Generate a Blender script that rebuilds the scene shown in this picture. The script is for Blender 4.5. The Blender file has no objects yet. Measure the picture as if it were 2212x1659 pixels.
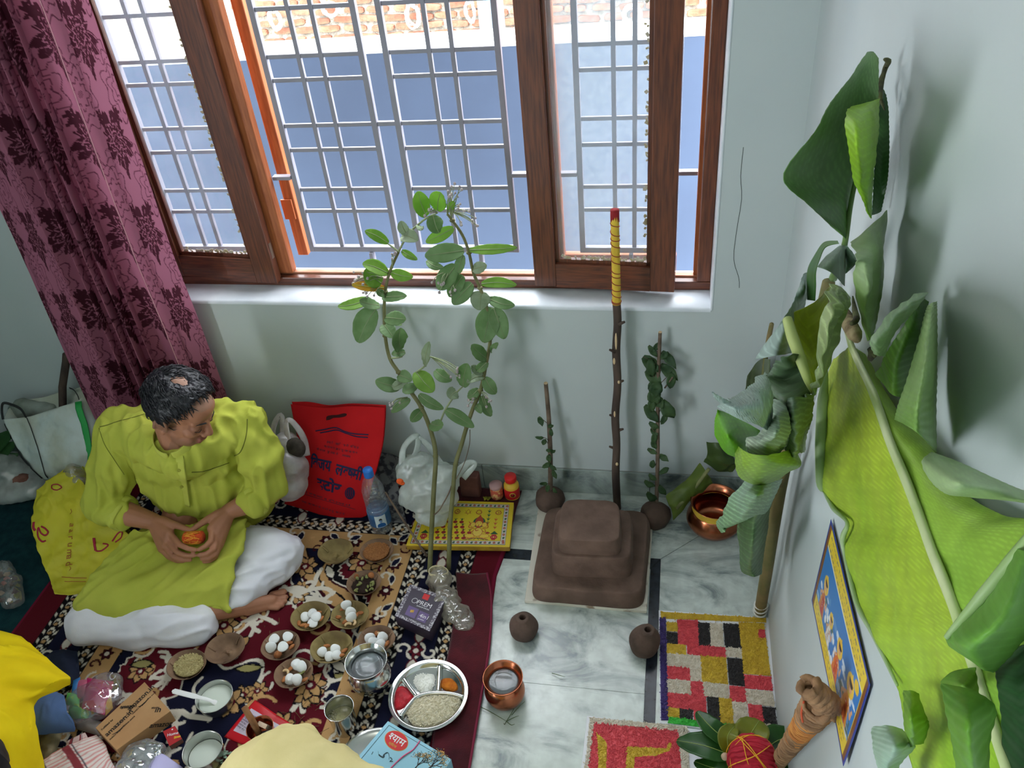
import bpy, bmesh, math, random
import numpy as np
from mathutils import Vector, Matrix
random.seed(7); RNG = np.random.default_rng(7)
sc = bpy.context.scene
COL = bpy.context.collection
PI = math.pi

# ------------------------------------------------------------------ camera
S = 2.2                                     # eye height in metres
CAM = np.array([-0.1475*S, -S, S])          # x=0 right wall, y=0 window wall, z=0 floor
def _rot(a, b, c):
    ca, sa, cb, sb, cc, s_ = math.cos(a), math.sin(a), math.cos(b), math.sin(b), math.cos(c), math.sin(c)
    f = np.array([sa*cb, ca*cb, -sb]); r = np.array([ca, -sa, 0.]); u = np.cross(r, f)
    return r*cc+u*s_, -r*s_+u*cc, f
CR, CU, CF = _rot(-0.2287653, 0.64956202, -0.10703615)
FPX = 1830.0
cd = bpy.data.cameras.new('camera'); cam = bpy.data.objects.new('camera', cd); COL.objects.link(cam)
cam.matrix_world = Matrix(((CR[0], CU[0], -CF[0], CAM[0]), (CR[1], CU[1], -CF[1], CAM[1]), (CR[2], CU[2], -CF[2], CAM[2]), (0, 0, 0, 1)))
cd.sensor_width = 36.0; cd.lens = FPX/2212*36; cd.clip_start = 0.05; cd.clip_end = 100
sc.camera = cam

# ------------------------------------------------------------------ light
sc.view_settings.view_transform = 'Standard'; sc.view_settings.look = 'None'
sc.view_settings.gamma = 1.0; sc.view_settings.use_curve_mapping = False
sc.view_settings.exposure = 0.60
w = bpy.data.worlds.new('overcast_sky'); sc.world = w; w.use_nodes = True
wn = w.node_tree; bg = wn.nodes['Background']
bg.inputs[0].default_value = (0.90, 0.95, 1.0, 1); bg.inputs[1].default_value = 9.5
sl = bpy.data.lights.new('sun', 'SUN'); sl.energy = 3.6; sl.angle = math.radians(3); sl.color = (1, .95, .86)
so = bpy.data.objects.new('sun', sl); COL.objects.link(so)
so.rotation_euler = Vector((0.25, 0.5, -0.95)).to_track_quat('-Z', 'Y').to_euler()
def portal(name, loc, rot, sx, sy):
    l = bpy.data.lights.new(name, 'AREA'); l.shape = 'RECTANGLE'; l.size = sx; l.size_y = sy
    l.cycles.is_portal = True
    o = bpy.data.objects.new(name, l); COL.objects.link(o); o.location = loc; o.rotation_euler = rot
portal('window_portal', (-1.17, 0.26, 1.42), (-PI/2, 0, 0), 2.0, 1.3)
portal('added_doorway_portal', (-3.07, -3.2, 1.1), (0, -PI/2, 0), 2.2, 1.1)  # sky light through a doorway added for fill on the right wall
def fill_light(name, loc, sx, sy, e, c, rot=(0, 0, 0)):
    l = bpy.data.lights.new(name, 'AREA'); l.shape = 'RECTANGLE'; l.size = sx; l.size_y = sy
    l.energy = e; l.color = c
    o = bpy.data.objects.new(name, l); COL.objects.link(o); o.location = loc; o.rotation_euler = rot
fill_light('ceiling_fill', (-1.7, -2.3, 2.84), 1.2, .3, 5, (1, .97, .9))  # added overhead fill, no fixture belongs here
sc.cycles.use_denoising = True
sc.cycles.max_bounces = 10; sc.cycles.diffuse_bounces = 5; sc.cycles.transparent_max_bounces = 24
sc.cycles.caustics_reflective = False; sc.cycles.caustics_refractive = False
sc.cycles.sample_clamp_indirect = 6

# ------------------------------------------------------------------ pixel -> place on a real plane
def ray(px, py): return CF*FPX+CR*(px-1106)-CU*(py-829.5)
def hit(px, py, ax, v):
    d = ray(px, py); t = (v-CAM[ax])/d[ax]; return Vector(CAM+d*t)
def fl(px, py, z=0.): return hit(px, py, 2, z)
def bw(px, py, d=0.): return hit(px, py, 1, -d)
def rw(px, py, d=0.): return hit(px, py, 0, -d)

# ------------------------------------------------------------------ materials
def lin(c):
    o = []
    for v in c[:3]:
        v = v/255.; o.append(v/12.92 if v <= .04045 else ((v+.055)/1.055)**2.4)
    return (o[0], o[1], o[2], 1.)
def mat(name, c, rough=.6, metal=0., c2=None, vs=6., vmix=(.35, .65), bump=0., bs=80., bd=.002, trans=0., alpha=1., spec=.5,
        transl=0., attr=False, ior=1.45, coat=0., stretch=None, sheen=0., wave=None, detail=4., tcol=None):
    m = bpy.data.materials.new(name); m.use_nodes = True
    nt = m.node_tree; N = nt.nodes; L = nt.links; b = N['Principled BSDF']
    b.inputs['Roughness'].default_value = rough; b.inputs['Metallic'].default_value = metal
    b.inputs['IOR'].default_value = ior; b.inputs['Specular IOR Level'].default_value = spec
    b.inputs['Transmission Weight'].default_value = trans; b.inputs['Alpha'].default_value = alpha
    b.inputs['Coat Weight'].default_value = coat; b.inputs['Sheen Weight'].default_value = sheen
    b.inputs['Base Color'].default_value = lin(c)
    tc = N.new('ShaderNodeTexCoord'); vec = tc.outputs['Object']
    if stretch:
        mp = N.new('ShaderNodeMapping'); mp.inputs['Scale'].default_value = stretch
        L.new(vec, mp.inputs['Vector']); vec = mp.outputs['Vector']
    src = None
    if attr:
        a = N.new('ShaderNodeAttribute'); a.attribute_name = 'Col'; src = a.outputs['Color']
    if c2:
        n = N.new('ShaderNodeTexNoise'); n.inputs['Scale'].default_value = vs; n.inputs['Detail'].default_value = detail
        L.new(vec, n.inputs['Vector'])
        r = N.new('ShaderNodeMapRange'); r.inputs['From Min'].default_value = vmix[0]; r.inputs['From Max'].default_value = vmix[1]
        L.new(n.outputs['Fac'], r.inputs['Value'])
        mx = N.new('ShaderNodeMix'); mx.data_type = 'RGBA'
        L.new(r.outputs['Result'], mx.inputs['Factor'])
        if src: mx.blend_type = 'MULTIPLY'; L.new(src, mx.inputs[6])
        else: mx.inputs[6].default_value = lin(c)
        mx.inputs[7].default_value = lin(c2); src = mx.outputs[2]
    if src: L.new(src, b.inputs['Base Color'])
    if bump or wave:
        bp = N.new('ShaderNodeBump'); bp.inputs['Strength'].default_value = bump or wave[1]; bp.inputs['Distance'].default_value = bd
        if wave:
            t = N.new('ShaderNodeTexWave'); t.inputs['Scale'].default_value = wave[0]; t.inputs['Distortion'].default_value = wave[2]
            t.bands_direction = wave[3] if len(wave) > 3 else 'X'
            L.new(vec, t.inputs['Vector']); L.new(t.outputs['Fac'], bp.inputs['Height'])
        else:
            t = N.new('ShaderNodeTexNoise'); t.inputs['Scale'].default_value = bs; t.inputs['Detail'].default_value = 3
            L.new(vec, t.inputs['Vector']); L.new(t.outputs['Fac'], bp.inputs['Height'])
        L.new(bp.outputs['Normal'], b.inputs['Normal'])
    if transl:
        tb = N.new('ShaderNodeBsdfTranslucent'); ms = N.new('ShaderNodeMixShader'); ms.inputs[0].default_value = transl
        if src: L.new(src, tb.inputs['Color'])
        else: tb.inputs['Color'].default_value = lin(tcol or c)
        L.new(b.outputs[0], ms.inputs[1]); L.new(tb.outputs[0], ms.inputs[2])
        L.new(ms.outputs[0], N['Material Output'].inputs['Surface'])
    return m
def film(name, c, haze=.3, rough=.15, gl=.12, c2=None, vs=8):
    # thin clear sheet: light passes, part of it is scattered (dust or milky plastic), part mirrored
    m = bpy.data.materials.new(name); m.use_nodes = True; nt = m.node_tree; N = nt.nodes; L = nt.links
    N.remove(N['Principled BSDF'])
    t = N.new('ShaderNodeBsdfTransparent'); d = N.new('ShaderNodeBsdfDiffuse'); g = N.new('ShaderNodeBsdfGlossy')
    tr = N.new('ShaderNodeBsdfTranslucent')
    d.inputs[0].default_value = lin(c); tr.inputs[0].default_value = lin(c); g.inputs['Roughness'].default_value = rough
    dm = N.new('ShaderNodeMixShader'); dm.inputs[0].default_value = .4; L.new(d.outputs[0], dm.inputs[1]); L.new(tr.outputs[0], dm.inputs[2])
    a = N.new('ShaderNodeMixShader'); L.new(t.outputs[0], a.inputs[1]); L.new(dm.outputs[0], a.inputs[2])
    tc = N.new('ShaderNodeTexCoord'); n = N.new('ShaderNodeTexNoise'); n.inputs['Scale'].default_value = vs; n.inputs['Detail'].default_value = 5
    L.new(tc.outputs['Object'], n.inputs['Vector'])
    r = N.new('ShaderNodeMapRange'); r.inputs['From Min'].default_value = .3; r.inputs['From Max'].default_value = .7
    r.inputs['To Min'].default_value = haze*.6; r.inputs['To Max'].default_value = min(1, haze*1.4)
    L.new(n.outputs['Fac'], r.inputs['Value']); L.new(r.outputs['Result'], a.inputs[0])
    e = N.new('ShaderNodeMixShader'); e.inputs[0].default_value = gl
    L.new(a.outputs[0], e.inputs[1]); L.new(g.outputs[0], e.inputs[2]); L.new(e.outputs[0], N['Material Output'].inputs['Surface'])
    return m

# ------------------------------------------------------------------ mesh helpers
def V(*a): return Vector(a)
class MB:
    def __init__(s): s.v = []; s.f = []
    def add(s, vs, fs):
        o = len(s.v); s.v += [tuple(p) for p in vs]; s.f += [tuple(i+o for i in f) for f in fs]; return s
    def box(s, c, d, M=None, bev=0.):
        hx, hy, hz = d[0]/2, d[1]/2, d[2]/2; c = Vector(c)
        if bev <= 0:
            P = [V(x, y, z) for x in (-hx, hx) for y in (-hy, hy) for z in (-hz, hz)]
            F = [(0, 1, 3, 2), (4, 6, 7, 5), (0, 4, 5, 1), (2, 3, 7, 6), (0, 2, 6, 4), (1, 5, 7, 3)]
        else:
            P = []; F = []
            for (zz, k) in ((-hz, bev), (-hz+bev, 0), (hz-bev, 0), (hz, bev)):
                x, y = hx-k, hy-k; q = bev
                P += [V(-x, -y+q, zz), V(-x+q, -y, zz), V(x-q, -y, zz), V(x, -y+q, zz), V(x, y-q, zz), V(x-q, y, zz), V(-x+q, y, zz), V(-x, y-q, zz)]
            for k in range(3):
                for i in range(8):
                    j = (i+1) % 8; F.append((k*8+i, k*8+j, k*8+8+j, k*8+8+i))
            F += [tuple(range(7, -1, -1)), tuple(range(24, 32))]
        if M is not None: P = [M @ p for p in P]
        return s.add([p+c for p in P], F)
    def span(s, a, b, bev=0.):
        a = Vector(a); b = Vector(b); return s.box((a+b)/2, [abs(b[i]-a[i]) for i in range(3)], None, bev)
    def tube(s, pts, rad, n=8, cap=True, flat=None, smooth=0):
        pts = [Vector(p) for p in pts]
        if not hasattr(rad, '__len__'): rad = [rad]*len(pts)
        if smooth: pts, rad = cat(pts, rad, smooth)
        up = None; P = []
        for i, p in enumerate(pts):
            t = (pts[min(i+1, len(pts)-1)]-pts[max(i-1, 0)])
            if t.length < 1e-9: t = V(0, 0, 1)
            t.normalize()
            if up is None: up = t.orthogonal().normalized() if flat is None else Vector(flat)
            up = (up-t*up.dot(t))
            up = up.normalized() if up.length > 1e-6 else t.orthogonal().normalized()
            s2 = t.cross(up)
            r = rad[i]; ru, rs = (r, r) if not hasattr(r, '__len__') else r
            P += [p+up*math.cos(2*PI*k/n)*ru+s2*math.sin(2*PI*k/n)*rs for k in range(n)]
        F = []
        for i in range(len(pts)-1):
            for k in range(n):
                j = (k+1) % n; F.append((i*n+k, i*n+j, (i+1)*n+j, (i+1)*n+k))
        if cap: F += [tuple(range(n-1, -1, -1)), tuple(range((len(pts)-1)*n, len(pts)*n))]
        return s.add(P, F)
    def lathe(s, prof, c=(0, 0, 0), n=32, wob=None, M=None, sx=1., sy=1.):
        c = Vector(c); P = []; F = []
        for i, (r, z) in enumerate(prof):
            for k in range(n):
                a = 2*PI*k/n; q = wob(a, i/(len(prof)-1)) if wob else (1., 0.)
                p = V(r*q[0]*math.cos(a)*sx, r*q[0]*math.sin(a)*sy, z+q[1])
                P.append((M @ p if M is not None else p)+c)
        for i in range(len(prof)-1):
            for k in range(n):
                j = (k+1) % n; F.append((i*n+k, i*n+j, (i+1)*n+j, (i+1)*n+k))
        if prof[0][0] > 1e-5: F.append(tuple(range(n-1, -1, -1)))
        if prof[-1][0] > 1e-5: F.append(tuple(range((len(prof)-1)*n, len(prof)*n)))
        return s.add(P, F)
    def ell(s, c, r, M=None, n=16, m=10):
        P = []; F = []; c = Vector(c)
        for i in range(m+1):
            t = PI*i/m
            for k in range(n):
                a = 2*PI*k/n; p = V(r[0]*math.sin(t)*math.cos(a), r[1]*math.sin(t)*math.sin(a), r[2]*math.cos(t))
                P.append((M @ p if M is not None else p)+c)
        for i in range(m):
            for k in range(n):
                j = (k+1) % n; F.append((i*n+k, (i+1)*n+k, (i+1)*n+j, i*n+j))
        return s.add(P, F)
    def capsule(s, a, b, ra, rb, n=14):
        a = Vector(a); b = Vector(b); d = (b-a); L = d.length; d = d/L if L > 1e-9 else V(0, 0, 1)
        pts = []; rr = []
        for k in range(5):
            t = PI/2*(1-k/4.); pts.append(a-d*ra*math.sin(t)); rr.append(max(1e-4, ra*math.cos(t)))
        for k in range(5):
            t = PI/2*(k/4.); pts.append(b+d*rb*math.sin(t)); rr.append(max(1e-4, rb*math.cos(t)))
        return s.tube(pts, rr, n)
    def chain(s, pts, rad, n=14):
        for i in range(len(pts)-1): s.capsule(pts[i], pts[i+1], rad[i], rad[i+1], n)
        return s
    def grid(s, G, close=False):
        G = np.asarray(G, float); m, n = G.shape[:2]; o = len(s.v)
        s.v += [tuple(p) for p in G.reshape(-1, 3)]
        for i in range(m-1):
            for j in range(n if close else n-1):
                k = (j+1) % n; s.f.append((o+i*n+j, o+i*n+k, o+(i+1)*n+k, o+(i+1)*n+j))
        return s
    def prism(s, poly, h, c=(0, 0, 0)):
        n = len(poly); c = Vector(c)
        P = [V(p[0], p[1], 0)+c for p in poly]+[V(p[0], p[1], h)+c for p in poly]
        return s.add(P, [tuple(range(n-1, -1, -1)), tuple(range(n, 2*n))]+[(i, (i+1) % n, n+(i+1) % n, n+i) for i in range(n)])
def cat(pts, rad, k):
    P = [Vector(p) for p in pts]; out = []; ro = []; n = len(P)
    num = not hasattr(rad[0], '__len__')
    for i in range(n-1):
        a, b, c, d = P[max(i-1, 0)], P[i], P[i+1], P[min(i+2, n-1)]
        for q in range(k):
            t = q/k
            out.append(.5*((2*b)+(c-a)*t+(2*a-5*b+4*c-d)*t*t+(3*b-a-3*c+d)*t**3)); ro.append(rad[i]*(1-t)+rad[i+1]*t if num else rad[i])
    out.append(P[-1]); ro.append(rad[-1]); return out, ro
def spl(A, n):
    # Catmull-Rom resample of an (m, ...) array along axis 0 to n samples
    A = np.asarray(A, float); m = len(A); t = np.linspace(0, m-1, n); i = np.clip(t.astype(int), 0, m-2); f = (t-i).reshape((-1,)+(1,)*(A.ndim-1))
    g = lambda k: A[np.clip(k, 0, m-1)]
    a, b, c, d = g(i-1), g(i), g(i+1), g(i+2)
    return .5*((2*b)+(c-a)*f+(2*a-5*b+4*c-d)*f*f+(3*b-a-3*c+d)*f**3)
def patch(rows, M, N, lng=None):
    # rows: list of equal or unequal length polylines of 3D points -> (M, N, 3) smooth grid
    R = np.array([spl(np.array([tuple(p) for p in r]), N) for r in rows])
    return spl(R, M)
def mesh(name, vs, fs, m=None, smooth=True):
    me = bpy.data.meshes.new(name); me.from_pydata([tuple(v) for v in vs], [], fs)
    if smooth: me.polygons.foreach_set('use_smooth', [True]*len(me.polygons))
    if m: me.materials.append(m)
    me.update(); return me
def rloc(o):
    l = Vector((0, 0, 0))
    while o is not None: l = l+o.location; o = o.parent
    return l
def part(name, mb, m, parent=None, smooth=False, label=None, solid=0., sub=0, off=0., bevel=0.):
    base = rloc(parent) if parent else Vector((0, 0, 0))
    me = mesh(name, [Vector(v)-base for v in mb.v], mb.f, m, smooth)
    o = bpy.data.objects.new(name, me); COL.objects.link(o)
    if parent: o.parent = parent
    if label: o['label'] = label
    if solid:
        s = o.modifiers.new('thickness', 'SOLIDIFY'); s.thickness = solid; s.offset = off
    if bevel:
        s = o.modifiers.new('edge', 'BEVEL'); s.width = bevel; s.segments = 2; s.limit_method = 'ANGLE'
    if sub:
        s = o.modifiers.new('smooth', 'SUBSURF'); s.levels = sub; s.render_levels = sub
    if smooth == 'auto': autosmooth(o)
    return o
def autosmooth(o, ang=40):
    me = o.data; bm = bmesh.new(); bm.from_mesh(me)
    for e in bm.edges:
        if len(e.link_faces) == 2 and e.calc_face_angle(0) > math.radians(ang): e.smooth = False
    bm.to_mesh(me); bm.free()
def tag(o, label, cat, group=None, kind=None):
    o['label'] = label; o['category'] = cat
    if group: o['group'] = group
    if kind: o['kind'] = kind
    return o
def thing(name, label, cat, loc, group=None):
    o = bpy.data.objects.new(name, None); COL.objects.link(o); o.location = loc; o.empty_display_size = .05
    return tag(o, label, cat, group)
def structure(o): o['kind'] = 'structure'; return o
def stuff(o): o['kind'] = 'stuff'; return o
def vcol(o, C):
    # C: (nverts, 3) linear colours
    a = o.data.color_attributes.new('Col', 'FLOAT_COLOR', 'POINT')
    a.data.foreach_set('color', np.concatenate([np.asarray(C, float), np.ones((len(C), 1))], 1).astype(np.float32).ravel())
def fused(name, mb, m, parent, voxel=.006, it=6, fn=None, label=None, fac=.5, post=2):
    # one continuous surface out of overlapping volumes
    base = rloc(parent) if parent else Vector((0, 0, 0))
    tmp = bpy.data.objects.new('tmp', mesh('tmp', [Vector(v)-base for v in mb.v], mb.f)); COL.objects.link(tmp)
    r = tmp.modifiers.new('r', 'REMESH'); r.mode = 'VOXEL'; r.voxel_size = voxel; r.use_smooth_shade = True
    if it:
        sm = tmp.modifiers.new('s', 'SMOOTH'); sm.factor = fac; sm.iterations = it
    dg = bpy.context.evaluated_depsgraph_get(); me = bpy.data.meshes.new_from_object(tmp.evaluated_get(dg))
    bpy.data.objects.remove(tmp); me.name = name
    n = len(me.vertices); co = np.empty(n*3, np.float32); me.vertices.foreach_get('co', co); co = co.reshape(-1, 3).astype(float)
    no = np.empty(n*3, np.float32); me.vertices.foreach_get('normal', no); no = no.reshape(-1, 3)
    o = bpy.data.objects.new(name, me); COL.objects.link(o)
    me.materials.clear(); me.materials.append(m)
    me.polygons.foreach_set('use_smooth', [True]*len(me.polygons))
    if parent: o.parent = parent
    if label: o['label'] = label
    if fn:
        W = co+np.array(base); W2 = fn(o, W, no)
        if W2 is not None:
            me.vertices.foreach_set('co', (W2-np.array(base)).astype(np.float32).ravel()); me.update()
            if post:
                bm = bmesh.new(); bm.from_mesh(me)
                for _ in range(post): bmesh.ops.smooth_vert(bm, verts=bm.verts, factor=.5, use_axis_x=True, use_axis_y=True, use_axis_z=True)
                bm.to_mesh(me); bm.free()
    return o
def text(body, size, m, parent, org, xd, yd, name='lettering', off=0., ext=.0003, label=None, spacing=1., align='LEFT', raw=False, shear=0.):
    c = bpy.data.curves.new('txt', 'FONT'); c.body = body; c.size = size; c.offset = off*size; c.extrude = ext; c.space_character = spacing
    c.align_x = align; c.shear = shear; c.resolution_u = 3
    t = bpy.data.objects.new('txt', c); COL.objects.link(t)
    me = bpy.data.meshes.new_from_object(t.evaluated_get(bpy.context.evaluated_depsgraph_get()))
    bpy.data.objects.remove(t)
    if raw: return me
    xd = Vector(xd).normalized(); yd = Vector(yd); yd = (yd-xd*yd.dot(xd)).normalized(); zd = xd.cross(yd)
    base = rloc(parent); org = Vector(org)
    for v in me.vertices: v.co = org+xd*v.co.x+yd*v.co.y+zd*v.co.z-base
    me.materials.clear(); me.materials.append(m); me.name = name
    o = bpy.data.objects.new(name, me); COL.objects.link(o); o.parent = parent
    if label: o['label'] = label
    return o
def frame2(xd, zd=(0, 0, 1)):
    z = Vector(zd).normalized(); x = Vector(xd); x = (x-z*x.dot(z)).normalized(); y = z.cross(x)
    return Matrix(((x.x, y.x, z.x), (x.y, y.y, z.y), (x.z, y.z, z.z)))
def noise3(P, sc_, seed=0):
    # cheap smooth value noise on points (n,3)
    P = np.asarray(P, float)
    return .62*_vn(P @ _RA, sc_, seed)+.38*_vn(P @ _RB, sc_*1.83, seed+77)
_RA = np.array(Matrix.Rotation(.7, 3, 'X') @ Matrix.Rotation(.5, 3, 'Y') @ Matrix.Rotation(.4, 3, 'Z')); _RB = np.array(Matrix.Rotation(1.9, 3, 'Y') @ Matrix.Rotation(1.1, 3, 'X') @ Matrix.Rotation(2.3, 3, 'Z'))
def _vn(P, sc_, seed):
    r = np.random.default_rng(seed); T = r.random((17, 17, 17)); Q = (P*sc_) % 16; i = Q.astype(int); f = Q-i; f = f*f*f*(f*(f*6-15)+10)
    i = i % 16; x, y, z = i[..., 0], i[..., 1], i[..., 2]; X, Y, Z = f[..., 0], f[..., 1], f[..., 2]
    x1, y1, z1 = (x+1) % 16, (y+1) % 16, (z+1) % 16
    g = lambda a, b, c: T[a, b, c]
    return ((g(x, y, z)*(1-X)+g(x1, y, z)*X)*(1-Y)+(g(x, y1, z)*(1-X)+g(x1, y1, z)*X)*Y)*(1-Z)+((g(x, y, z1)*(1-X)+g(x1, y, z1)*X)*(1-Y)+(g(x, y1, z1)*(1-X)+g(x1, y1, z1)*X)*Y)*Z
class Canvas:
    # flat print, sampled onto a fine grid of the object's own surface
    def __init__(s, w, h, base): s.a = np.tile(np.array(lin(base)[:3]), (h, w, 1)); s.w = w; s.h = h; s.Y, s.X = np.mgrid[0:h, 0:w]+.5
    def put(s, mask, c): s.a[mask] = lin(c)[:3]
    def rect(s, x0, y0, x1, y1, c): s.a[max(0, int(round(y0))):max(0, int(round(y1))), max(0, int(round(x0))):max(0, int(round(x1)))] = lin(c)[:3]
    def ell(s, cx, cy, rx, ry, c, rot=0., ring=None):
        X = s.X-cx; Y = s.Y-cy; ca, sa = math.cos(rot), math.sin(rot); d = ((X*ca+Y*sa)/rx)**2+((-X*sa+Y*ca)/ry)**2
        s.put(d < 1 if ring is None else (d < 1) & (d > (1-ring)**2), c)
    def poly(s, P, c):
        P = np.asarray(P, float); x0, x1 = max(0, int(P[:, 0].min())-1), min(s.w, int(P[:, 0].max())+2); y0, y1 = max(0, int(P[:, 1].min())-1), min(s.h, int(P[:, 1].max())+2)
        if x1 <= x0 or y1 <= y0: return
        X = s.X[y0:y1, x0:x1]; Y = s.Y[y0:y1, x0:x1]; ins = np.zeros(X.shape, bool)
        for i in range(len(P)):
            (xa, ya), (xb, yb) = P[i], P[i-1]
            if ya == yb: continue
            ins ^= ((ya > Y) != (yb > Y)) & (X < (xb-xa)*(Y-ya)/(yb-ya)+xa)
        s.a[y0:y1, x0:x1][ins] = lin(c)[:3]
    def line(s, P, wd, c):
        P = np.asarray(P, float)
        for (ax, ay), (bx, by) in zip(P[:-1], P[1:]):
            x0, x1 = max(0, int(min(ax, bx)-wd-1)), min(s.w, int(max(ax, bx)+wd+2)); y0, y1 = max(0, int(min(ay, by)-wd-1)), min(s.h, int(max(ay, by)+wd+2))
            if x1 <= x0 or y1 <= y0: continue
            X = s.X[y0:y1, x0:x1]; Y = s.Y[y0:y1, x0:x1]; dx, dy = bx-ax, by-ay; L = dx*dx+dy*dy+1e-9
            t = np.clip(((X-ax)*dx+(Y-ay)*dy)/L, 0, 1); m = (X-ax-t*dx)**2+(Y-ay-t*dy)**2 < (wd/2)**2
            s.a[y0:y1, x0:x1][m] = lin(c)[:3]
    def curve(s, P, wd, c, n=8): s.line(spl(np.asarray(P, float), (len(P)-1)*n+1), wd, c)
    def sample(s, u, v):
        x = np.clip((u*s.w).astype(int), 0, s.w-1); y = np.clip((v*s.h).astype(int), 0, s.h-1); return s.a[y, x]
# ================================================================== the room
def marble(name, base, dark, amt=1., rough=.22):
    m = bpy.data.materials.new(name); m.use_nodes = True; nt = m.node_tree; N = nt.nodes; L = nt.links; b = N['Principled BSDF']
    b.inputs['Roughness'].default_value = rough
    tc = N.new('ShaderNodeTexCoord')
    n1 = N.new('ShaderNodeTexNoise'); n1.inputs['Scale'].default_value = 3.2; n1.inputs['Detail'].default_value = 9; n1.inputs['Roughness'].default_value = .62; n1.inputs['Distortion'].default_value = 1.6
    mp = N.new('ShaderNodeMapping'); mp.inputs['Rotation'].default_value = (0, 0, .7); mp.inputs['Scale'].default_value = (1, 2.2, 1)
    L.new(tc.outputs['Object'], mp.inputs['Vector']); L.new(mp.outputs['Vector'], n1.inputs['Vector'])
    r = N.new('ShaderNodeValToRGB'); e = r.color_ramp.elements
    e[0].position = .36; e[0].color = lin(dark); e[1].position = .56; e[1].color = lin(base)
    q = r.color_ramp.elements.new(.47); q.color = lin([base[i]*.72+dark[i]*.28 for i in range(3)])
    L.new(n1.outputs['Fac'], r.inputs['Fac'])
    n2 = N.new('ShaderNodeTexNoise'); n2.inputs['Scale'].default_value = 26; n2.inputs['Detail'].default_value = 6
    L.new(tc.outputs['Object'], n2.inputs['Vector'])
    mr = N.new('ShaderNodeMapRange'); mr.inputs['From Min'].default_value = .35; mr.inputs['From Max'].default_value = .7; mr.inputs['To Min'].default_value = .84; mr.inputs['To Max'].default_value = 1.04
    L.new(n2.outputs['Fac'], mr.inputs['Value'])
    mx = N.new('ShaderNodeMix'); mx.data_type = 'RGBA'; mx.blend_type = 'MULTIPLY'; mx.inputs['Factor'].default_value = 1
    L.new(r.outputs['Color'], mx.inputs[6]); L.new(mr.outputs['Result'], mx.inputs[7]); L.new(mx.outputs[2], b.inputs['Base Color'])
    return m
M_marble = marble('white_green_marble', (214, 222, 216), (136, 147, 147))
M_marble2 = marble('grey_skirting_marble', (178, 190, 184), (92, 104, 106))
M_black = mat('black_granite', (22, 26, 34), .25, c2=(40, 46, 56), vs=40)
M_grout = mat('grout', (150, 152, 148), .9)
M_paint = mat('aqua_wall_paint', (192, 201, 202), .55, c2=(196, 204, 204), vs=3, bump=.25, bs=90, bd=.001)
M_ceil = mat('ceiling_white', (225, 226, 222), .9)
M_white = mat('white_gloss_paint', (232, 236, 242), .35, c2=(214, 220, 228), vs=9, bump=.3, bs=25, bd=.002)
M_crack = mat('crack_dark', (70, 80, 78), .9)

fb = MB(); fb.span((-3.05, -4.4, -.06), (.0, .0, -.004))
floor = structure(part('floor', fb, M_grout))
def slab(poly, m, name='slab'):
    mb = MB(); c = [sum(p[0] for p in poly)/len(poly), sum(p[1] for p in poly)/len(poly)]
    P = []
    for x, y in poly:
        d = V(c[0]-x, c[1]-y, 0); l = max(d.length, 1e-6); P.append((x+d.x/l*.0012, y+d.y/l*.0012))
    mb.prism(P, .0045, (0, 0, -.0045)); return part(name, mb, m, floor)
slab([(-3.05, -.295), (-2.4, -.295), (-2.4, 0), (-3.05, 0)], M_marble)
slab([(-2.4, -.295), (-1.25, -.295), (-1.25, 0), (-2.4, 0)], M_marble)
slab([(-1.25, -.295), (-.328, -.295), (0, 0), (-1.25, 0)], M_marble)
slab([(-.328, -.295), (-.328, -1.6), (0, -1.6), (0, 0)], M_marble)
slab([(-.328, -1.6), (-.328, -4.4), (0, -4.4), (0, -1.6)], M_marble)
slab([(-3.05, -.34), (-.36, -.34), (-.328, -.295), (-3.05, -.295)], M_black, 'inlay_strip')
slab([(-.36, -.34), (-.36, -4.4), (-.328, -4.4), (-.328, -.295)], M_black, 'inlay_strip')
xs = [-.36, -1.45, -2.4, -3.05]; ys = [-.34, -.80, -1.95, -3.1, -4.4]
for i in range(3):
    for j in range(4):
        slab([(xs[i+1], ys[j+1]), (xs[i], ys[j+1]), (xs[i], ys[j]), (xs[i+1], ys[j])], M_marble)

WX0, WX1, WZ0, WZ1 = -2.11, -.205, .797, 2.06     # window opening
wb = MB()
wb.span((-3.05, 0, -.06), (WX0, .24, 2.9)).span((WX1, 0, -.06), (.15, .24, 2.9))
wb.span((WX0, 0, -.06), (WX1, .24, WZ0-.012)).span((WX0, 0, WZ1), (WX1, .24, 2.9))
wall_back = structure(part('wall_back', wb, M_paint))
cb = MB(); cb.tube([bw(1606, 318, .0003), bw(1600, 380, .0003), bw(1602, 430, .0003), bw(1591, 500, .0003), bw(1585, 560, .0003), bw(1596, 600, .0003), bw(1597, 622, .0003)], [(.0004, .0008)]*7, 4, flat=(0, 1, 0), smooth=3)
part('hairline_crack', cb, M_crack, wall_back)
wr = MB(); wr.span((0, -4.4, -.06), (.15, 0, 2.9)); wall_right = structure(part('wall_right', wr, M_paint))
wl = MB(); wl.span((-3.25, -4.4, -.06), (-3.05, -3.75, 2.9)).span((-3.25, -2.65, -.06), (-3.05, .24, 2.9)).span((-3.25, -3.75, 2.2), (-3.05, -2.65, 2.9)); M_paint2 = mat('bounce_cutting_dark_teal', (92, 116, 112), .7, c2=(98, 120, 116), vs=3); structure(part('wall_left', wl, M_paint2))  # doorway opening added for fill; wall brought close to dim the left back wall
wq = MB(); wq.span((-3.25, -4.6, -.06), (.15, -4.4, 2.9))
structure(part('wall_rear', wq, M_paint2))  # teal chosen dark on unseen walls to reduce bounce on the window wall
ce = MB(); ce.span((-3.25, -4.6, 2.9), (.15, .42, 3.02)); structure(part('ceiling', ce, M_ceil))  # slab edge extended outdoors to cast shade on the blue boundary wall
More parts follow.
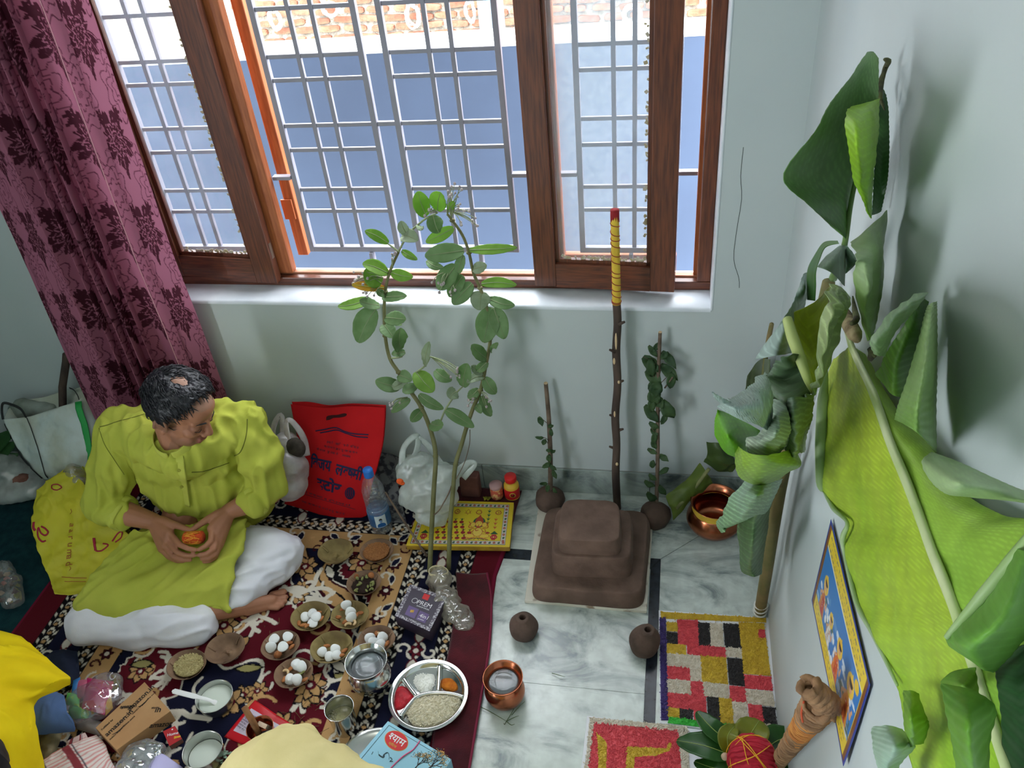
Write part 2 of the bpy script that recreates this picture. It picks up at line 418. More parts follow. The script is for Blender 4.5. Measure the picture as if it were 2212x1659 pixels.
# marble skirting along the window wall
sk = MB(); sk.span((-3.05, -.004, 0), (0, 0, .112))
skirt = structure(part('baseboard_back', sk, M_grout))
xx = [0, -.205, -.375, -.98, -1.75, -2.5, -3.05]
for a, b in zip(xx[:-1], xx[1:]):
    mb = MB(); mb.span((b+.001, -.011, .0005), (a-.001, -.004, .1125)); part('skirting_slab', mb, M_marble2, skirt, bevel=.002)
# white painted sill and reveals
t1 = MB()
t1.grid([[(x, y, WZ0-.0125 if k == 0 else (WZ0-.006 if k == 1 else WZ0)) for x in np.linspace(WX0, WX1, 30)] for k, y in enumerate((-.004, -.005, .003, .06, .112))])
t1.add([(WX0, -.004, WZ0-.0125), (WX1, -.004, WZ0-.0125), (WX1, .112, WZ0-.0125), (WX0, .112, WZ0-.0125)], [(0, 1, 2, 3)])
structure(part('trim_1', t1, M_white, smooth=True))
t2 = MB(); t2.span((WX1-.001, -.003, WZ0-.01), (WX1+.006, .235, WZ1)); structure(part('trim_2', t2, M_white, bevel=.003))

# ------------------------------------------------------------------ window
M_wood = mat('varnished_brown_wood', (118, 66, 42), .38, c2=(84, 46, 34), vs=5, stretch=(30, 30, 2), bump=.12, bs=60, bd=.001, coat=.2)
M_wood2 = mat('orange_primer_wood', (186, 108, 62), .5, c2=(160, 86, 48), vs=6, stretch=(20, 20, 2), bump=.12, bs=60, bd=.001)
M_wood3 = mat('brown_wood_horizontal', (118, 64, 40), .38, c2=(80, 44, 32), vs=5, stretch=(2, 30, 30), bump=.12, bs=60, bd=.001, coat=.2)
M_wood4 = mat('pale_sill_wood', (196, 142, 112), .5, c2=(176, 112, 82), vs=6, stretch=(2, 20, 20), bump=.12, bs=60, bd=.001)
M_iron = mat('silver_painted_iron', (150, 148, 160), .45, c2=(142, 139, 150), vs=12, bump=.2, bs=120, bd=.001)
M_glass = film('dusty_window_glass', (200, 212, 222), .09, .08, .05, vs=10)
M_glass2 = film('hazy_window_glass', (196, 210, 220), .10, .1, .05, vs=14)
M_putty = mat('old_putty', (176, 160, 120), .9, c2=(206, 196, 180), vs=60)
M_steel = mat('steel_plate_fitting', (170, 168, 160), .35, 1.)
win = structure(thing('window_1', 'three-bay wooden casement window with two sashes ajar', 'window', (-1.15, .12, WZ0)))
del win['category']
def wpart(name, a, b, m, bev=.003, parent=win): 
    mb = MB(); mb.span(a, b); return part(name, mb, m, parent, bevel=bev)
wpart('frame_rail', (WX0, .10, WZ0), (WX1, .128, .827), M_wood3)
wpart('frame_rail', (WX0, .128, WZ0), (WX1, .15, .833), M_wood4)
wpart('frame_rail', (WX0, .10, 2.0), (WX1, .15, WZ1), M_wood3)
wpart('frame_jamb', (WX0+.001, .1005, .8335), (WX0+.06, .1495, 1.9995), M_wood)
wpart('frame_jamb', (-.247, .1005, .8275), (WX1-.0015, .128, 1.9995), M_wood)
wpart('frame_jamb', (-.258, .1285, .8335), (WX1-.0015, .1495, 1.9995), M_wood2)
wpart('mullion', (-1.645, .118, .8335), (-1.575, .152, 2.0), M_wood2)
wpart('mullion', (-.722, .118, .8335), (-.655, .152, 2.0), M_wood2)
def sash(hx, hy, fx, fy, z0, z1, stile, rail, th=.033, glass=M_glass):
    # hx,hy hinge front corner; fx,fy free front corner
    d = V(fx-hx, fy-hy, 0); W = d.length; d.normalize(); n = V(-d.y, d.x, 0)
    def P(u, v, z): q = V(hx, hy, 0)+d*u+n*v; return V(q.x, q.y, z)
    def bar(u0, u1, za, zb, v0=0, v1=th):
        mb = MB(); c = [P(u, v, z) for u in (u0, u1) for v in (v0, v1) for z in (za, zb)]
        mb.add(c, [(0, 1, 3, 2), (4, 6, 7, 5), (0, 4, 5, 1), (2, 3, 7, 6), (0, 2, 6, 4), (1, 5, 7, 3)]); return mb
    s = part('sash', bar(stile[0], W-stile[1], z0+.0004, z0+rail, .0006, th-.0006), M_wood3, win)
    part('stile', bar(0, stile[0], z0+.0, z1), M_wood, s, bevel=.003)
    part('stile', bar(W-stile[1], W, z0, z1), M_wood, s, bevel=.003)
    # moulded step round the glass
    mb = bar(stile[0], W-stile[1], z0+rail, z0+rail+.012, .012, .026)
    for (a, b) in ((stile[0], stile[0]+.012), (W-stile[1]-.012, W-stile[1])):
        q = bar(a, b, z0+rail, z1, .012, .026); mb.add(q.v, q.f)
    part('glazing_bead', mb, M_wood, s)
    g = bar(stile[0]+.006, W-stile[1]-.006, z0+rail+.006, z1, .018, .021); part('pane', g, glass, s)
    # crumbs of putty along the edge of the glass
    mb = MB(); r = random.Random(int(W*9999))
    for k in range(90):
        if k < 45: p = P(W-stile[1]-.014-abs(r.gauss(0, .004)), .0165, z0+rail+.02+r.random()*.8)
        else: p = P(stile[0]+.02+r.random()*(W-stile[0]-stile[1]-.04), .0165, z0+rail+.013+abs(r.gauss(0, .004)))
        mb.box(p, (.004+r.random()*.006, .0012, .004+r.random()*.008), Matrix.Rotation(r.random()*3, 3, 'Y'))
    stuff(part('putty_crumbs', mb, M_putty, s))
    return s, P, W
s1, P1, W1 = sash(-2.03, .108, -1.618, .078, .815, 2.0, (.062, .078), .09)
mb = MB(); mb.add([P1(W1+.0008, v, z) for v in (.010, .023) for z in (.905, .96)]+[P1(W1-.002, v, z) for v in (.010, .023) for z in (.905, .96)], [(0, 1, 3, 2), (0, 2, 6, 4), (1, 5, 7, 3), (4, 6, 7, 5), (0, 4, 5, 1), (2, 3, 7, 6)])
part('lock_plate', mb, M_steel, s1)
s2, P2, W2 = sash(-.748, .084, -.314, .055, .815, 2.0, (.070, .074), .082, glass=M_glass2)
# outward shutter stile seen edge-on, with its hinge
wpart('outer_shutter', (-1.577, .19, .862), (-1.540, .24, 2.0), M_wood2)
wpart('mesh_shutter_stile', (-.722, .186, .862), (-.662, .212, 2.0), M_wood2); wpart('mesh_shutter_rail', (-.662, .186, .80), (-.31, .212, .872), M_wood2)
mb = MB(); mb.span((-.66, .198, .872), (-.31, .2, 2.0)); part('mesh_screen', mb, film('fine_wire_mesh', (190, 200, 206), .16, .3, .02, vs=60), win)
wpart('hinge', (-1.585, .183, 1.0), (-1.548, .19, 1.07), mat('primed_hinge', (176, 96, 54), .5), .001)
wpart('latch', (-1.075, .094, .803), (-1.045, .101, .826), M_steel, .002)
# iron grille
gr = thing('window_grille', 'silver painted iron grille of paired square bars outside the window', 'grille', (-1.15, .17, .90))
GZ = [1.96, 1.765, 1.655, 1.525, 1.457, 1.32, 1.243, 1.112, 1.037]
def gbar(a, b): 
    mb = MB(); mb.span(a, b); part('bar', mb, M_iron, gr, bevel=.001)
def panel(x0, x1, vs, flat=0):
    w0 = .017
    gbar((x0-w0, .160, .893), (x0, .180, 2.05)); gbar((x1, .160, .893), (x1+w0, .180, 2.05)); gbar((x0, .160, .893), (x1, .180, .911))
    for v in vs: gbar((v-.0065, .164, .911), (v+.0065, .177, 2.05))
    xs_ = [x0]+list(vs)+[x1]
    for z in GZ:
        for a, b in zip(xs_[:-1], xs_[1:]):
            gbar((a+.0065 if a != x0 else a, .166, z-.006), (b-.0065 if b != x1 else b, .175, z+.006))
panel(-1.975, -1.70, (-1.895, -1.84)); panel(-1.498, -1.217, (-1.400, -1.331)); panel(-1.127, -.822, (-1.010, -.943)); panel(-.592, -.352, (-.498, -.440))
gbar((-1.217+.017, .164, 1.314), (-1.127-.017, .177, 1.327))
for x0, x1, z in ((-1.575, -1.515, 1.157), (-.805, -.609, 1.157), (-.335, -.258, 1.157), (-2.05, -1.992, 1.157), (-.805, -.609, 1.85), (-1.575, -1.515, 1.85)):
    gbar((x0, .152, z-.006), (x1, .174, z+.006))
for x in (-1.30, -.93, -.45, -1.83): gbar((x-.006, .150, .833), (x+.006, .176, .893))

# ------------------------------------------------------------------ outside
M_blue = mat('blue_painted_plaster', (63, 76, 98), .8, c2=(59, 71, 92), vs=2.5)
M_cope = mat('whitewashed_coping', (200, 206, 204), .9, c2=(176, 172, 158), vs=10)
M_brick = [mat('brick_a', (146, 96, 74), .95, c2=(118, 76, 60), vs=20, bump=.6, bs=40, bd=.01), mat('brick_b', (132, 82, 64), .95, c2=(152, 106, 84), vs=20, bump=.6, bs=40, bd=.01), mat('brick_c', (158, 110, 86), .95, c2=(130, 84, 64), vs=18, bump=.6, bs=40, bd=.01)]
M_mortar = mat('rough_mortar', (168, 162, 148), 1., c2=(128, 124, 112), vs=26, bump=1., bs=30, bd=.02)
zt = 1.27
A, B, C_, D = fl(600, 120, zt), fl(1480, 72, zt), fl(1480, 38, zt), fl(600, 88, zt)
pw = thing('parapet_wall', 'blue painted boundary wall with a whitewashed top outside the window', 'wall', ((A.x+B.x)/2, (A.y+B.y)/2, -.6))
def ext(p, q, t): return p+(q-p)*t
f0, f1, b0, b1 = ext(A, B, -2), ext(A, B, 2.6), ext(D, C_, -2), ext(D, C_, 2.6)
def quadprism(a, b, c, d, z0, z1):
    mb = MB(); mb.add([V(p.x, p.y, z) for z in (z0, z1) for p in (a, b, c, d)], [(3, 2, 1, 0), (4, 5, 6, 7), (0, 1, 5, 4), (1, 2, 6, 5), (2, 3, 7, 6), (3, 0, 4, 7)]); return mb
part('wall_body', quadprism(f0, f1, b1, b0, -.6, zt-.012), M_blue, pw)
part('coping', quadprism(f0+V(0, -.001, 0), f1+V(0, -.001, 0), b1, b0, zt-.012, zt), M_cope, pw)
yb = 4.2
brw = thing('brick_wall', 'rough brick wall beyond the blue boundary wall', 'wall', (-1, yb, -.6))
mb = MB(); mb.span((-5.5, yb+.02, -.6), (3.5, yb+.3, 3.0)); part('mortar_bed', mb, M_mortar, brw)
rb = random.Random(3)
bm_ = []
for k in range(6):
    q = MB(); n = 10; L, Hh = .165+.012*(k % 3), .046
    pr = [V(math.copysign(abs(math.cos(a))**.5, math.cos(a))*L/2*(1+.05*rb.uniform(-1, 1)), 0, math.copysign(abs(math.sin(a))**.6, math.sin(a))*Hh/2*(1+.12*rb.uniform(-1, 1))) for a in [2*PI*i/n+.3 for i in range(n)]]
    q.add(pr+[p*.93+V(0, -.035, 0) for p in pr], [tuple(range(n, 2*n))]+[(i, n+i, n+(i+1) % n, (i+1) % n) for i in range(n)])
    bm_.append([mesh('brick', q.v, q.f, M_brick[j], False) for j in range(3)])
zb0 = bw(900, 115, -yb).z
for r_ in range(10):
    z = zb0+r_*.066; x = -3.6+.09*(r_ % 2)
    while x < .6:
        o = bpy.data.objects.new('brick', rb.choice(rb.choice(bm_))); COL.objects.link(o); o.parent = brw
        o.location = (x+1+rb.uniform(-.01, .01), .028+rb.uniform(-.004, .012), z+.6+rb.uniform(-.006, .006)); o.rotation_euler = (0, rb.uniform(-.05, .05), 0)
        x += .195+rb.uniform(-.012, .012)
pp = bw(1062, 40, -1.62); mb = MB(); mb.lathe([(.056, zt-.9), (.056, 3.0)], (pp.x, 1.62, 0), 24); 
tag(part('drain_pipe', mb, mat('pale_blue_pipe', (150, 190, 224), .5), smooth='auto'), 'pale blue drain pipe rising behind the blue boundary wall', 'pipe')
M_cord = mat('white_cord', (236, 240, 244), .7)
for i, (px, py, rx, rz, lb) in enumerate(((597, 40, .045, .07, 'tangle of white cord on brick wall, leftmost behind the grille'), (716, 18, .065, .05, 'white cord loop on brick wall, second from the left'), (893, 32, .05, .085, 'oval coil of white cord hanging near the blue pipe\'s left'), (1017, 22, .035, .075, 'white cord tangle touching the blue pipe'), (1365, 30, .06, .06, 'white cord tangle on brick behind the right sash glass'))):
    c = bw(px, py, -(yb-.03)); P = []; rr = random.Random(i)
    for k in range(90):
        a = k*.55; e = 1+rr.uniform(-.35, .2); P.append(V(c.x+rx*e*math.cos(a), c.y-.01-rr.random()*.03, c.z+rz*e*math.sin(a)))
    mb = MB(); mb.tube(P, .0045, 5, smooth=2); tag(part('cord_bundle', mb, M_cord), lb, 'cord', 'white cord bundles on the brick wall')
gd = MB(); gd.span((-8, .24, -.66), (6, 9, -.6)); structure(part('ground', gd, mat('yard_concrete', (170, 168, 160), .95)))
# ================================================================== rug and floor covers
M_rug = mat('rug_pile', (255, 255, 255), .95, attr=True, bump=.7, bs=420, bd=.002, sheen=.0, spec=.15)
rx0, rx1, ry0, ry1 = -2.42, -.835, -.03, -1.48
RS = .00125
cw, ch = int((rx1-rx0)/RS)//2*2, int((ry0-ry1)/RS)//2*2
NAVY, MAR, CRM, TAN, DK, DMAR = (20, 22, 44), (88, 18, 30), (214, 206, 192), (186, 146, 98), (14, 12, 18), (58, 12, 22)
rc = Canvas(cw, ch, NAVY); k1 = 1/RS
def ru(x, y): return ((x-rx0)*k1, (ry0-y)*k1)
cxr = -1.63; rr = random.Random(11)
# field: medallion in maroon with a scalloped tan and navy outline
X = (rc.X*RS+rx0-cxr); Y = (ry0-rc.Y*RS)+1.02
TH = np.arctan2(Y, X); RD = np.hypot(X*1.12, Y*.82); LOB = .40*(1+.13*np.cos(8*TH)+.05*np.cos(16*TH)); ZZ = .012*np.abs(((TH*26) % 2)-1)
for off, c in ((.125, DK), (.118, TAN), (.085, DMAR), (.075, CRM), (.070, NAVY), (.025, CRM), (.018, MAR)):
    rc.put(RD < LOB+off+(ZZ if off < .03 else 0), c)
rc.put(RD < .17*(1+.2*np.cos(6*TH)), CRM); rc.put(RD < .16*(1+.2*np.cos(6*TH)), NAVY)
for sx in (-1, 1):      # corner pieces
    X2 = X-sx*.44; Y2 = Y-.66; R2 = np.hypot(X2, Y2); T2 = np.arctan2(Y2, X2); Z2 = .01*np.abs(((T2*22) % 2)-1)
    for off, c in ((.08, DK), (.074, TAN), (.05, DMAR), (.042, CRM), (.036, DK), (.006, CRM), (0, MAR)):
        rc.put(R2 < .20*(1+.10*np.cos(7*T2))+off+(Z2 if off < .02 else 0), c)
def leafm(x, y, a, L, Wd, c, oc=None):
    P = [(x+L*t*math.cos(a)-s*Wd*math.sin(PI*t)**.8*math.sin(a), y+L*t*math.sin(a)+s*Wd*math.sin(PI*t)**.8*math.cos(a)) for s, ts in ((1, [0, .2, .4, .6, .8, 1]), (-1, [.8, .6, .4, .2])) for t in ts]
    if oc:
        cx_, cy_ = sum(p[0] for p in P)/len(P), sum(p[1] for p in P)/len(P)
        rc.poly([ru(cx_+(p[0]-cx_)*1.3, cy_+(p[1]-cy_)*1.35) for p in P], oc)
    rc.poly([ru(*p) for p in P], c)
def coral(x, y, s, c):
    for k in range(rr.randint(4, 6)):
        a = rr.uniform(0, 2*PI); p = (x, y); P = [p]
        for q in range(3): a += rr.uniform(-.9, .9); p = (p[0]+s*.4*math.cos(a), p[1]+s*.4*math.sin(a)); P.append(p)
        rc.curve([ru(*t) for t in P], s*.20*k1, c)
        b = a+1.1; m = P[1]; rc.curve([ru(*m), ru(m[0]+s*.2*math.cos(b), m[1]+s*.2*math.sin(b)), ru(m[0]+s*.36*math.cos(b+.5), m[1]+s*.36*math.sin(b+.5))], s*.15*k1, c)
def flower(x, y, s, c1, c2, n=7):
    for k in range(n): leafm(x, y, 2*PI*k/n+.3, s, s*.28, c1, DK)
    rc.ell(*ru(x, y), s*.36*k1, s*.36*k1, c2); rc.ell(*ru(x, y), s*.16*k1, s*.16*k1, CRM)
def scroll(x, y, s, a, c, wd):
    P = [(x+s*(1-.8*t)*math.cos(a+t*4.6)-s*math.cos(a), y+s*(1-.8*t)*math.sin(a+t*4.6)-s*math.sin(a)) for t in np.linspace(0, 1, 9)]
    rc.curve([ru(*p) for p in P], wd*k1, c)
for k in range(190):
    x = rr.uniform(cxr-.47, cxr+.47); y = rr.uniform(-1.44, -.28); q = rr.random()
    if q < .16: coral(x, y, rr.uniform(.05, .085), CRM)
    elif q < .5: flower(x, y, rr.uniform(.03, .05), TAN, MAR)
    elif q < .75: leafm(x, y, rr.uniform(0, 6), rr.uniform(.04, .08), .013, rr.choice((TAN, CRM, (150, 140, 90))), DK)
    else: scroll(x, y, rr.uniform(.03, .06), rr.uniform(0, 6), rr.choice((CRM, TAN)), .010)
# border strips: inner tan band, chain, navy floral band, chain, plain maroon
def band(d0, d1, c):
    D = np.minimum(np.minimum(rc.X*RS, (cw-rc.X)*RS), rc.Y*RS+.085); rc.put((D >= d0) & (D < d1), c); return D
D = band(.0, .118, MAR)
rc.put(D < .012, (112, 24, 48))
band(.105, .165, DK); band(.165, .275, NAVY); band(.275, .335, DK); band(.335, .42, TAN)
def chain(d):
    L = []
    for sx in (0, 1):
        xx = rx0+d if sx == 0 else rx1-d
        L += [(xx, y_, 0) for y_ in np.arange(ry0-max(d-.085, 0), ry1, -.034)]
    if d > .085: L += [(x_, ry0-(d-.085), 1) for x_ in np.arange(rx0+d, rx1-d, .034)]
    for x, y, h in L:
        def Q(P, c): rc.poly([ru(x+(p[1] if h else p[0]), y+(p[0] if h else p[1])) for p in P], c)
        for o in (0, .017): Q([(-.009, o), (0, o+.0075), (.009, o), (0, o-.0075)], TAN if o == 0 else CRM)
        for sg in (-1, 1): Q([(sg*.013, .002), (sg*.013, .014), (sg*.004, .0125), (sg*.010, .002)], CRM); Q([(sg*.016, -.011), (sg*.026, .0), (sg*.026, .013), (sg*.016, .002)], CRM)
chain(.135); chain(.305)
rb2 = random.Random(5)
def bandpts(d, st):
    L = [(rx0+d, y_, 1) for y_ in np.arange(-.3, ry1, -st)]+[(rx1-d, y_, -1) for y_ in np.arange(-.3, ry1, -st)]
    if d < .5: L += [(x_, ry0-(d-.085), 0) for x_ in np.arange(rx0+d, rx1-d, st)]
    return L
for i, (x, y, s) in enumerate(bandpts(.22, .145)):
    for sg in (-1, 1):
        scroll(x, y+sg*.02, .032, PI/2*sg, CRM, .010); scroll(x+.02*sg, y, .026, PI*(sg > 0), CRM, .008)
    flower(x, y, .024, MAR, CRM, 6); leafm(x, y+.03, PI/2, .05, .014, CRM, MAR); leafm(x, y-.03, -PI/2, .05, .014, CRM, MAR)
for i, (x, y, s) in enumerate(bandpts(.378, .11)):
    flower(x, y, .022, DMAR, CRM, 6); scroll(x, y+.045, .026, rb2.uniform(0, 6), CRM, .008); scroll(x, y-.04, .022, rb2.uniform(0, 6), DMAR, .007); leafm(x+.01, y+.03, rb2.uniform(0, 6), .04, .01, NAVY, CRM)
rc.a = (rc.a[0::2, 0::2]+rc.a[1::2, 0::2]+rc.a[0::2, 1::2]+rc.a[1::2, 1::2])/4; cw //= 2; ch //= 2; rc.w, rc.h = cw, ch
GX, GY = np.meshgrid(np.linspace(0, 1, cw+1), np.linspace(0, 1, ch+1))
px_ = rx0+(rx1-rx0)*GX; py_ = ry0+(ry1-ry0)*GY
px_ = px_-np.where(GX > .9, (GX-.9)/.1*np.interp(py_, [-1.2, -.8, -.42, -.3, 0], [-.015, 0, .026, .012, .008]), 0)
RZ = .009
pz_ = RZ+.0035*(noise3(np.stack([px_, py_, px_*0], -1), 9., 3)-.5)
edge = (GX == 0) | (GX == 1) | (GY == 0) | (GY == 1); pz_[edge] = .0005
mb = MB(); mb.grid(np.stack([px_, py_, pz_], -1))
rug = part('rug', mb, M_rug, smooth=True); rug.data.flip_normals(); vcol(rug, rc.sample(GX.ravel(), GY.ravel()))
tag(rug, 'navy and maroon floral carpet with cream scrollwork under the leaf bowls', 'carpet')
M_velvet = mat('maroon_velvet', (84, 16, 28), .9, c2=(60, 10, 20), vs=14, bump=.5, bs=300, bd=.002, sheen=.3, spec=.2)
# folded corner of a second maroon carpet lying over the rug edge
G = patch([[fl(985, 1236, .015), fl(1020, 1240, .018), fl(1052, 1238, .016)], [fl(985, 1300, .0155), fl(1030, 1300, .018), fl(1061, 1300, .0155)], [fl(970, 1400, .015), fl(1020, 1400, .0165), fl(1056, 1400, .015)], [fl(945, 1520, .015), fl(1000, 1520, .016), fl(1036, 1520, .015)], [fl(925, 1690, .015), fl(980, 1690, .016), fl(1008, 1690, .015)]], 40, 12)
G[..., 2] += .002*(noise3(G, 14, 5)-.5)
mb = MB(); mb.grid(G); fold = tag(part('carpet_fold', mb, M_velvet, smooth=True, solid=.004), 'plain maroon velvet flap lying along the carpet\'s right edge', 'carpet')
mb = MB(); hem = [fl(1052, 1238, .016), fl(1061, 1300, .014), fl(1056, 1400, .014), fl(1036, 1520, .014), fl(1008, 1690, .014)]; mb.tube(hem, (.0045), 6, smooth=6)
part('piping', mb, mat('bright_maroon_piping', (122, 26, 56), .8), fold, True)
G = patch([[V(-1.12, -.028, .004), V(-1.0, -.028, .006), V(-.836, -.028, .003)], [V(-1.13, -.17, .005), V(-1.0, -.17, .007), V(-.845, -.17, .003)], [V(-1.13, -.30, .004), V(-1.0, -.30, .006), V(-.853, -.31, .003)]], 24, 20); G[..., 2] += .0095+.002*noise3(G, 16, 8)
mb = MB(); mb.grid(G); tag(part('prayer_cloth', mb, M_velvet, smooth=True, solid=.003), 'dark maroon cloth under the yellow printed board and small jars', 'cloth')
M_green = mat('dark_teal_carpet', (28, 62, 66), .95, c2=(20, 48, 54), vs=30, bump=.8, bs=260, bd=.003, spec=.1)
mb = MB(); G = patch([[V(x, y, .004) for x in (-3.04, -2.7, -2.33)] for y in (-.03, -1.0, -2.2)], 30, 30); mb.grid(G)
tag(part('floor_mat', mb, M_green, smooth=True, solid=.004), 'dark teal carpet on the floor at the left of the man', 'carpet')

# ================================================================== mud altar and its sticks
M_mud = mat('wet_brown_clay', (116, 92, 80), .85, c2=(92, 72, 62), vs=14, bump=.6, bs=70, bd=.004, detail=8)
M_mud2 = mat('brown_clay_ball', (100, 80, 70), .9, c2=(78, 62, 54), vs=20, bump=.7, bs=60, bd=.004)
M_ply = mat('whitewashed_plywood', (222, 216, 202), .8, c2=(150, 130, 112), vs=18, vmix=(.56, .66))
q0 = [fl(1163, 1094, .014), fl(1412, 1106, .014), fl(1397, 1320, .014), fl(1133, 1297, .014)]
alt = thing('mud_altar', 'three-tier stepped altar of brown clay on a white board', 'altar', ((q0[0].x+q0[2].x)/2, (q0[0].y+q0[2].y)/2, 0))
mb = MB(); mb.add([V(p.x, p.y, z) for z in (.0008, .014) for p in q0], [(0, 1, 2, 3), (7, 6, 5, 4), (0, 4, 5, 1), (1, 5, 6, 2), (2, 6, 7, 3), (3, 7, 4, 0)])
part('board', mb, M_ply, alt, bevel=.002)
def tier(name, corners, z0, z1, rnd, pw, seed, dome=.004):
    # corners: back-left, back-right, front-right, front-left at top level
    c = [Vector(p) for p in corners]; n = 72; R = []
    prof = [(1.03, z0), (1.035, z0+.25*(z1-z0)), (1.015, z0+.6*(z1-z0)), (1.0, z1-rnd), (.985, z1-rnd*.35), (.95, z1), (.8, z1+dome*.4), (.5, z1+dome*.8), (.2, z1+dome), (.02, z1+dome)]
    for s_, z in prof:
        ring = []
        for k in range(n):
            a = 2*PI*(k+.5)/n; cx, cy = math.cos(a), math.sin(a); u = math.copysign(abs(cx)**(2/pw), cx)*s_; v = math.copysign(abs(cy)**(2/pw), cy)*s_
            u2, v2 = (u+1)/2, (v+1)/2
            p = c[3]*(1-u2)*(1-v2)+c[2]*u2*(1-v2)+c[1]*u2*v2+c[0]*(1-u2)*v2
            ring.append((p.x, p.y, z))
        R.append(ring)
    R = spl(np.array(R), 40); nz = noise3(R, 22, seed)-.5; cen = R.mean((0, 1)); dv = R-cen; dv /= np.linalg.norm(dv, axis=-1, keepdims=True)+1e-9
    R += dv*(nz*.006)[..., None]; R[..., 2] = np.maximum(R[..., 2], z0)
    mb = MB(); mb.grid(R, True); mb.add([R[-1].mean(0)], []); o = len(mb.v)-1; b = o-n
    mb.f += [(b+k, b+(k+1) % n, o) for k in range(n)]
    return part(name, mb, M_mud, alt, True)
y1 = fl(1265, 1303, .014).y; z1 = bw(1265, 1276, -y1).z
y2 = fl(1275, 1243, z1).y; z2 = bw(1275, 1203, -y2).z
y3 = fl(1270, 1195, z2).y; z3 = bw(1270, 1166, -y3).z
def xy(px, py, z): p = fl(px, py, z); return (p.x, p.y, z)
tier('clay_tier', [xy(1180, 1092, z1), xy(1404, 1102, z1), xy(1388, 1288, z1), xy(1146, 1269, z1)], .0145, z1, .012, 9, 1)
tier('clay_tier', [xy(1203, 1092, z2), xy(1366, 1100, z2), xy(1364, 1209, z2), xy(1188, 1203, z2)], z1-.004, z2, .014, 7, 2)
tier('clay_tier', [xy(1215, 1076, z3), xy(1338, 1081, z3), xy(1342, 1172, z3), xy(1203, 1166, z3)], z2-.004, z3, .012, 6, 3, .003)

M_bark = mat('dark_bark', (92, 76, 66), .85, c2=(56, 46, 42), vs=18, stretch=(1, 1, .25), bump=.8, bs=50, bd=.004)
M_bark2 = mat('grey_brown_bark', (122, 104, 88), .85, c2=(88, 74, 62), vs=22, bump=.6, bs=60, bd=.003)
M_cutwood = mat('fresh_cut_wood', (214, 186, 146), .8)
M_yellow = mat('yellow_cloth_wrap', (226, 190, 66), .8, c2=(210, 172, 56), vs=30, bump=.4, bs=200, bd=.001)
M_redthread = mat('dark_red_thread', (150, 40, 44), .8)
M_leafdk = mat('dark_green_leaf', (46, 74, 44), .6, c2=(66, 94, 50), vs=20, bump=.3, bs=40, bd=.002, transl=.2)
pole_px = [(1328, 456), (1329, 520), (1331, 600), (1332, 656), (1334, 700), (1331, 760), (1334, 830), (1329, 900), (1332, 960), (1330, 1020), (1333, 1086), (1334, 1106)]
pd = np.linspace(.03, .075, len(pole_px)); pole_p = [bw(a, b, d) for (a, b), d in zip(pole_px, pd)]
po = thing('ritual_pole', 'tall dark bark pole wrapped in yellow cloth at its top, standing behind the altar', 'pole', fl(1334, 1120, 0))
gp = pole_p[-1]; bot = V(gp.x, gp.y, .0)
rad = [.0105, .0105, .0115, .0125, .0125, .013, .0125, .0135, .0128, .0138, .0135, .0135]
mb = MB(); mb.tube(pole_p[3:]+[bot], rad[3:]+[.0135], 12, smooth=5)
for py, dx in ((760, -9), (900, -9), (968, -10), (826, 9), (700, 12), (930, 9)):
    c = bw(1332+dx*.8, py, .06); mb.tube([c-V(.006*(1 if dx > 0 else -1), 0, 0), c+V(.011*(1 if dx > 0 else -1), -.006, .012)], [.006, .0035], 7)
shaft = part('shaft', mb, M_bark, po, True)
for (px, py, rz, L) in ((1331, 735, .0035, .05), (1328, 892, .0035, .02), (1333, 1000, .005, .012), (1337, 823, .004, .010), (1327, 778, .004, .02)):
    c = bw(px, py, .075); mb = MB(); mb.ell(c+V(0, -.006, 0), (rz, .004, L/1.6), None, 8, 6); part('peeled_scar', mb, M_cutwood, shaft, True)
mb = MB(); mb.tube(pole_p[:4], [.0118, .0122, .0128, .0134], 14, smooth=6); wrap = part('cloth_wrap', mb, M_yellow, po, True)
mb = MB(); mb.tube([pole_p[0]+V(0, 0, .004), pole_p[0]-V(0, 0, .03)], [.0128, .0130], 12); part('red_top_band', mb, mat('red_cloth_band', (150, 30, 34), .8, bump=.4, bs=100, bd=.002), po, True)
PP, _ = cat(pole_p[:4], [0]*4, 40); mb = MB(); sp = []
for i, p in enumerate(PP):
    t = i/len(PP)
    if t < .12: continue
    a = t*2*PI*15+.6*math.sin(t*19); r_ = .0122+.0016*t+.0006; sp.append(p+V(r_*math.cos(a), r_*math.sin(a), .004*math.sin(t*40)))
mb.tube(sp, .0011, 5, smooth=3); part('wound_thread', mb, M_redthread, po, True)

def leafmesh(mb, base, tip, w, up, curl=.15, fold=.12, n=7, m=5, wave=0.):
    # single leaf blade from base to tip, midrib creased, edges lifted
    base, tip, up = Vector(base), Vector(tip), Vector(up); d = tip-base; L = d.length; d.normalize(); s_ = d.cross(up); 
    s_ = s_.normalized() if s_.length > 1e-5 else d.orthogonal(); nrm = s_.cross(d); G = []
    for i in range(n+1):
        t = i/n; wd = w/2*(math.sin(PI*min(1, t*.92+.06))**.75)*(1.08-.25*t); row = []
        if i == n: wd = w*.01
        for j in range(m):
            v = (j/(m-1)*2-1); p = base+d*(L*t)+s_*(wd*v)+nrm*(curl*L*math.sin(PI*t)*.6-curl*L*t*t*.5+fold*abs(v)*wd*1.6+wave*math.sin(t*11+v*2)*w*.1)
            row.append(p)
        G.append(row)
    mb.grid(np.array([[tuple(p) for p in r] for r in G])); return mb
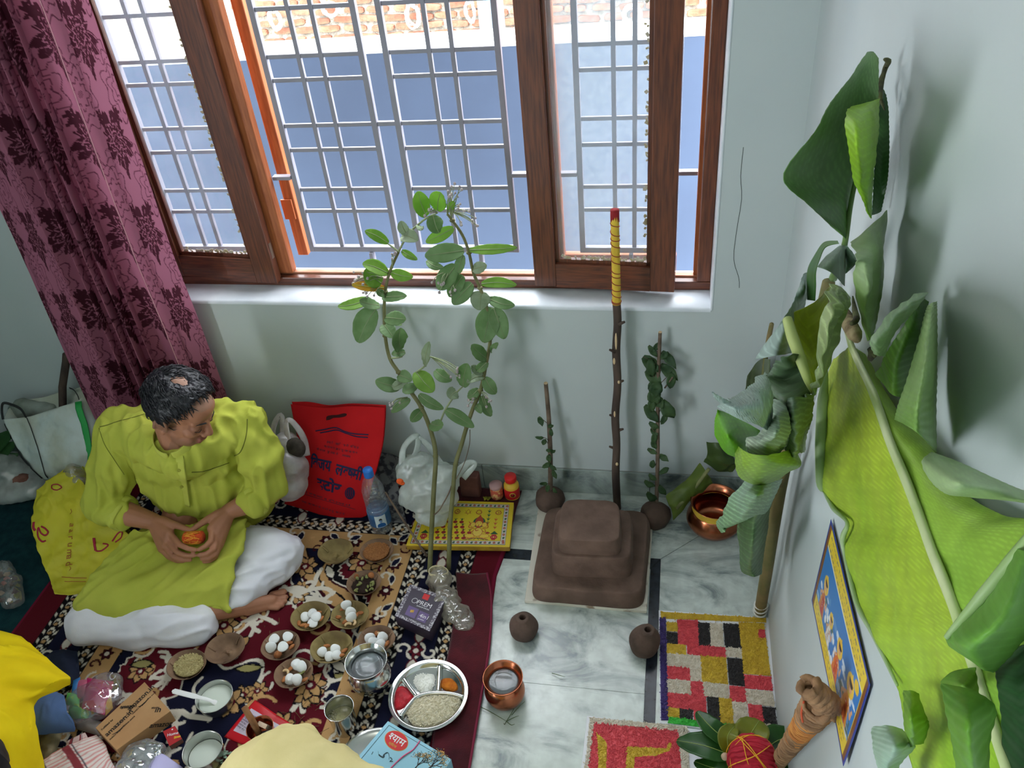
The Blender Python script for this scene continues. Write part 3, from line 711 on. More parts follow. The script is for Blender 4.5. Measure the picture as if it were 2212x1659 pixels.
def twig(name, label, top, base_px, d0, d1, ball_px, r0, leaves, seed):
    b = fl(*base_px, .05); ctr = fl(*ball_px, .035); ctr.y = min(ctr.y+.016, -.055)
    t = thing(name, label, 'plant', V(ctr.x, ctr.y, 0)); r = random.Random(seed)
    T = bw(*top, d0); P = [T, T.lerp(b, .3)+V(r.uniform(-.006, .006), 0, 0), T.lerp(b, .65)+V(r.uniform(-.006, .006), 0, 0), b, V(b.x, b.y, .015)]
    mb = MB(); mb.tube(P, [r0*.8, r0*.9, r0, r0*1.05, r0*1.05], 9, smooth=5); st = part('stem', mb, M_bark2, t, True)
    mb = MB(); mb.tube([T-V(0, 0, .001), T+V(0, 0, .002)], r0*.78, 9); part('cut_end', mb, M_cutwood, st)
    mb = MB(); mb.lathe([(.02, .001), (.044, .006), (.053, .03), (.049, .055), (.032, .072), (.012, .078)], (ctr.x, ctr.y, 0), 28, lambda a, h: (1+.04*math.sin(3*a+1)+.02*math.sin(7*a), 0)); part('clay_ball', mb, M_mud2, t, True)
    for (px, py, L, a, w_) in leaves:
        f = (py-top[1])/(base_px[1]-top[1]); d = d0+(0.11-d0)*f; p = bw(px, py, d); c = T.lerp(b, min(1, max(0, f)))
        bs = c.lerp(p, .25); dr = V(math.cos(a), -.25, math.sin(a)).normalized()
        mb = MB(); leafmesh(mb, p-dr*L*.5, p+dr*L*.5, w_, V(0, -1, .3), r.uniform(-.3, .3), .2, 6, 5, 1.2); lf = part('leaf', mb, M_leafdk, t, True, solid=.0006)
        mb = MB(); mb.tube([c, bs.lerp(p-dr*L*.5, .6)+V(0, 0, .003), p-dr*L*.5], .0011, 5, smooth=3); part('leaf_stalk', mb, M_bark2, lf, True)
    return t
twig('twig_in_clay', 'short twig with a cut pale top standing in clay left behind the altar', (1179, 828), (1189, 1068), .03, .1, (1186, 1085), .0085,
     [(1168, 910, .035, -1.2, .022), (1190, 920, .03, .7, .016), (1191, 935, .03, -1.5, .016), (1165, 945, .03, 2.9, .014), (1175, 955, .025, -2, .018), (1195, 975, .03, .9, .014), (1186, 990, .03, -1.6, .02), (1180, 1005, .035, -2.6, .02), (1195, 1010, .03, -.6, .018), (1174, 1045, .03, 2.8, .016), (1198, 1025, .035, -1.2, .018), (1183, 1055, .03, -1.8, .018), (1199, 1060, .025, -1, .014), (1186, 972, .022, .3, .015)], 2)
r9 = random.Random(4); LV = []
for py in list(range(750, 900, 9))+list(range(905, 1080, 14)):
    s_ = 1 if r9.random() > .45 else -1; big = 1.35 if 775 < py < 900 else .9
    LV.append((1426-(py-716)*.022+s_*r9.uniform(8, 17)*big+(10 if 800 < py < 870 else 0), py, r9.uniform(.035, .055)*big, r9.uniform(-2.6, -.4), r9.uniform(.02, .034)*big))
tw2 = twig('twig_in_clay', 'twig hung with wilted dark leaves standing in clay right behind the altar', (1426, 718), (1418, 1095), .03, .1, (1415, 1120), .0068, LV, 3)
mb = MB(); mb.tube([bw(1436, 838, .05), bw(1453, 815, .07)], .0026, 6); part('side_shoot', mb, M_bark2, tw2, True)
# two free clay balls with a hole
def clay_ball(px, py, r, lb, h=.085, sk=.0):
    p = fl(px, py, h*.45); mb = MB()
    prof = [(.02, .0), (r*.78, .004), (r, h*.34), (r*.9, h*.62), (r*.55, h*.86), (.02, h*.97), (.0125, h*.98), (.0095, h*.93), (.0085, h*.6), (.001, h*.55)]
    P2 = spl(np.array(prof), 34); mb.lathe([(max(1e-5, a), max(.0004, b)) for a, b in P2], (p.x, p.y, 0), 40, lambda a, t: (1+(.03*math.sin(2*a+r*90)+.02*math.sin(5*a))*(t < .7), 0))
    G = np.array(mb.v); G[:, 0] += sk*(G[:, 2]/h)**2; mb.v = [tuple(q) for q in G]
    return tag(part('clay_ball', mb, M_mud2, None, True), lb, 'clay ball')
clay_ball(1131, 1352, .046, 'round dark clay ball with a hole, standing on bare marble', .082)
clay_ball(1391, 1382, .047, 'conical clay ball with a hole beside the rice mosaic', .098, .012)

# ================================================================== metal vessels
M_copper = mat('polished_copper', (206, 128, 92), .24, 1., c2=(150, 88, 66), vs=9, bump=.15, bs=30, bd=.002)
M_steelp = mat('polished_steel', (206, 208, 206), .16, 1., bump=.06, bs=20, bd=.001)
M_steel2 = mat('brushed_steel', (190, 192, 188), .28, 1.)
M_water = mat('water', (196, 206, 210), .03, trans=.75, ior=1.33)
M_milk = mat('thin_milk', (218, 226, 214), .25, spec=.5)
def vessel(name, label, cat, rim_px, h, outer, m, z=RZ, n=48, inner_t=.0018, group=None):
    p = fl(rim_px[0], rim_px[1], z+h); t = thing(name, label, cat, V(p.x, p.y, z), group)
    P = spl(np.array(outer, float), 40); prof = [(max(a, 1e-5), b) for a, b in P]
    inn = [(max(a-inner_t, 1e-5), b+(inner_t if b < .01 else 0)) for a, b in P[::-1]]
    mb = MB(); mb.lathe([(1e-5, prof[0][1])]+prof+inn+[(1e-5, inn[-1][1])], (p.x, p.y, z), n); part('body', mb, m, t, True); return t, p
def disc(name, m, parent, c, r, dome=0., n=40):
    mb = MB(); mb.lathe([(r, 0), (r*.96, .0003+dome*.2), (r*.6, dome*.7+.0003), (1e-5, dome+.0003)], c, n); return part(name, mb, m, parent, True)
# copper lota with water on the marble
t, p = vessel('copper_pot', 'small copper water pot with flared rim standing on the marble', 'pot', (1086, 1463), .098, [(.03, 0), (.046, .004), (.056, .022), (.058, .04), (.051, .062), (.0435, .075), (.0445, .084), (.052, .093), (.0575, .098)], M_copper, 0.)
disc('water', M_water, t, (p.x, p.y, .078), .0415)
# big copper handi
t, p = vessel('copper_handi', 'wide copper pot with yellow thread round its neck in the corner', 'pot', (1546, 1082), .125, [(.04, 0), (.07, .006), (.09, .034), (.092, .055), (.08, .086), (.069, .098), (.068, .106), (.076, .119), (.083, .125)], M_copper, 0.)
mb = MB(); rr = random.Random(3)
for k in range(7): mb.tube([(p.x+(.0715+.001*rr.random()+.002*abs(k-3)/3)*math.cos(2*PI*i/40), p.y+(.0715+.001*rr.random()+.002*abs(k-3)/3)*math.sin(2*PI*i/40), .092+k*.0035+.001*math.sin(i*.9+k)) for i in range(41)], .0022, 5)
part('thread_band', mb, M_yellow, t, True)
# steel lota, tumbler, bowls
t, p = vessel('steel_pot', 'shiny steel water pot with wide rim beside the divided plate', 'pot', (790, 1427), .112, [(.035, 0), (.052, .005), (.062, .03), (.063, .05), (.055, .075), (.05, .086), (.0515, .095), (.058, .106), (.062, .112)], M_steelp)
disc('water', M_water, t, (p.x, p.y, RZ+.083), .048)
t, p = vessel('steel_tumbler', 'steel tumbler half full of cloudy liquid', 'tumbler', (732, 1529), .1, [(.031, 0), (.033, .003), (.035, .03), (.036, .06), (.0385, .09), (.0415, .1)], M_steelp)
disc('oil', mat('cloudy_yellow_liquid', (150, 146, 104), .08, spec=.6, c2=(190, 184, 140), vs=60), t, (p.x, p.y, RZ+.055), .0345)
mb = MB(); rr = random.Random(8)
for k in range(60): a = rr.uniform(2.6, 5.6); q = .033*math.sqrt(rr.uniform(.3, 1)); mb.ell((p.x+q*math.cos(a), p.y+q*math.sin(a), RZ+.0562), [rr.uniform(.0012, .0028)]*3, None, 6, 4)
stuff(part('froth', mb, mat('froth', (206, 200, 168), .4), t, True))
t, p = vessel('steel_bowl', 'steel bowl of milk with a white spoon in it', 'bowl', (462, 1503), .05, [(.034, 0), (.042, .003), (.049, .02), (.0525, .045), (.0545, .05)], M_steel2)
disc('milk', M_milk, t, (p.x, p.y, RZ+.032), .0500, .0)
t, p2 = vessel('steel_bowl', 'steel bowl of milk nearest the camera, with empty upper wall', 'bowl', (437, 1618), .055, [(.034, 0), (.042, .003), (.049, .022), (.0535, .05), (.0555, .055)], M_steel2)
disc('milk', M_milk, t, (p2.x, p2.y, RZ+.024), .0475, .0)
M_plastic = mat('white_plastic', (240, 240, 240), .3)
sa, sb = fl(372, 1492, RZ+.062), fl(452, 1512, RZ+.043)
mb = MB(); d = (sb-sa); mb.tube([sa, sa+d*.04, sa+d*.3, sa+d*.7, sa+d*.95, sb+d*.1+V(0, 0, -.006), sb+d*.28+V(0, 0, -.012), sb+d*.42+V(0, 0, -.014)], [(.001, .004), (.0016, .0085), (.0016, .0085), (.0015, .006), (.0014, .0055), (.0015, .008), (.0018, .0145), (.001, .004)], 10, flat=(0, 0, 1), smooth=4)
tag(part('spoon', mb, M_plastic, None, True), 'white plastic spoon resting in the upper milk bowl', 'spoon')
# copper cup with sticks of wood
t, p = vessel('copper_cup', 'small copper cup holding wood pieces on the red packet', 'cup', (561, 1572), .05, [(.02, 0), (.03, .003), (.0345, .02), (.035, .04), (.0385, .05)], M_copper, RZ+.008)
mb = MB(); a, b = fl(527, 1527, .115), fl(563, 1592, .035); mb.tube([a, a.lerp(b, .5)+V(.002, 0, 0), b], [.0085, .0095, .009], 8)
tag(part('wood_stick', mb, mat('brown_stick', (142, 98, 60), .8, c2=(110, 74, 46), vs=30), None, True), 'brown wooden stick leaning out of the copper cup', 'stick')
mb = MB(); mb.box(fl(572, 1568, .05), (.03, .012, .03), Matrix.Rotation(-.3, 3, 'Z') @ Matrix.Rotation(.4, 3, 'X')); tag(part('wood_block', mb, mat('pale_wood_block', (226, 206, 186), .7, c2=(160, 110, 60), vs=20)), 'pale square wood block inside the copper cup', 'wood')
# divided plate
ZPL = .0205
pc = fl(927, 1507, ZPL); R_ = (fl(1012, 1507, ZPL)-fl(841, 1507, ZPL)).length/2
pl = thing('divided_plate', 'round steel plate with four compartments of rice and powders', 'plate', V(pc.x, pc.y, ZPL))
mb = MB(); mb.lathe([(1e-5, .001), (R_*.9, .001), (R_*.955, .012), (R_*.99, .0175), (R_, .0165), (R_, .0185), (R_*.985, .0195), (R_*.94, .0175), (R_*.925, .0185), (R_*.885, .0175), (R_*.86, .006), (R_*.83, .0032), (1e-5, .003)], (pc.x, pc.y, ZPL), 80)
part('plate_body', mb, M_steelp, pl, True)
def ridge(pts):
    mb = MB(); P = [fl(a, b, ZPL+.013) for a, b in pts]; mb.tube([q-V(0, 0, .004) for q in P], [(.0085, .0075)]*len(P), 10, flat=(0, 0, 1), smooth=6); part('divider', mb, M_steelp, pl, True)
ridge([(866, 1546), (884, 1522), (899, 1506), (922, 1498), (948, 1496), (975, 1498), (1001, 1505)]); ridge([(872, 1466), (884, 1484), (899, 1504)]); ridge([(949, 1438), (948, 1465), (946, 1494)])
# ================================================================== grains, leaf bowls, offerings
def grains(name, pts, size, m, parent, seed=0, flat=.35):
    # pts (n,3); each grain is a small 8-sided spindle lying at random
    r = np.random.default_rng(seed); n = len(pts); L, W_ = size
    a = r.uniform(0, 2*PI, n); t = r.uniform(-flat, flat, n); sc_ = r.uniform(.8, 1.2, n)
    d = np.stack([np.cos(a)*np.cos(t), np.sin(a)*np.cos(t), np.sin(t)], 1); s_ = np.stack([-np.sin(a), np.cos(a), 0*a], 1); u = np.cross(d, s_)
    p = np.asarray(pts); h = (L/2*sc_)[:, None]; q = (W_/2*sc_)[:, None]
    vs = np.stack([p-d*h, p-d*h*.45+s_*q, p-d*h*.45+u*q, p-d*h*.45-s_*q, p+d*h*.5+s_*q, p+d*h*.5+u*q, p+d*h*.5-s_*q, p+d*h], 1).reshape(-1, 3)
    base = np.array([[0, 1, 2], [0, 2, 3], [7, 5, 4], [7, 6, 5]]); b4 = np.array([[1, 4, 5, 2], [2, 5, 6, 3]])
    o = np.arange(n)*8
    F = [tuple(x) for x in (base[None]+o[:, None, None]).reshape(-1, 3).tolist()]+[tuple(x) for x in (b4[None]+o[:, None, None]).reshape(-1, 4).tolist()]
    mb = MB(); mb.v = [tuple(x) for x in vs.tolist()]; mb.f = F
    return stuff(part(name, mb, m, parent, True))
M_rice = mat('raw_rice', (226, 218, 194), .5, c2=(206, 194, 160), vs=120)
M_ricew = mat('white_rice_on_foil', (236, 236, 228), .4)
M_orange = mat('orange_powder', (206, 120, 30), .95, c2=(180, 92, 22), vs=60, bump=.8, bs=200, bd=.003)
M_red = mat('red_vermilion_paste', (206, 24, 44), .55, c2=(170, 14, 34), vs=30, bump=.8, bs=60, bd=.006)
def mound(name, m, parent, poly, h, z, seed, grain=None, n=1500, dens=None):
    # heap whose outline follows poly (pixels); returns sample points on the heap
    P = np.array([tuple(fl(a, b, z)) for a, b in poly]); c = P.mean(0); ang = 64
    R = spl(np.vstack([P, P[:1]]), ang+1)[:-1]; rings = []
    for s_, hh in ((1, 0), (.93, .3), (.8, .62), (.6, .85), (.35, .97), (.05, 1)):
        q = c+(R-c)*s_; q[:, 2] = z+h*hh; rings.append(q)
    G = spl(np.array(rings), 22); nz = noise3(G, 60, seed)-.5; G[1:, :, 2] += nz[1:]*h*.5
    mb = MB(); mb.grid(G, True); o = len(mb.v); mb.add([G[-1].mean(0)], []); b = o-ang; mb.f += [(b+k, b+(k+1) % ang, o) for k in range(ang)]
    ob = part(name, mb, m, parent, True)
    r = np.random.default_rng(seed); i = (22*(1-np.sqrt(r.random(n)*.998))).astype(int).clip(0, 21); j = r.integers(0, ang, n); k = (j+1) % ang; t = r.random((n, 1))
    pts = G[i, j]*(1-t)+G[i, k]*t; pts += r.normal(0, .0012, pts.shape); pts[:, 2] = np.maximum(pts[:, 2], z)+.0008
    return ob, pts
ZP = ZPL+.0035
hp, pts = mound('rice_heap', M_rice, pl, [(880, 1543), (888, 1520), (903, 1510), (935, 1502), (970, 1503), (992, 1512), (990, 1530), (972, 1552), (948, 1566), (915, 1572), (890, 1562)], .013, ZP, 1)
grains('rice_grains', np.vstack([pts, mound.__defaults__ and pts+RNG.normal(0, .0015, pts.shape)]), (.0062, .0021), M_rice, hp, 1)
hp, pts = mound('small_rice_heap', M_ricew, pl, [(893, 1475), (900, 1460), (918, 1457), (937, 1460), (938, 1480), (928, 1494), (908, 1494)], .006, ZP, 2, n=420)
grains('rice_grains', pts, (.0058, .002), M_ricew, hp, 2)
mound('orange_powder_heap', M_orange, pl, [(952, 1474), (958, 1466), (975, 1466), (988, 1480), (986, 1492), (968, 1493), (954, 1486)], .008, ZP, 3)
mound('vermilion_smear', M_red, pl, [(852, 1520), (855, 1490), (868, 1482), (882, 1490), (894, 1506), (882, 1522), (868, 1532), (856, 1533)], .008, ZP, 4)

M_dona = [mat('dry_leaf_bowl_olive', (150, 132, 84), .8, c2=(112, 94, 58), vs=16, bump=.5, bs=26, bd=.004), mat('dry_leaf_bowl_brown', (142, 112, 88), .8, c2=(104, 80, 62), vs=16, bump=.5, bs=26, bd=.004)]
M_bat = mat('white_sugar_drop', (238, 240, 240), .55, bump=.3, bs=120, bd=.001)
M_alm = mat('almond_skin', (184, 118, 66), .65, c2=(150, 88, 46), vs=60, bump=.5, bs=160, bd=.001)
M_cash = mat('cashew', (222, 190, 144), .5); M_wal = mat('areca_nut', (176, 112, 66), .8, c2=(140, 84, 48), vs=80, bump=.8, bs=90, bd=.003)
M_card = mat('green_cardamom', (150, 152, 96), .7, c2=(110, 116, 62), vs=90); M_clove = mat('dark_clove', (52, 36, 30), .9)
def bowl(px, py, rpx, rot, label, mi, h=.034, tip=.12, sq=.9, tilt=0.):
    p = fl(px, py, RZ+h); r = rpx*(fl(px+1, py, RZ+h)-p).length; rr = random.Random(int(px*7+py))
    ph = rot; n = 64
    def wob(a, t):
        b = a-ph; lobe = 1+tip*max(0, math.cos(b))**3-.05*max(0, math.cos(b-2.2))**6+.025*math.sin(5*a+px)+.015*math.sin(9*a)
        return (1+(lobe-1)*t, (.006*math.cos(b)*t*t+.003*math.sin(3*a+px)*t*t))
    prof = [(r*.42, .0005), (r*.5, .001), (r*.66, .008), (r*.84, .021), (r*.97, h*.93), (r*1.0, h), (r*.965, h*.985), (r*.8, .0225), (r*.62, .0095), (r*.46, .0035), (r*.36, .003), (r*.33, .0042), (r*.28, .003), (r*.2, .003), (r*.17, .004), (r*.12, .003), (1e-5, .003)]
    mb = MB(); mb.lathe(prof, (p.x, p.y, RZ), n, wob, None, 1., sq)
    t = thing('leaf_bowl', label, 'bowl', V(p.x, p.y, RZ), 'stitched leaf bowls on the carpet')
    b = part('bowl_shell', mb, M_dona[mi], t, True)
    # stitched pleats on the wall
    for a in (rot+2.2, rot-2.2, rot+.2):
        mb = MB()
        f = lambda q, zz: V(p.x+q*r*math.cos(a), p.y+q*r*sq*math.sin(a), RZ+zz)
        mb.tube([f(.60, .0105), f(.8, .0245), f(.95, h*.93)], [(.0012, .0035)]*3, 6, flat=(0, 0, 1), smooth=3)
        part('pleat', mb, M_dona[mi], t, True)
    return t, p, r
B = {}
for k, px, py, rp, rot, lb, mi in (
    ('olive', 725, 1190, 38, 2.6, 'empty olive green leaf bowl near the man\'s knee', 0), ('wheat', 813, 1188, 36, .4, 'leaf bowl filled with brown mustard grain below the bottle', 1),
    ('card', 785, 1258, 37, .6, 'leaf bowl of green cardamom and cloves', 1), ('a', 755, 1327, 41, -.6, 'leaf bowl with three upright sugar drops and cashews', 0), ('b', 670, 1330, 42, .5, 'leaf bowl by the bare foot with clustered sugar drops', 0),
    ('c', 605, 1393, 41, .7, 'brown leaf bowl with four sugar discs and areca nut', 1), ('d', 715, 1397, 45, .2, 'largest leaf bowl with sugar drops and one almond in the middle of the rug', 0), ('e', 812, 1381, 40, .5, 'leaf bowl of sugar drops partly behind the steel pot', 1),
    ('f', 633, 1453, 41, .4, 'leaf bowl with heart-like sugar drops, lowest of its cluster', 1), ('g', 485, 1400, 42, .9, 'empty brown leaf bowl with spiral base', 1), ('h', 403, 1435, 41, 2.9, 'brown leaf bowl of unhusked paddy grain', 1)):
    B[k] = bowl(px, py, rp, rot, lb, mi)
def fill(k, px, py, rpx, zh, name, m, size, n, seed, dome=.004):
    t, p, r = B[k]; c = fl(px, py, RZ+zh); r_ = np.random.default_rng(seed); q = np.sqrt(r_.random(n)); a = r_.uniform(0, 2*PI, n); R = r*rpx
    mb = MB(); mb.lathe([(R, -.004), (R*.97, 0), (R*.6, dome*.7), (1e-5, dome)], (c.x, c.y, RZ+zh), 30, None, None, 1, .9); h_ = part(name+'_heap', mb, m, t, True)
    P = np.stack([c.x+R*q*np.cos(a), c.y+R*.9*q*np.sin(a), RZ+zh+dome*(1-q**2)+r_.uniform(.0003, .0025, n)], 1); grains(name+'_grains', P, size, m, h_, seed, .5)
fill('wheat', 812, 1190, .80, .022, 'mustard', mat('brown_mustard', (186, 128, 72), .6, c2=(146, 92, 50), vs=200), (.004, .0026), 900, 3)
fill('h', 408, 1436, .76, .022, 'paddy', mat('unhusked_paddy', (198, 184, 132), .6, c2=(166, 148, 96), vs=200), (.0095, .0026), 480, 4, .006)
fill('card', 785, 1262, .72, .017, 'clove', M_clove, (.009, .002), 260, 5, .003)
def bat(k, px, py, z, r, lb, tilt=(0, 0), kind='disc', rot=0.):
    c = fl(px, py, RZ+z); M = Matrix.Rotation(rot, 3, 'Z') @ Matrix.Rotation(tilt[0], 3, 'X') @ Matrix.Rotation(tilt[1], 3, 'Y'); mb = MB()
    prof = [(1e-5, -.004), (r*.8, -.0038), (r*.97, -.0015), (r, 0), (r*.9, .003), (r*.6, .0068), (r*.3, .0085), (1e-5, .009)] if kind == 'dome' else ([(1e-5, -.006), (r*.85, -.0055), (r, -.003), (r, .003), (r*.88, .0055), (1e-5, .006)] if kind == 'disc' else [(1e-5, -.004), (r*.85, -.0038), (r, -.001), (r*.82, .004), (r*.5, .0085), (r*.16, .0125), (1e-5, .0145)])
    prof = [(q_, zz*(.62 if kind != 'tip' else .8)) for q_, zz in prof]
    mb.lathe(prof, c, 24, (lambda a, t: (1+.05*math.sin(3*a+px), 0)), M); tag(part('sugar_drop', mb, M_bat, None, True), lb, 'sweet', 'sugar drops in the leaf bowls')
def nut(kind, px, py, z, lb, a=0., s_=1.):
    c = fl(px, py, RZ+z); M = Matrix.Rotation(a, 3, 'Z'); mb = MB()
    if kind == 'almond':
        mb.ell(c, (.0115*s_, .0065*s_, .0042*s_), M, 12, 8); G = np.array(mb.v); d = (np.array(M.transposed() @ Vector((0, 0, 0))),); 
        tag(part('almond', mb, M_alm, None, True), lb, 'nut', 'nuts in the leaf bowls')
    elif kind == 'cashew':
        P = [c+M @ V(.0095*math.cos(t)-.003, .0095*math.sin(t), 0) for t in np.linspace(-1.5, 1.5, 7)]; mb.tube(P, [.0022, .0042, .0046, .0044, .0046, .0042, .002], 9, smooth=3); tag(part('cashew', mb, M_cash, None, True), lb, 'nut', 'nuts in the leaf bowls')
    elif kind == 'areca':
        mb.lathe([(1e-5, -.009), (.008, -.008), (.0125, -.002), (.011, .005), (.006, .009), (1e-5, .0105)], c, 16, lambda q, t: (1+.06*math.sin(4*q), 0)); tag(part('areca_nut', mb, M_wal, None, True), lb, 'nut', 'nuts in the leaf bowls')
    else:
        mb.ell(c, (.0085*s_, .0042*s_, .0040*s_), M, 10, 8); tag(part('cardamom_pod', mb, M_card, None, True), lb, 'spice', 'cardamom pods in the leaf bowl')
z0 = .019
for px, py, rt, w_ in ((748, 1307, .5, 'rearmost upright'), (757, 1322, .55, 'middle upright'), (759, 1333, .6, 'foremost upright')): bat('a', px, py, z0+.012, .0175, w_+' sugar drop in the bowl with cashews', (1.15, 0), 'dome', rt)
for q in ((660, 1332, .0, 'dome', 'leftmost'), (675, 1325, .006, 'tip', 'rearmost pointed'), (676, 1345, .0, 'disc', 'flat foremost'), (683, 1332, .008, 'dome', 'rightmost')): bat('b', q[0], q[1], z0+q[2], .0165, q[4]+' white sugar drop in the bowl beside the bare foot', (.3, .2), q[3])
for q in ((592, 1380, .006, 'rear left'), (622, 1375, .006, 'rear right'), (611, 1397, .008, 'front right')): bat('c', q[0], q[1], z0+q[2], .0168, q[3]+' white sugar disc in the bowl with the areca nut', (.25, .1))
bat('c', 585, 1398, z0+.006, .017, 'tilted sugar disc at the left of the bowl with the areca nut', (.9, .5))
for q in ((696, 1408, 0, 'dome', 'leftmost'), (724, 1402, .008, 'dome', 'rear right'), (712, 1418, 0, 'disc', 'flat foremost'), (727, 1415, .002, 'dome', 'rightmost')): bat('d', q[0], q[1], z0+q[2], .0155, q[4]+' white sugar drop in the largest leaf bowl', (.5, .1), q[3], .3)
for q in ((799, 1379, .004, 'leftmost'), (826, 1377, .008, 'rear right'), (822, 1393, .004, 'front right'), (806, 1388, .008, 'middle')): bat('e', q[0], q[1], z0+q[2], .0175, q[3]+' white sugar drop in the bowl behind the steel pot', (.9, .2), 'dome', .5)
for q in ((640, 1436, .006, 'tip', 'rear left pointed'), (651, 1440, .008, 'dome', 'rear right'), (626, 1468, .0, 'tip', 'front left pointed'), (641, 1468, .008, 'dome', 'front right')): bat('f', q[0], q[1], z0+q[2], .0178, q[4]+' sugar drop in the lowest bowl of the cluster', (.7, -.3), q[3], .4)
for kd, px, py, a, lb in (('almond', 737, 1316, .4, 'a'), ('almond', 731, 1333, 0, 'a'), ('almond', 770, 1330, 1.4, 'a'), ('almond', 745, 1343, 1., 'a'), ('cashew', 763, 1345, .5, 'a'), ('cashew', 752, 1350, 2, 'a'), ('almond', 778, 1324, .2, 'a'),
    ('almond', 688, 1323, .3, 'b'), ('almond', 655, 1350, .5, 'b'), ('almond', 646, 1346, 2, 'b'), ('almond', 664, 1351, 1, 'b'), ('almond', 694, 1336, 1.3, 'b'),
    ('areca', 600, 1414, 0, 'c'), ('almond', 612, 1372, .5, 'c'), ('almond', 630, 1397, 1.1, 'c'), ('almond', 625, 1388, .1, 'c'),
    ('almond', 706, 1395, .1, 'd'), ('almond', 744, 1405, .8, 'd'), ('almond', 737, 1415, .2, 'd'), ('almond', 813, 1368, 1.8, 'e'), ('almond', 836, 1390, 1.3, 'e'), ('cashew', 818, 1372, 1, 'e'),
    ('cashew', 617, 1452, 1.2, 'f'), ('almond', 628, 1444, 1, 'f'), ('almond', 614, 1467, 1.5, 'f'), ('almond', 659, 1468, .6, 'f'), ('cardamom', 655, 1452, 1, 'f'), ('cardamom', 648, 1456, .2, 'f')):
    t0_, p0_, r0_ = B[lb]; q0_ = fl(px, py, RZ+z0); dx, dy = q0_.x-p0_.x, q0_.y-p0_.y
    ang_ = ('right', 'rear right', 'rear', 'rear left', 'left', 'front left', 'front', 'front right')[int(round(math.atan2(dy, dx)/(PI/4))) % 8]
    seen_ = globals().setdefault('NSEEN', set()); key_ = (kd, lb, ang_)
    if key_ in seen_: ang_ = 'outer '+ang_
    seen_.add(key_)
    nut(kd, px, py, z0, ('%s at the %s side of the ' % ({'almond': 'brown almond', 'cashew': 'pale curved cashew', 'areca': 'round areca nut', 'cardamom': 'green cardamom pod'}[kd], ang_))+{'a': 'bowl of upright sugar drops', 'b': 'bowl beside the bare foot', 'c': 'bowl of four sugar discs', 'd': 'largest leaf bowl', 'e': 'bowl behind the steel pot', 'f': 'lowest bowl of the cluster'}[lb], a)
rr = random.Random(6)
for k in range(15):
    a = rr.uniform(0, 6.28); q = 26*math.sqrt(rr.random()); nut('card', 785+q*math.cos(a)*1.0, 1262+q*math.sin(a)*.75, .024, 'green cardamom pod at the %s %s of the clove bowl' % (('outer', 'inner')[q < 15], ('right', 'front right', 'front', 'front left', 'left', 'rear left', 'rear', 'rear right')[int(round((a % (2*PI))/(PI/4))) % 8]), rr.uniform(0, 3), rr.uniform(.8, 1.15))
for px, py, w_ in ((768, 1244, 'left'), (803, 1242, 'right')): nut('areca', px, py, .022, 'round areca nut at the %s rim of the clove bowl' % w_, 0)

# ================================================================== boxes and packets
def obox(name, corners, h, m, parent=None, z=RZ, bev=.0012, top=True):
    # corners: pixels of the TOP face (4, any winding) at height z+h
    P = [fl(a, b, z+h) for a, b in corners]; mb = MB()
    ar = sum(P[i].x*P[(i+1) % 4].y-P[(i+1) % 4].x*P[i].y for i in range(4))
    if ar < 0: P = P[::-1]
    mb.add([V(p.x, p.y, zz) for zz in (z, z+h) for p in P], [(3, 2, 1, 0), (4, 5, 6, 7)]+[(i, (i+1) % 4, 4+(i+1) % 4, 4+i) for i in range(4)])
    return part(name, mb, m, parent, bevel=bev)
def uvq(c, h, z=RZ):
    P = [fl(a, b, z+h) for a, b in c]
    return lambda u, v: P[0]*(1-u)*(1-v)+P[1]*u*(1-v)+P[2]*u*v+P[3]*(1-u)*v
def flat_print(name, f, poly, m, parent, lift=.0005):
    mb = MB(); P = [f(u, v)+V(0, 0, lift) for u, v in poly]; 
    ar = sum(P[i].x*P[(i+1) % len(P)].y-P[(i+1) % len(P)].x*P[i].y for i in range(len(P)))
    if ar < 0: P = P[::-1]
    n = len(P); mb.add(P+[p-V(0, 0, lift*.8) for p in P], [tuple(range(n))]+[(i, n+i, n+(i+1) % n, (i+1) % n) for i in range(n)]); return part(name, mb, m, parent)
M_kraft = mat('brown_cardboard', (190, 148, 104), .85, c2=(176, 132, 90), vs=9, bump=.1, bs=90, bd=.001)
M_ink = mat('black_print', (30, 27, 26), .7)
kc = [(205, 1568), (316, 1472), (372, 1534), (263, 1630)]      # top face
hK = .05; kc = [(206, 1572), (312, 1473), (368, 1536), (252, 1620)]
t = thing('cardboard_box', 'brown cardboard parcel box with black printed tape lettering', 'box', V(*[sum(fl(a, b, 0)[i] for a, b in kc)/4 for i in range(2)], RZ))
obox('carton', kc, hK, M_kraft, t); f = uvq(kc, hK); xd = f(1, 0)-f(0, 0); yd = f(0, 0)-f(0, 1)
def tx(s, u, v, size, m, par, ff, rot=0, off=.01, lift=.0008, sh=0., name='lettering'):
    x_ = ff(1, 0)-ff(0, 0); x_.normalize(); y_ = ff(0, 0)-ff(0, 1); y_.normalize(); c_, s__ = math.cos(rot), math.sin(rot)
    return text(s, size, m, par, ff(u, v)+V(0, 0, lift), x_*c_+y_*s__, y_*c_-x_*s__, name, off, .0001, shear=sh)
tx('amazon.in', .03, .48, .0225, M_ink, t, f, 0, .016); tx('amazon.in', .53, .33, .0225, M_ink, t, f, 0, .016); tx('India\'s largest online store', .03, .63, .008, M_ink, t, f); tx('world\'s largest online store', .53, .46, .0076, M_ink, t, f)
tx('amazon', .45, .08, .016, M_ink, t, f, -.9, .01); tx('Fulfilled by', .04, .22, .009, M_ink, t, f); tx('packed', .47, .12, .012, M_ink, t, f, -.9)
flat_print('printed_line', f, [(.3, .40), (.62, .30), (.62, .31), (.3, .415)], M_ink, t)
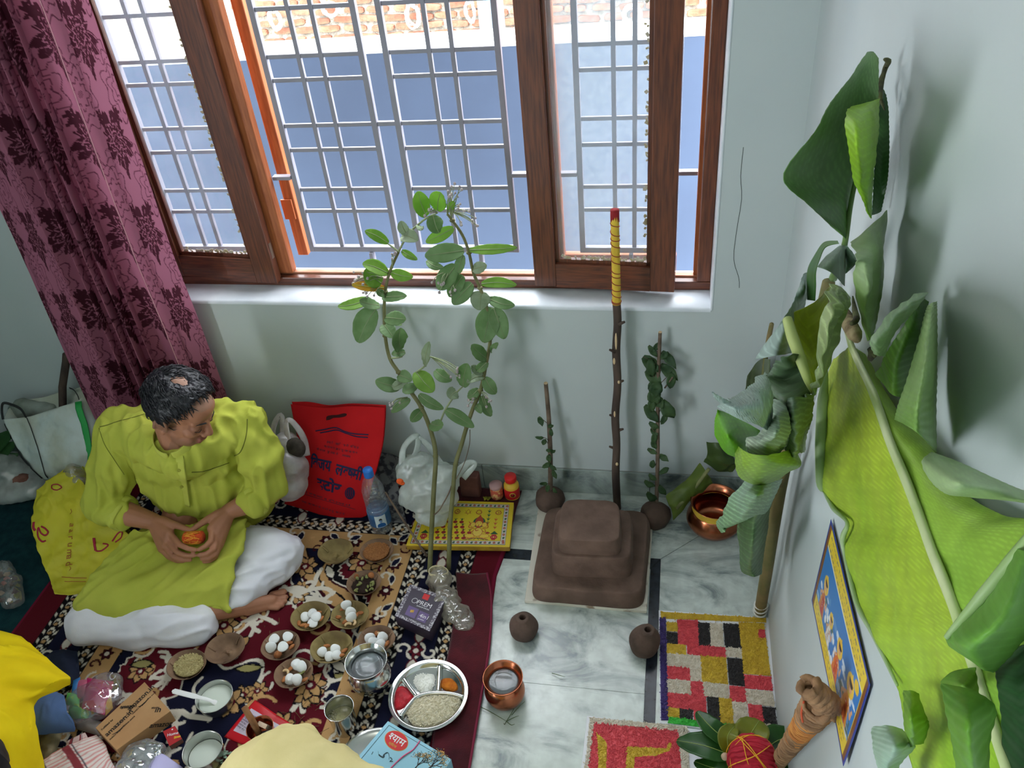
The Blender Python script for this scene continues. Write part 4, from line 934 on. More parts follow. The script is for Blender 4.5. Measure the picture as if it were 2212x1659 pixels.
def smile(u, v, s_):
    mb = MB(); P = [f(u+s_*k, v+.04*math.sin(PI*k))+V(0, 0, .0006) for k in np.linspace(0, 1, 8)]; mb.tube(P, [(.0001, w_) for w_ in (.0006, .0012, .0016, .0018, .0018, .0016, .0012, .0005)], 6, flat=(0, 0, 1)); part('printed_arc', mb, M_ink, t)
smile(.10, .53, .24); smile(.66, .39, .22)
fv0, fv1 = f(1, .999), f(0, .999)
x_ = (f(1, 1)-f(0, 1)).normalized()
text('amazon.in', .024, M_ink, t, f(.58, 1.0)+V(0, 0, -.004)+Vector((x_.y, -x_.x, 0))*.0006, V(0, 0, -1)*.5+x_*.5, x_*.5+V(0, 0, .5), 'lettering', .012, .0001)
tx('in', .80, .78, .026, M_ink, t, f, -.95, .014); tx('store', .80, .66, .011, M_ink, t, f, -.95)
# incense box (dark purple, silver ornament border)
M_purple = mat('dark_purple_card', (54, 44, 62), .45); M_lace = mat('silver_lace_print', (178, 174, 182), .5, c2=(84, 76, 90), vs=160, vmix=(.46, .52))
M_lil = mat('violet_panel', (98, 78, 128), .5); M_wht = mat('white_print', (232, 230, 234), .6); M_rd = mat('red_logo', (206, 32, 36), .5); M_gold = mat('gold_print', (206, 160, 60), .4)
ic = [(886, 1262), (965, 1290), (928, 1364), (853, 1330)]
t = thing('incense_box', 'square dark purple incense box with silver lace border', 'box', fl(905, 1320, RZ)); hI = .05
obox('carton', ic, hI, M_purple, t); f = uvq(ic, hI)
for q in ([(0, 0), (1, 0), (1, .09), (0, .09)], [(0, .91), (1, .91), (1, 1), (0, 1)], [(0, .09), (.09, .09), (.09, .91), (0, .91)], [(.91, .09), (1, .09), (1, .91), (.91, .91)]): flat_print('lace_border', f, q, M_lace, t)
flat_print('logo_patch', f, [(.44, .11), (.60, .11), (.60, .27), (.44, .27)], M_rd, t); flat_print('violet_panel', f, [(.22, .58), (.50, .58), (.50, .86), (.22, .86)], M_lil, t); flat_print('violet_panel', f, [(.54, .60), (.80, .60), (.80, .86), (.54, .86)], M_lil, t)
tx('ZED', .47, .22, .009, M_wht, t, f, lift=.0014) if False else None
tx('PREM', .36, .46, .0225, M_wht, t, f, off=.0); tx('DHOOP STICKS', .40, .525, .0065, M_wht, t, f); tx('4in1', .58, .77, .020, M_wht, t, f, lift=.0014, off=0); tx('premium', .58, .83, .006, M_wht, t, f, lift=.0014)
mb = MB(); c = f(.36, .70)+V(0, 0, .0007)
for k in range(3): mb.ell(c+V(.004*(k-1), -.003*(k-1)*0, 0), (.0022, .006, .0003), None, 10, 4)
part('gold_emblem', mb, M_gold, t, True)
mb = MB(); c = f(.30, .40)+V(0, 0, .0007); mb.tube([c+V(.009*math.cos(a), .009*math.sin(a), 0) for a in np.linspace(0, 2*PI, 25)], .0008, 5); part('ring_emblem', mb, M_wht, t)
# blue sweet box on a steel plate
M_sky = mat('sky_blue_card', (146, 200, 222), .4); M_skyd = mat('sky_blue_edge', (120, 176, 200), .5); M_teal = mat('dark_teal_print', (34, 62, 70), .6)
bc = [(838, 1557), (975, 1640), (900, 1760), (745, 1668)]
t = thing('sweet_box', 'sky blue sweet box with red oval emblem and tree print', 'box', fl(855, 1660, RZ)); hB = .05; ZSB = RZ+.0175
obox('carton', bc, hB, M_sky, t, ZSB); f = uvq(bc, hB, ZSB)
def oval(name, u, v, ru_, rv, m, lift, rot=0.):
    x_ = (f(1, 0)-f(0, 0)).normalized(); y_ = V(-x_.y, x_.x, 0); c = f(u, v)+V(0, 0, lift); mb = MB(); n = 40; ca, sa_ = math.cos(rot), math.sin(rot)
    P = [c+x_*(ru_*math.cos(a)*ca-rv*math.sin(a)*sa_)+y_*(ru_*math.cos(a)*sa_+rv*math.sin(a)*ca) for a in np.linspace(0, 2*PI, n, False)]; mb.add(P+[p-V(0, 0, .0003) for p in P], [tuple(range(n))]+[(i, n+i, n+(i+1) % n, (i+1) % n) for i in range(n)]); return part(name, mb, m, t)
oc_ = fl(855, 1601, ZSB+hB); 
# locate the emblem centre on the lid
def inv(px, py):
    q = fl(px, py, ZSB+hB); best = min(((f(u/60, v/60)-q).length, u/60, v/60) for u in range(61) for v in range(61)); return best[1], best[2]
eu, ev = inv(855, 1600)
oval('emblem_rim', eu, ev, .037, .0255, M_gold, .0006, -.05); oval('emblem', eu, ev, .0355, .024, M_rd, .0010, -.05)
def dev(glyphs, ff_org, xd, yd, size, m, parent, off=.02, name='lettering', shear=0., wave=None, xs=1.):
    # glyphs: (char, advance, x clip fraction, dx, dy); letters share a head line
    x = 0; vs = []; fs = []; xd = Vector(xd).normalized(); yd = Vector(yd).normalized(); zd = xd.cross(yd)
    for g in glyphs:
        ch, adv, clip, dx, dy = (list(g)+[None, None, 0, 0])[:5] if len(g) < 5 else g
        if ch.strip():
            me = text(ch, 1., None, None, None, None, None, off=off, ext=0, raw=True)
            bm = bmesh.new(); bm.from_mesh(me)
            if clip: bmesh.ops.triangulate(bm, faces=bm.faces[:]); bmesh.ops.bisect_plane(bm, geom=bm.verts[:]+bm.edges[:]+bm.faces[:], plane_co=(clip, 0, 0), plane_no=(1, 0, 0), clear_outer=True)
            bm.verts.ensure_lookup_table(); o = len(vs)
            for v in bm.verts: vs.append((v.co.x+x+(dx or 0)+shear*v.co.y, v.co.y+(dy or 0), .0006))
            for q in bm.faces: fs.append(tuple(v.index+o for v in q.verts))
            bm.free(); bpy.data.meshes.remove(me)
        x += adv
    org = Vector(ff_org)
    out = []
    for a, b, c in vs:
        p = org+xd*a*size*xs+yd*b*size+zd*c
        out.append(wave(p) if wave else p)
    mb = MB(); mb.add(out, fs); return part(name, mb, m, parent)
x_ = (f(1, 0)-f(0, 0)).normalized(); y_ = V(-x_.y, x_.x, 0)
# emblem word: sha (half) + ya + aa + ma
SHYAM = [('श', .46, .46, 0, 0), ('य', .60), ('ा', .27), ('म', .61)]
dev(SHYAM, oc_-x_*.0265-y_*.004+V(0, 0, .0012), x_, y_, .0275, M_wht, t, .012)
dev([('स', .69), ('्', 0), ('व', .57), ('ी', .27), ('ट', .52), ('स', .69)], oc_-x_*.013-y_*.0165+V(0, 0, .0012), x_, y_, .0095, M_gold, t, .01)
flat_print('border_line', f, [(.05, .05), (.95, .05), (.95, .056), (.05, .056)], M_teal, t); flat_print('border_line', f, [(.05, .05), (.056, .05), (.056, .95), (.05, .95)], M_teal, t)
# printed tree and flourish
mb = MB(); rt = random.Random(12); blob = MB(); blob2 = MB()
def branch(p, a, L, w_, d):
    q = (p[0]+L*math.cos(a), p[1]+L*math.sin(a)); Z = lambda s: oc_+x_*s[0]+y_*s[1]+V(0, 0, .0006)
    mb.tube([Z(p), Z(((p[0]+q[0])/2+rt.uniform(-.001, .001), (p[1]+q[1])/2)), Z(q)], [(.0002, w_), (.0002, w_*.85), (.0002, w_*.65)], 5, flat=(0, 0, 1))
    if d > 0:
        for s in (rt.uniform(.3, .7), rt.uniform(-.7, -.3))+((rt.uniform(-.2, .2),) if d > 2 else ()): branch(q, a+s, L*rt.uniform(.6, .8), w_*.62, d-1)
    if d < 2:
        for k in range(4): c = Z((q[0]+rt.uniform(-.006, .006), q[1]+rt.uniform(-.005, .006))); (blob if rt.random() < .5 else blob2).ell(c, (.0011, .0014, .0002), Matrix.Rotation(rt.random()*3, 3, 'Z'), 7, 3)
tu = fl(890, 1668, ZSB+hB)-oc_; branch((tu.dot(x_), tu.dot(y_)), 1.5, .022, .0022, 4)
tu = fl(915, 1670, ZSB+hB)-oc_; branch((tu.dot(x_), tu.dot(y_)), 1.3, .024, .0024, 4)
part('printed_tree', mb, M_ink, t); part('printed_blossom', blob, M_gold, t); part('printed_leaves', blob2, M_teal, t)
mb = MB(); Z = lambda a, b: fl(a, b, ZSB+hB)+V(0, 0, .0006)
mb.tube([Z(817, 1623), Z(819, 1631), Z(828, 1636), Z(830, 1630), Z(838, 1626), Z(841, 1634), Z(840, 1641)], [(.0002, q) for q in (.0003, .002, .003, .002, .0008, .0006, .0004)], 6, flat=(0, 0, 1), smooth=4); mb.tube([Z(843, 1636), Z(847, 1641), Z(842, 1645), Z(849, 1645)], [(.0002, .0012)]*4, 6, flat=(0, 0, 1), smooth=3); mb.tube([Z(803, 1630), Z(806, 1624)], [(.0002, .001)]*2, 6, flat=(0, 0, 1))
part('printed_flourish', mb, M_teal, t)
mb = MB(); mb.tube([Z(907, 1601)+V(0, 0, .001), Z(893, 1620)+V(0, 0, .002), Z(872, 1634)+V(0, 0, .002), Z(852, 1652)+V(0, 0, .001), Z(830, 1675)+V(0, 0, .001)], .0017, 6, smooth=4); mb.tube([Z(907, 1601)+V(0, 0, .001), Z(909, 1602)+V(.0012, .0015, -.05)], .0015, 5)
tag(part('rubber_band', mb, mat('pink_rubber_band', (222, 96, 140), .5), None, True), 'pink rubber band stretched across the blue sweet box', 'rubber band')
# steel plate under the box
p = fl(812, 1655, RZ); mb = MB(); mb.lathe([(1e-5, .001), (.085, .001), (.1, .006), (.108, .014), (.11, .0145), (.109, .0165), (.098, .0085), (.084, .0035), (1e-5, .003)], (p.x, p.y-.005, RZ), 64)
tag(part('steel_plate', mb, M_steel2, None, True), 'plain steel plate showing at the blue box\'s left edge', 'plate')
# matchbox
M_match = mat('matchbox_red', (182, 44, 50), .55); M_card2 = mat('matchbox_side', (120, 78, 66), .8)
mc = [(352, 1580), (378, 1568), (393, 1596), (366, 1612)]
t = thing('matchbox', 'small red matchbox beside the cardboard parcel', 'matchbox', fl(372, 1592, RZ)); obox('sleeve', mc, .02, M_card2, t); f = uvq(mc, .02); flat_print('label_print', f, [(0, 0), (1, 0), (1, 1), (0, 1)], M_match, t)
tx('Home', .12, .42, .0125, M_wht, t, f, -.25, .01, .0012); tx('lites', .50, .75, .0115, mat('yellow_print', (236, 190, 50), .6), t, f, -.25, .03, .0012)
mb = MB(); mb.lathe([(.0025, 0), (1e-5, .0002)], f(.7, .15)+V(0, 0, .0008), 10); part('round_mark', mb, M_wht, t)
# red and white packet under the copper cup
M_pk = mat('red_packet_film', (200, 28, 40), .3); M_pkw = mat('pale_packet_label', (216, 208, 220), .3, c2=(196, 176, 200), vs=20)
t = thing('spice_packet', 'red edged plastic packet with printed label under the copper cup', 'packet', fl(560, 1575, RZ))
c4 = [(550, 1511), (640, 1570), (600, 1640), (483, 1590)]; f = uvq(c4, .006)
G = np.array([[tuple(f(u, v)+V(0, 0, .006*math.sin(PI*u)*math.sin(PI*v)-.004+.0015*math.sin(9*u+4*v))) for u in np.linspace(0, 1, 24)] for v in np.linspace(0, 1, 20)])
mb = MB(); mb.grid(G); part('pouch', mb, M_pk, t, True, solid=.002)
G2 = np.array([[tuple(f(u, v)+V(0, 0, .0012+.006*math.sin(PI*u)*math.sin(PI*v)-.004+.0015*math.sin(9*u+4*v))) for u in np.linspace(.06, .94, 24)] for v in np.linspace(.2, .8, 20)]); mb = MB(); mb.grid(G2); part('label_print', mb, M_pkw, t, True)
for k in range(7): tx(('net weight', 'best before', 'ingredients', 'packed by', 'lot no', 'store cool', 'keep dry')[k], .08, .34+.06*k, .0085, M_ink, t, f, 0, 0, .004)
# ================================================================== rice mosaics
M_paper = mat('white_paper', (236, 236, 242), .8)
RICE = {'p': mat('pink_dyed_rice', (232, 82, 92), .5, c2=(206, 58, 70), vs=90), 'y': mat('yellow_dyed_rice', (222, 188, 52), .5, c2=(196, 158, 36), vs=90), 'w': mat('white_rice_mosaic', (226, 216, 200), .5, c2=(206, 192, 170), vs=90),
        'k': mat('black_dyed_rice', (40, 34, 34), .5, c2=(22, 20, 22), vs=90), 'g': mat('green_dyed_rice', (70, 206, 70), .5, c2=(50, 180, 56), vs=90), 'v': mat('violet_dyed_rice', (66, 44, 120), .5, c2=(48, 32, 96), vs=90)}
RNAME = {'p': 'pink_rice', 'y': 'yellow_rice', 'w': 'white_rice', 'k': 'black_rice', 'g': 'green_rice', 'v': 'violet_rice'}
def in_poly(P, x, y):
    ins = np.zeros(x.shape, bool)
    for i in range(len(P)):
        (xa, ya), (xb, yb_) = P[i], P[i-1]
        if ya == yb_: continue
        ins ^= ((ya > y) != (yb_ > y)) & (x < (xb-xa)*(y-ya)/(yb_-ya)+xa)
    return ins
def rice_area(polys, key, parent, z, dens=85000, seed=0, skip=()):
    W = [np.array([tuple(fl(a, b, z)[:2]) for a, b in P]) for P in polys]; pts = []; mb = MB(); r = np.random.default_rng(seed)
    for P in W:
        x0, y0 = P.min(0); x1, y1 = P.max(0); n = int((x1-x0)*(y1-y0)*dens)
        x = r.uniform(x0-.001, x1+.001, n); y = r.uniform(y0-.001, y1+.001, n); m = in_poly(P, x+r.normal(0, .0012, n), y+r.normal(0, .0012, n))
        for S_ in skip: m &= ~in_poly(np.array([tuple(fl(a, b, z)[:2]) for a, b in S_]), x, y)
        pts.append(np.stack([x[m], y[m], z+r.uniform(.001, .0048, m.sum())], 1))
        mb.prism([tuple(q) for q in (P if np.sum(P[:, 0]*np.roll(P[:, 1], -1)-np.roll(P[:, 0], -1)*P[:, 1]) > 0 else P[::-1])], .0018, (0, 0, z-.0002))
    ob = grains(RNAME[key], np.vstack(pts), (.0072, .0023), RICE[key], parent, seed, .45)
    if mb.v:
        me = ob.data; bm = bmesh.new(); bm.from_mesh(me); t_ = mesh('t', mb.v, mb.f, None, False); bmv = bmesh.new(); bmv.from_mesh(t_)
        base = rloc(parent)
        for v in bmv.verts: v.co -= base
        bmv.to_mesh(t_); bm.from_mesh(t_); bm.to_mesh(me); bm.free(); bmv.free()
    return ob
ZB = .004
q = [(1423, 1318), (1661, 1334), (1696, 1598), (1425, 1562)]
mz = thing('rice_mosaic', 'chequered mosaic of coloured rice on white paper beside the wall', 'rice picture', V(*(fl(1560, 1450, 0)[:2]), 0))
obox('paper', q, .0032, M_paper, mz, 0.0005, .0008)
# grid of the mosaic in picture units: columns of x at the top and bottom edges
def mp(u, v): # u 0..1 across, v 0..1 down, over the coloured field
    a = (1440+(1650-1440)*u, 1338+(1344-1338)*u+3*u); b = (1442+(1680-1442)*u, 1549+(1578-1549)*u)
    return (a[0]+(b[0]-a[0])*v, a[1]+(b[1]-a[1])*v)
def cell(u0, v0, u1, v1): return [mp(u0, v0), mp(u1, v0), mp(u1, v1), mp(u0, v1)]
CL_ = {'p': ((.11, 0, .32, .25), (.20, .25, .58, .35), (0, .48, .22, .61), (.22, .61, .34, .75), (0, .75, .36, .90), (.24, .90, .36, 1), (.74, .5, 1, .63), (.59, .62, .74, .77), (.75, .78, .88, 1), (.93, .06, 1, .14)),
       'k': ((0, .13, .11, .25), (.32, .02, .44, .25), (.58, .02, .74, .25), (.59, .35, .74, .61), (.37, .75, .48, 1), (.11, .90, .23, 1), (.88, .79, 1, .95)),
       'w': ((.44, .02, .57, .25), (.58, .25, .74, .34), (0, .35, .33, .48), (.22, .48, .33, .61), (0, .61, .22, .75), (.34, .61, .58, .75), (.74, .64, 1, .78), (.61, .77, .74, 1), (.88, .95, 1, 1)),
       'y': ((0, .03, .11, .12), (0, .25, .19, .35), (.33, .35, .58, .61), (.74, .0, .93, .49), (.93, .14, 1, .49), (.93, 0, 1, .06), (.48, .75, .60, 1), (0, .90, .11, 1))}
R_ = {k: [cell(*c) for c in v] for k, v in CL_.items()}
R_['g'] = [[(1447, 1549), (1683, 1578), (1686, 1592), (1442, 1562)]]; R_['v'] = [[(1425, 1334), (1438, 1334), (1444, 1556), (1428, 1556)]]
R_['y'].append([(1427, 1322), (1654, 1336), (1655, 1345), (1428, 1336)])
for i, k in enumerate('pkwygv'): rice_area(R_[k], k, mz, ZB+.0002, seed=i+10)
q = [(1268, 1546), (1708, 1600), (1760, 1900), (1235, 1840)]
m2 = thing('rice_picture', 'red rice picture with yellow curved strokes and white rice border', 'rice picture', V(*(fl(1400, 1700, 0)[:2]), 0))
obox('paper', q, .0032, M_paper, m2, 0.0005, .0008)
YS = [[(1289, 1586), (1300, 1592), (1311, 1607), (1310, 1640), (1308, 1700), (1290, 1700), (1293, 1640), (1291, 1605)], [(1355, 1614), (1440, 1617), (1444, 1605), (1451, 1606), (1447, 1622), (1420, 1633), (1371, 1636), (1367, 1700), (1350, 1700), (1353, 1640)]]
INN = [(1284, 1562), (1465, 1578), (1475, 1700), (1265, 1700)]
rice_area(YS, 'y', m2, ZB+.001, seed=21)
rice_area([INN], 'p', m2, ZB+.0002, seed=20, skip=YS)
rice_area([[(1274, 1550), (1484, 1570), (1486, 1583), (1283, 1563)], [(1274, 1550), (1284, 1562), (1276, 1640), (1262, 1700), (1252, 1700), (1266, 1640)], [(1466, 1576), (1484, 1576), (1492, 1700), (1474, 1700)]], 'w', m2, ZB+.0002, seed=22)

# ================================================================== kalash pot with coconut and leaves; thread-bound staff
M_mango = mat('mango_leaf', (50, 100, 36), .35, c2=(36, 78, 30), vs=12, transl=.25, bump=.2, bs=30, bd=.001)
M_mangoy = mat('yellow_green_leaf', (140, 146, 40), .35, c2=(96, 104, 34), vs=9, transl=.25)
M_mid = mat('pale_leaf_vein', (156, 176, 90), .5)
M_redcl = mat('red_cotton_cloth', (208, 30, 56), .75, c2=(176, 20, 44), vs=20, wave=(26, .9, 6, 'Y'), bd=.006)
kp = fl(1622, 1690, .12); t = thing('kalash_pot', 'copper pot topped with mango leaves at the frame\'s lower edge', 'pot', V(kp.x, kp.y, .006))
P = spl(np.array([(.03, 0), (.055, .006), (.07, .04), (.06, .08), (.045, .095), (.05, .105), (.058, .112)]), 36); mb = MB(); mb.lathe([(1e-5, 0)]+[tuple(x) for x in P]+[(x[0]-.002, x[1]) for x in P[::-1]]+[(1e-5, .002)], (kp.x, kp.y, .006), 40); part('body', mb, M_copper, t, True)
def bigleaf(name, base, mid, tip, w_, m, up=(0, 0, 1), parent=None, cup=.2, vein=True, twist=0.):
    C, _ = cat([base, mid, tip], [0, 0, 0], 9); n = len(C); G = []; up = Vector(up)
    for i, p in enumerate(C):
        tt = i/(n-1); d = (C[min(i+1, n-1)]-C[max(i-1, 0)]).normalized(); s_ = d.cross(up).normalized(); nn = s_.cross(d)
        wd = w_/2*max(.02, math.sin(PI*min(1, tt*.93+.05))**.8)*(1.05-.12*tt)
        G.append([tuple(p+s_*(wd*v*math.cos(twist*tt))+nn*(cup*wd*abs(v)**1.3+wd*v*math.sin(twist*tt)+.0012*math.sin(tt*34)*abs(v))) for v in np.linspace(-1, 1, 13)])
    mb = MB(); mb.grid(np.array(G)); o = part(name, mb, m, parent, True, solid=.0006)
    if vein:
        mb = MB(); mb.tube([Vector(C[i])+up*.0009 for i in range(n)], [.0014*(1-.7*i/n) for i in range(n)], 5); part('midrib', mb, M_mid, o, True)
    return o
zk = .125
for base, mid, tip, w_, m in ((fl(1590, 1636, .13), fl(1525, 1612, .135), fl(1462, 1600, .105), .075, M_mango), (fl(1588, 1612, .13), fl(1540, 1575, .15), fl(1505, 1537, .14), .056, M_mango), (fl(1600, 1622, .14), fl(1625, 1580, .165), fl(1640, 1556, .15), .085, M_mangoy), (fl(1575, 1628, .14), fl(1572, 1590, .17), fl(1590, 1566, .16), .05, M_mangoy),
                               (fl(1640, 1630, .13), fl(1680, 1600, .13), fl(1725, 1590, .10), .085, M_mango), (fl(1640, 1665, .12), fl(1690, 1655, .12), fl(1742, 1645, .09), .06, M_mango), (fl(1585, 1660, .13), fl(1545, 1660, .13), fl(1500, 1645, .1), .055, M_mango), (fl(1600, 1690, .12), fl(1560, 1720, .12), fl(1520, 1740, .1), .06, M_mango), (fl(1650, 1700, .12), fl(1690, 1730, .12), fl(1720, 1750, .1), .06, M_mango)):
    bigleaf('leaf', base, mid, tip, w_, m, parent=t)
ck = fl(1624, 1642, .185); mb = MB()
cl_ = thing('coconut', 'coconut wrapped in red cloth tied with yellow thread on the leaves', 'coconut', V(ck.x, ck.y, ck.z-.05))
mb.lathe([tuple(x) for x in spl(np.array([(1e-4, -.058), (.034, -.05), (.056, -.02), (.0585, .005), (.05, .035), (.028, .05), (1e-4, .054)]), 34)], ck, 56, lambda a, q: (1+.028*math.sin(5*a+7*q)+.018*math.sin(11*a-4*q)+.012*math.sin(17*a+9*q), 0)); part('red_cloth', mb, M_redcl, cl_, True)
M_ythr = mat('yellow_cotton_thread', (238, 176, 40), .7)
for k, (n_, ph) in enumerate((((.9, .2, .4), 0), ((-.5, .75, .4), 1), ((.1, -.9, .5), 2), ((.75, .55, .3), .4), ((.45, -.6, .65), 3), ((-.3, .1, .95), 1), ((.70, .60, .32), .2))):
    Mx = frame2(V(*n_).orthogonal(), n_); mb = MB(); rr = random.Random(k); off = .012*math.sin(k*2.3)
    mb.tube([ck+Mx @ V(.0595*math.cos(a), .0595*math.sin(a), off+.002*math.sin(3*a+k)) for a in np.linspace(0, 2*PI, 40)], .0011, 5); part('thread_wrap', mb, M_ythr, cl_, True)
c = fl(1566, 1634, .19); mb = MB(); mb.lathe([(1e-5, -.009), (.008, -.006), (.0095, 0), (.007, .006), (1e-5, .009)], c, 16); tag(part('betel_nut', mb, mat('pale_betel_nut', (196, 166, 140), .6), None, True), 'small pale round nut beside the red wrapped coconut', 'nut')
# staff
M_raffia = mat('raffia_wrap', (168, 128, 92), .85, c2=(120, 88, 62), vs=28, bump=.8, bs=120, bd=.003); M_rafo = mat('orange_raffia', (214, 146, 72), .8, c2=(180, 110, 56), vs=40)
sb_, st_ = fl(1678, 1650, .13), rw(1772, 1520, .045)
st = thing('bound_staff', 'thick T-headed root stick bound in raffia leaning on the wall below the poster', 'stick', V(sb_.x, sb_.y, .10))
ax = st_-sb_; L_ = ax.length; axn = ax.normalized(); lower = sb_-axn*.16
mb = MB(); mb.tube([lower, sb_, sb_.lerp(st_, .5), st_], [.012, .0145, .0185, .026], 14, smooth=6); core = part('shaft', mb, M_raffia, st, True)
s1_ = axn.orthogonal().normalized(); s2_ = axn.cross(s1_); rr = random.Random(2)
for nm, a0, a1, turns, m, rw_ in (('raffia_strand', .0, .62, 17, M_raffia, .0032), ('orange_strand', .52, .86, 15, M_rafo, .0022), ('raffia_strand', .05, .6, 13, M_raffia, .0024), ('raffia_strand', .8, 1.02, 7, M_raffia, .004)):
    mb = MB(); P = []
    for k in range(int(turns*14)):
        q = k/(turns*14); tt = a0+(a1-a0)*q; R__ = .0142+.0125*tt**1.6+.001+rr.uniform(0, .0015); a = q*turns*2*PI*(1 if rw_ != .0024 else -1); P.append(sb_+ax*tt+s1_*R__*math.cos(a)+s2_*R__*math.sin(a)+axn*rr.uniform(-.0012, .0012))
    mb.tube(P, rw_, 6); part(nm, mb, m, st, True)
h0, h1 = fl(1752, 1488, .30), rw(1795, 1520, .02)
h0 = rw(1748, 1482, .075); h1 = rw(1796, 1528, .03); hm = (h0+h1)/2
def twisted(name, pts, r0, n_, seed, m):
    C, _ = cat(pts, [0]*len(pts), 8); rr = random.Random(seed)
    for j in range(n_):
        mb = MB(); P = []
        for i, p in enumerate(C):
            d = (C[min(i+1, len(C)-1)]-C[max(i-1, 0)]).normalized(); u = d.orthogonal().normalized(); w__ = d.cross(u); a = i*.55+2*PI*j/n_; e = r0*(1.12+.2*math.sin(i+j)); P.append(p+u*e*math.cos(a)+w__*e*math.sin(a))
        mb.tube(P, [r0*(.50+.18*rr.random()) for _ in P], 7, smooth=2); part(name, mb, m, st, True)
twisted('twisted_root', [h0, h0.lerp(hm, .6)+V(-.004, 0, .004), hm, hm.lerp(h1, .6), h1], .0125, 4, 1, M_raffia)
twisted('twisted_root', [st_-axn*.03, st_+V(-.005, .012, -.002), st_+axn*.012+V(-.002, 0, .006), hm, h1+V(-.008, -.006, -.012)], .0125, 4, 2, M_raffia)
mb = MB(); a = rw(1753, 1490, .06); mb.tube([st_+axn*.005+V(-.028, .0, 0), st_+V(-.03, -.008, -.02), st_+V(-.026, -.014, -.04)], .002, 5, smooth=3); part('red_strand', mb, mat('orange_red_thread', (200, 84, 50), .8), st, True)

# ================================================================== poster on the right wall
pcs = [rw(1797, 1122, .004), rw(1882, 1480, .004), rw(1829, 1656, .004), rw(1755, 1297, .004)]    # top-left(far), top-right(near), bottom-right, bottom-left
po_w, po_h = 420, 270; cv = Canvas(po_w, po_h, (44, 64, 150))
cv.rect(7, 7, po_w-7, po_h-7, (132, 84, 40)); cv.rect(22, 7, po_w-20, po_h-7, (236, 206, 60)); cv.rect(22, 58, po_w-22, po_h-52, (60, 128, 198))
rr = random.Random(9)
for y0, y1, nl in ((13, 54, 3), (po_h-46, po_h-12, 2)):
    for k in range(nl):
        y = y0+7+(y1-y0-8)*k/(nl-.4); x = 30+rr.uniform(0, 10)
        while x < po_w-40:
            L_2 = rr.uniform(6, 18); cv.line([(x, y), (x+L_2, y)], 1.4, (58, 62, 130) if k % 2 == 0 else (150, 92, 50)); 
            for q in range(int(L_2/3.4)): cv.line([(x+q*3.4+1, y), (x+q*3.4+rr.uniform(0, 2), y+rr.uniform(2, 6))], 1.1, (58, 62, 130) if k % 2 == 0 else (150, 92, 50))
            x += L_2+rr.uniform(5, 9)
for k in range(60):     # pale clouds and water
    cv.ell(rr.uniform(28, po_w-28), rr.uniform(120, po_h-56), rr.uniform(6, 22), rr.uniform(4, 10), rr.choice(((206, 220, 236), (150, 186, 222), (96, 150, 206), (84, 116, 110))))
cv.rect(0, po_h-52, 0, 0, (0, 0, 0))
for cx, s_, cs in ((80, 1., ((206, 120, 60), (190, 50, 44))), (165, .8, ((224, 220, 214), (206, 196, 180))), (250, 1., ((222, 120, 56), (196, 70, 44))), (345, 1.15, ((226, 150, 70), (206, 96, 56)))):
    by = 214   # generic standing and seated figures in robes
    cv.poly([(cx-26*s_, by), (cx-14*s_, by-58*s_), (cx, by-72*s_), (cx+14*s_, by-58*s_), (cx+27*s_, by)], cs[0]); cv.poly([(cx-8*s_, by), (cx-5*s_, by-50*s_), (cx+9*s_, by-50*s_), (cx+16*s_, by)], cs[1])
    cv.ell(cx, by-88*s_, 22*s_, 24*s_, (236, 196, 80)); cv.ell(cx, by-86*s_, 11*s_, 14*s_, (222, 168, 126)); cv.ell(cx, by-95*s_, 12*s_, 9*s_, (44, 34, 40)); cv.poly([(cx-10*s_, by-98*s_), (cx, by-118*s_), (cx+10*s_, by-98*s_)], (236, 190, 60))
    cv.line([(cx-12*s_, by-56*s_), (cx-30*s_, by-36*s_), (cx-20*s_, by-24*s_)], 7*s_, (222, 168, 126)); cv.line([(cx+12*s_, by-56*s_), (cx+30*s_, by-40*s_), (cx+32*s_, by-60*s_)], 7*s_, (222, 168, 126))
    for k in range(14): cv.ell(cx+rr.uniform(-18, 18)*s_, by-rr.uniform(2, 60)*s_, 2, 2, rr.choice(((240, 206, 90), (240, 230, 214), (150, 40, 40))))
for k in range(18): cv.ell(rr.uniform(120, 240), rr.uniform(150, 214), rr.uniform(3, 9), rr.uniform(4, 12), rr.choice(((236, 238, 240), (220, 224, 230))))
cv.ell(372, 78, 15, 15, (236, 196, 60)); cv.rect(22, 55, po_w-22, 58, (240, 236, 220)); cv.rect(22, po_h-54, po_w-22, po_h-51, (226, 190, 70))
NU, NV = 211, 136; U, Vv = np.meshgrid(np.linspace(0, 1, NU), np.linspace(0, 1, NV))
A_ = [np.array(p) for p in pcs]; G = A_[0]*((1-U)*(1-Vv))[..., None]+A_[1]*(U*(1-Vv))[..., None]+A_[2]*(U*Vv)[..., None]+A_[3]*((1-U)*Vv)[..., None]
G[..., 0] -= .0015+.002*np.sin(U*PI)*np.sin(Vv*PI)+.004*(U*Vv)**3
mb = MB(); mb.grid(G); o = part('poster', mb, mat('glossy_print', (255, 255, 255), .3, attr=True), None, True, solid=.0008); vcol(o, cv.sample(U.ravel()*.9999, Vv.ravel()*.9999))
tag(o, 'blue and yellow religious picture poster fixed to the right wall', 'poster')

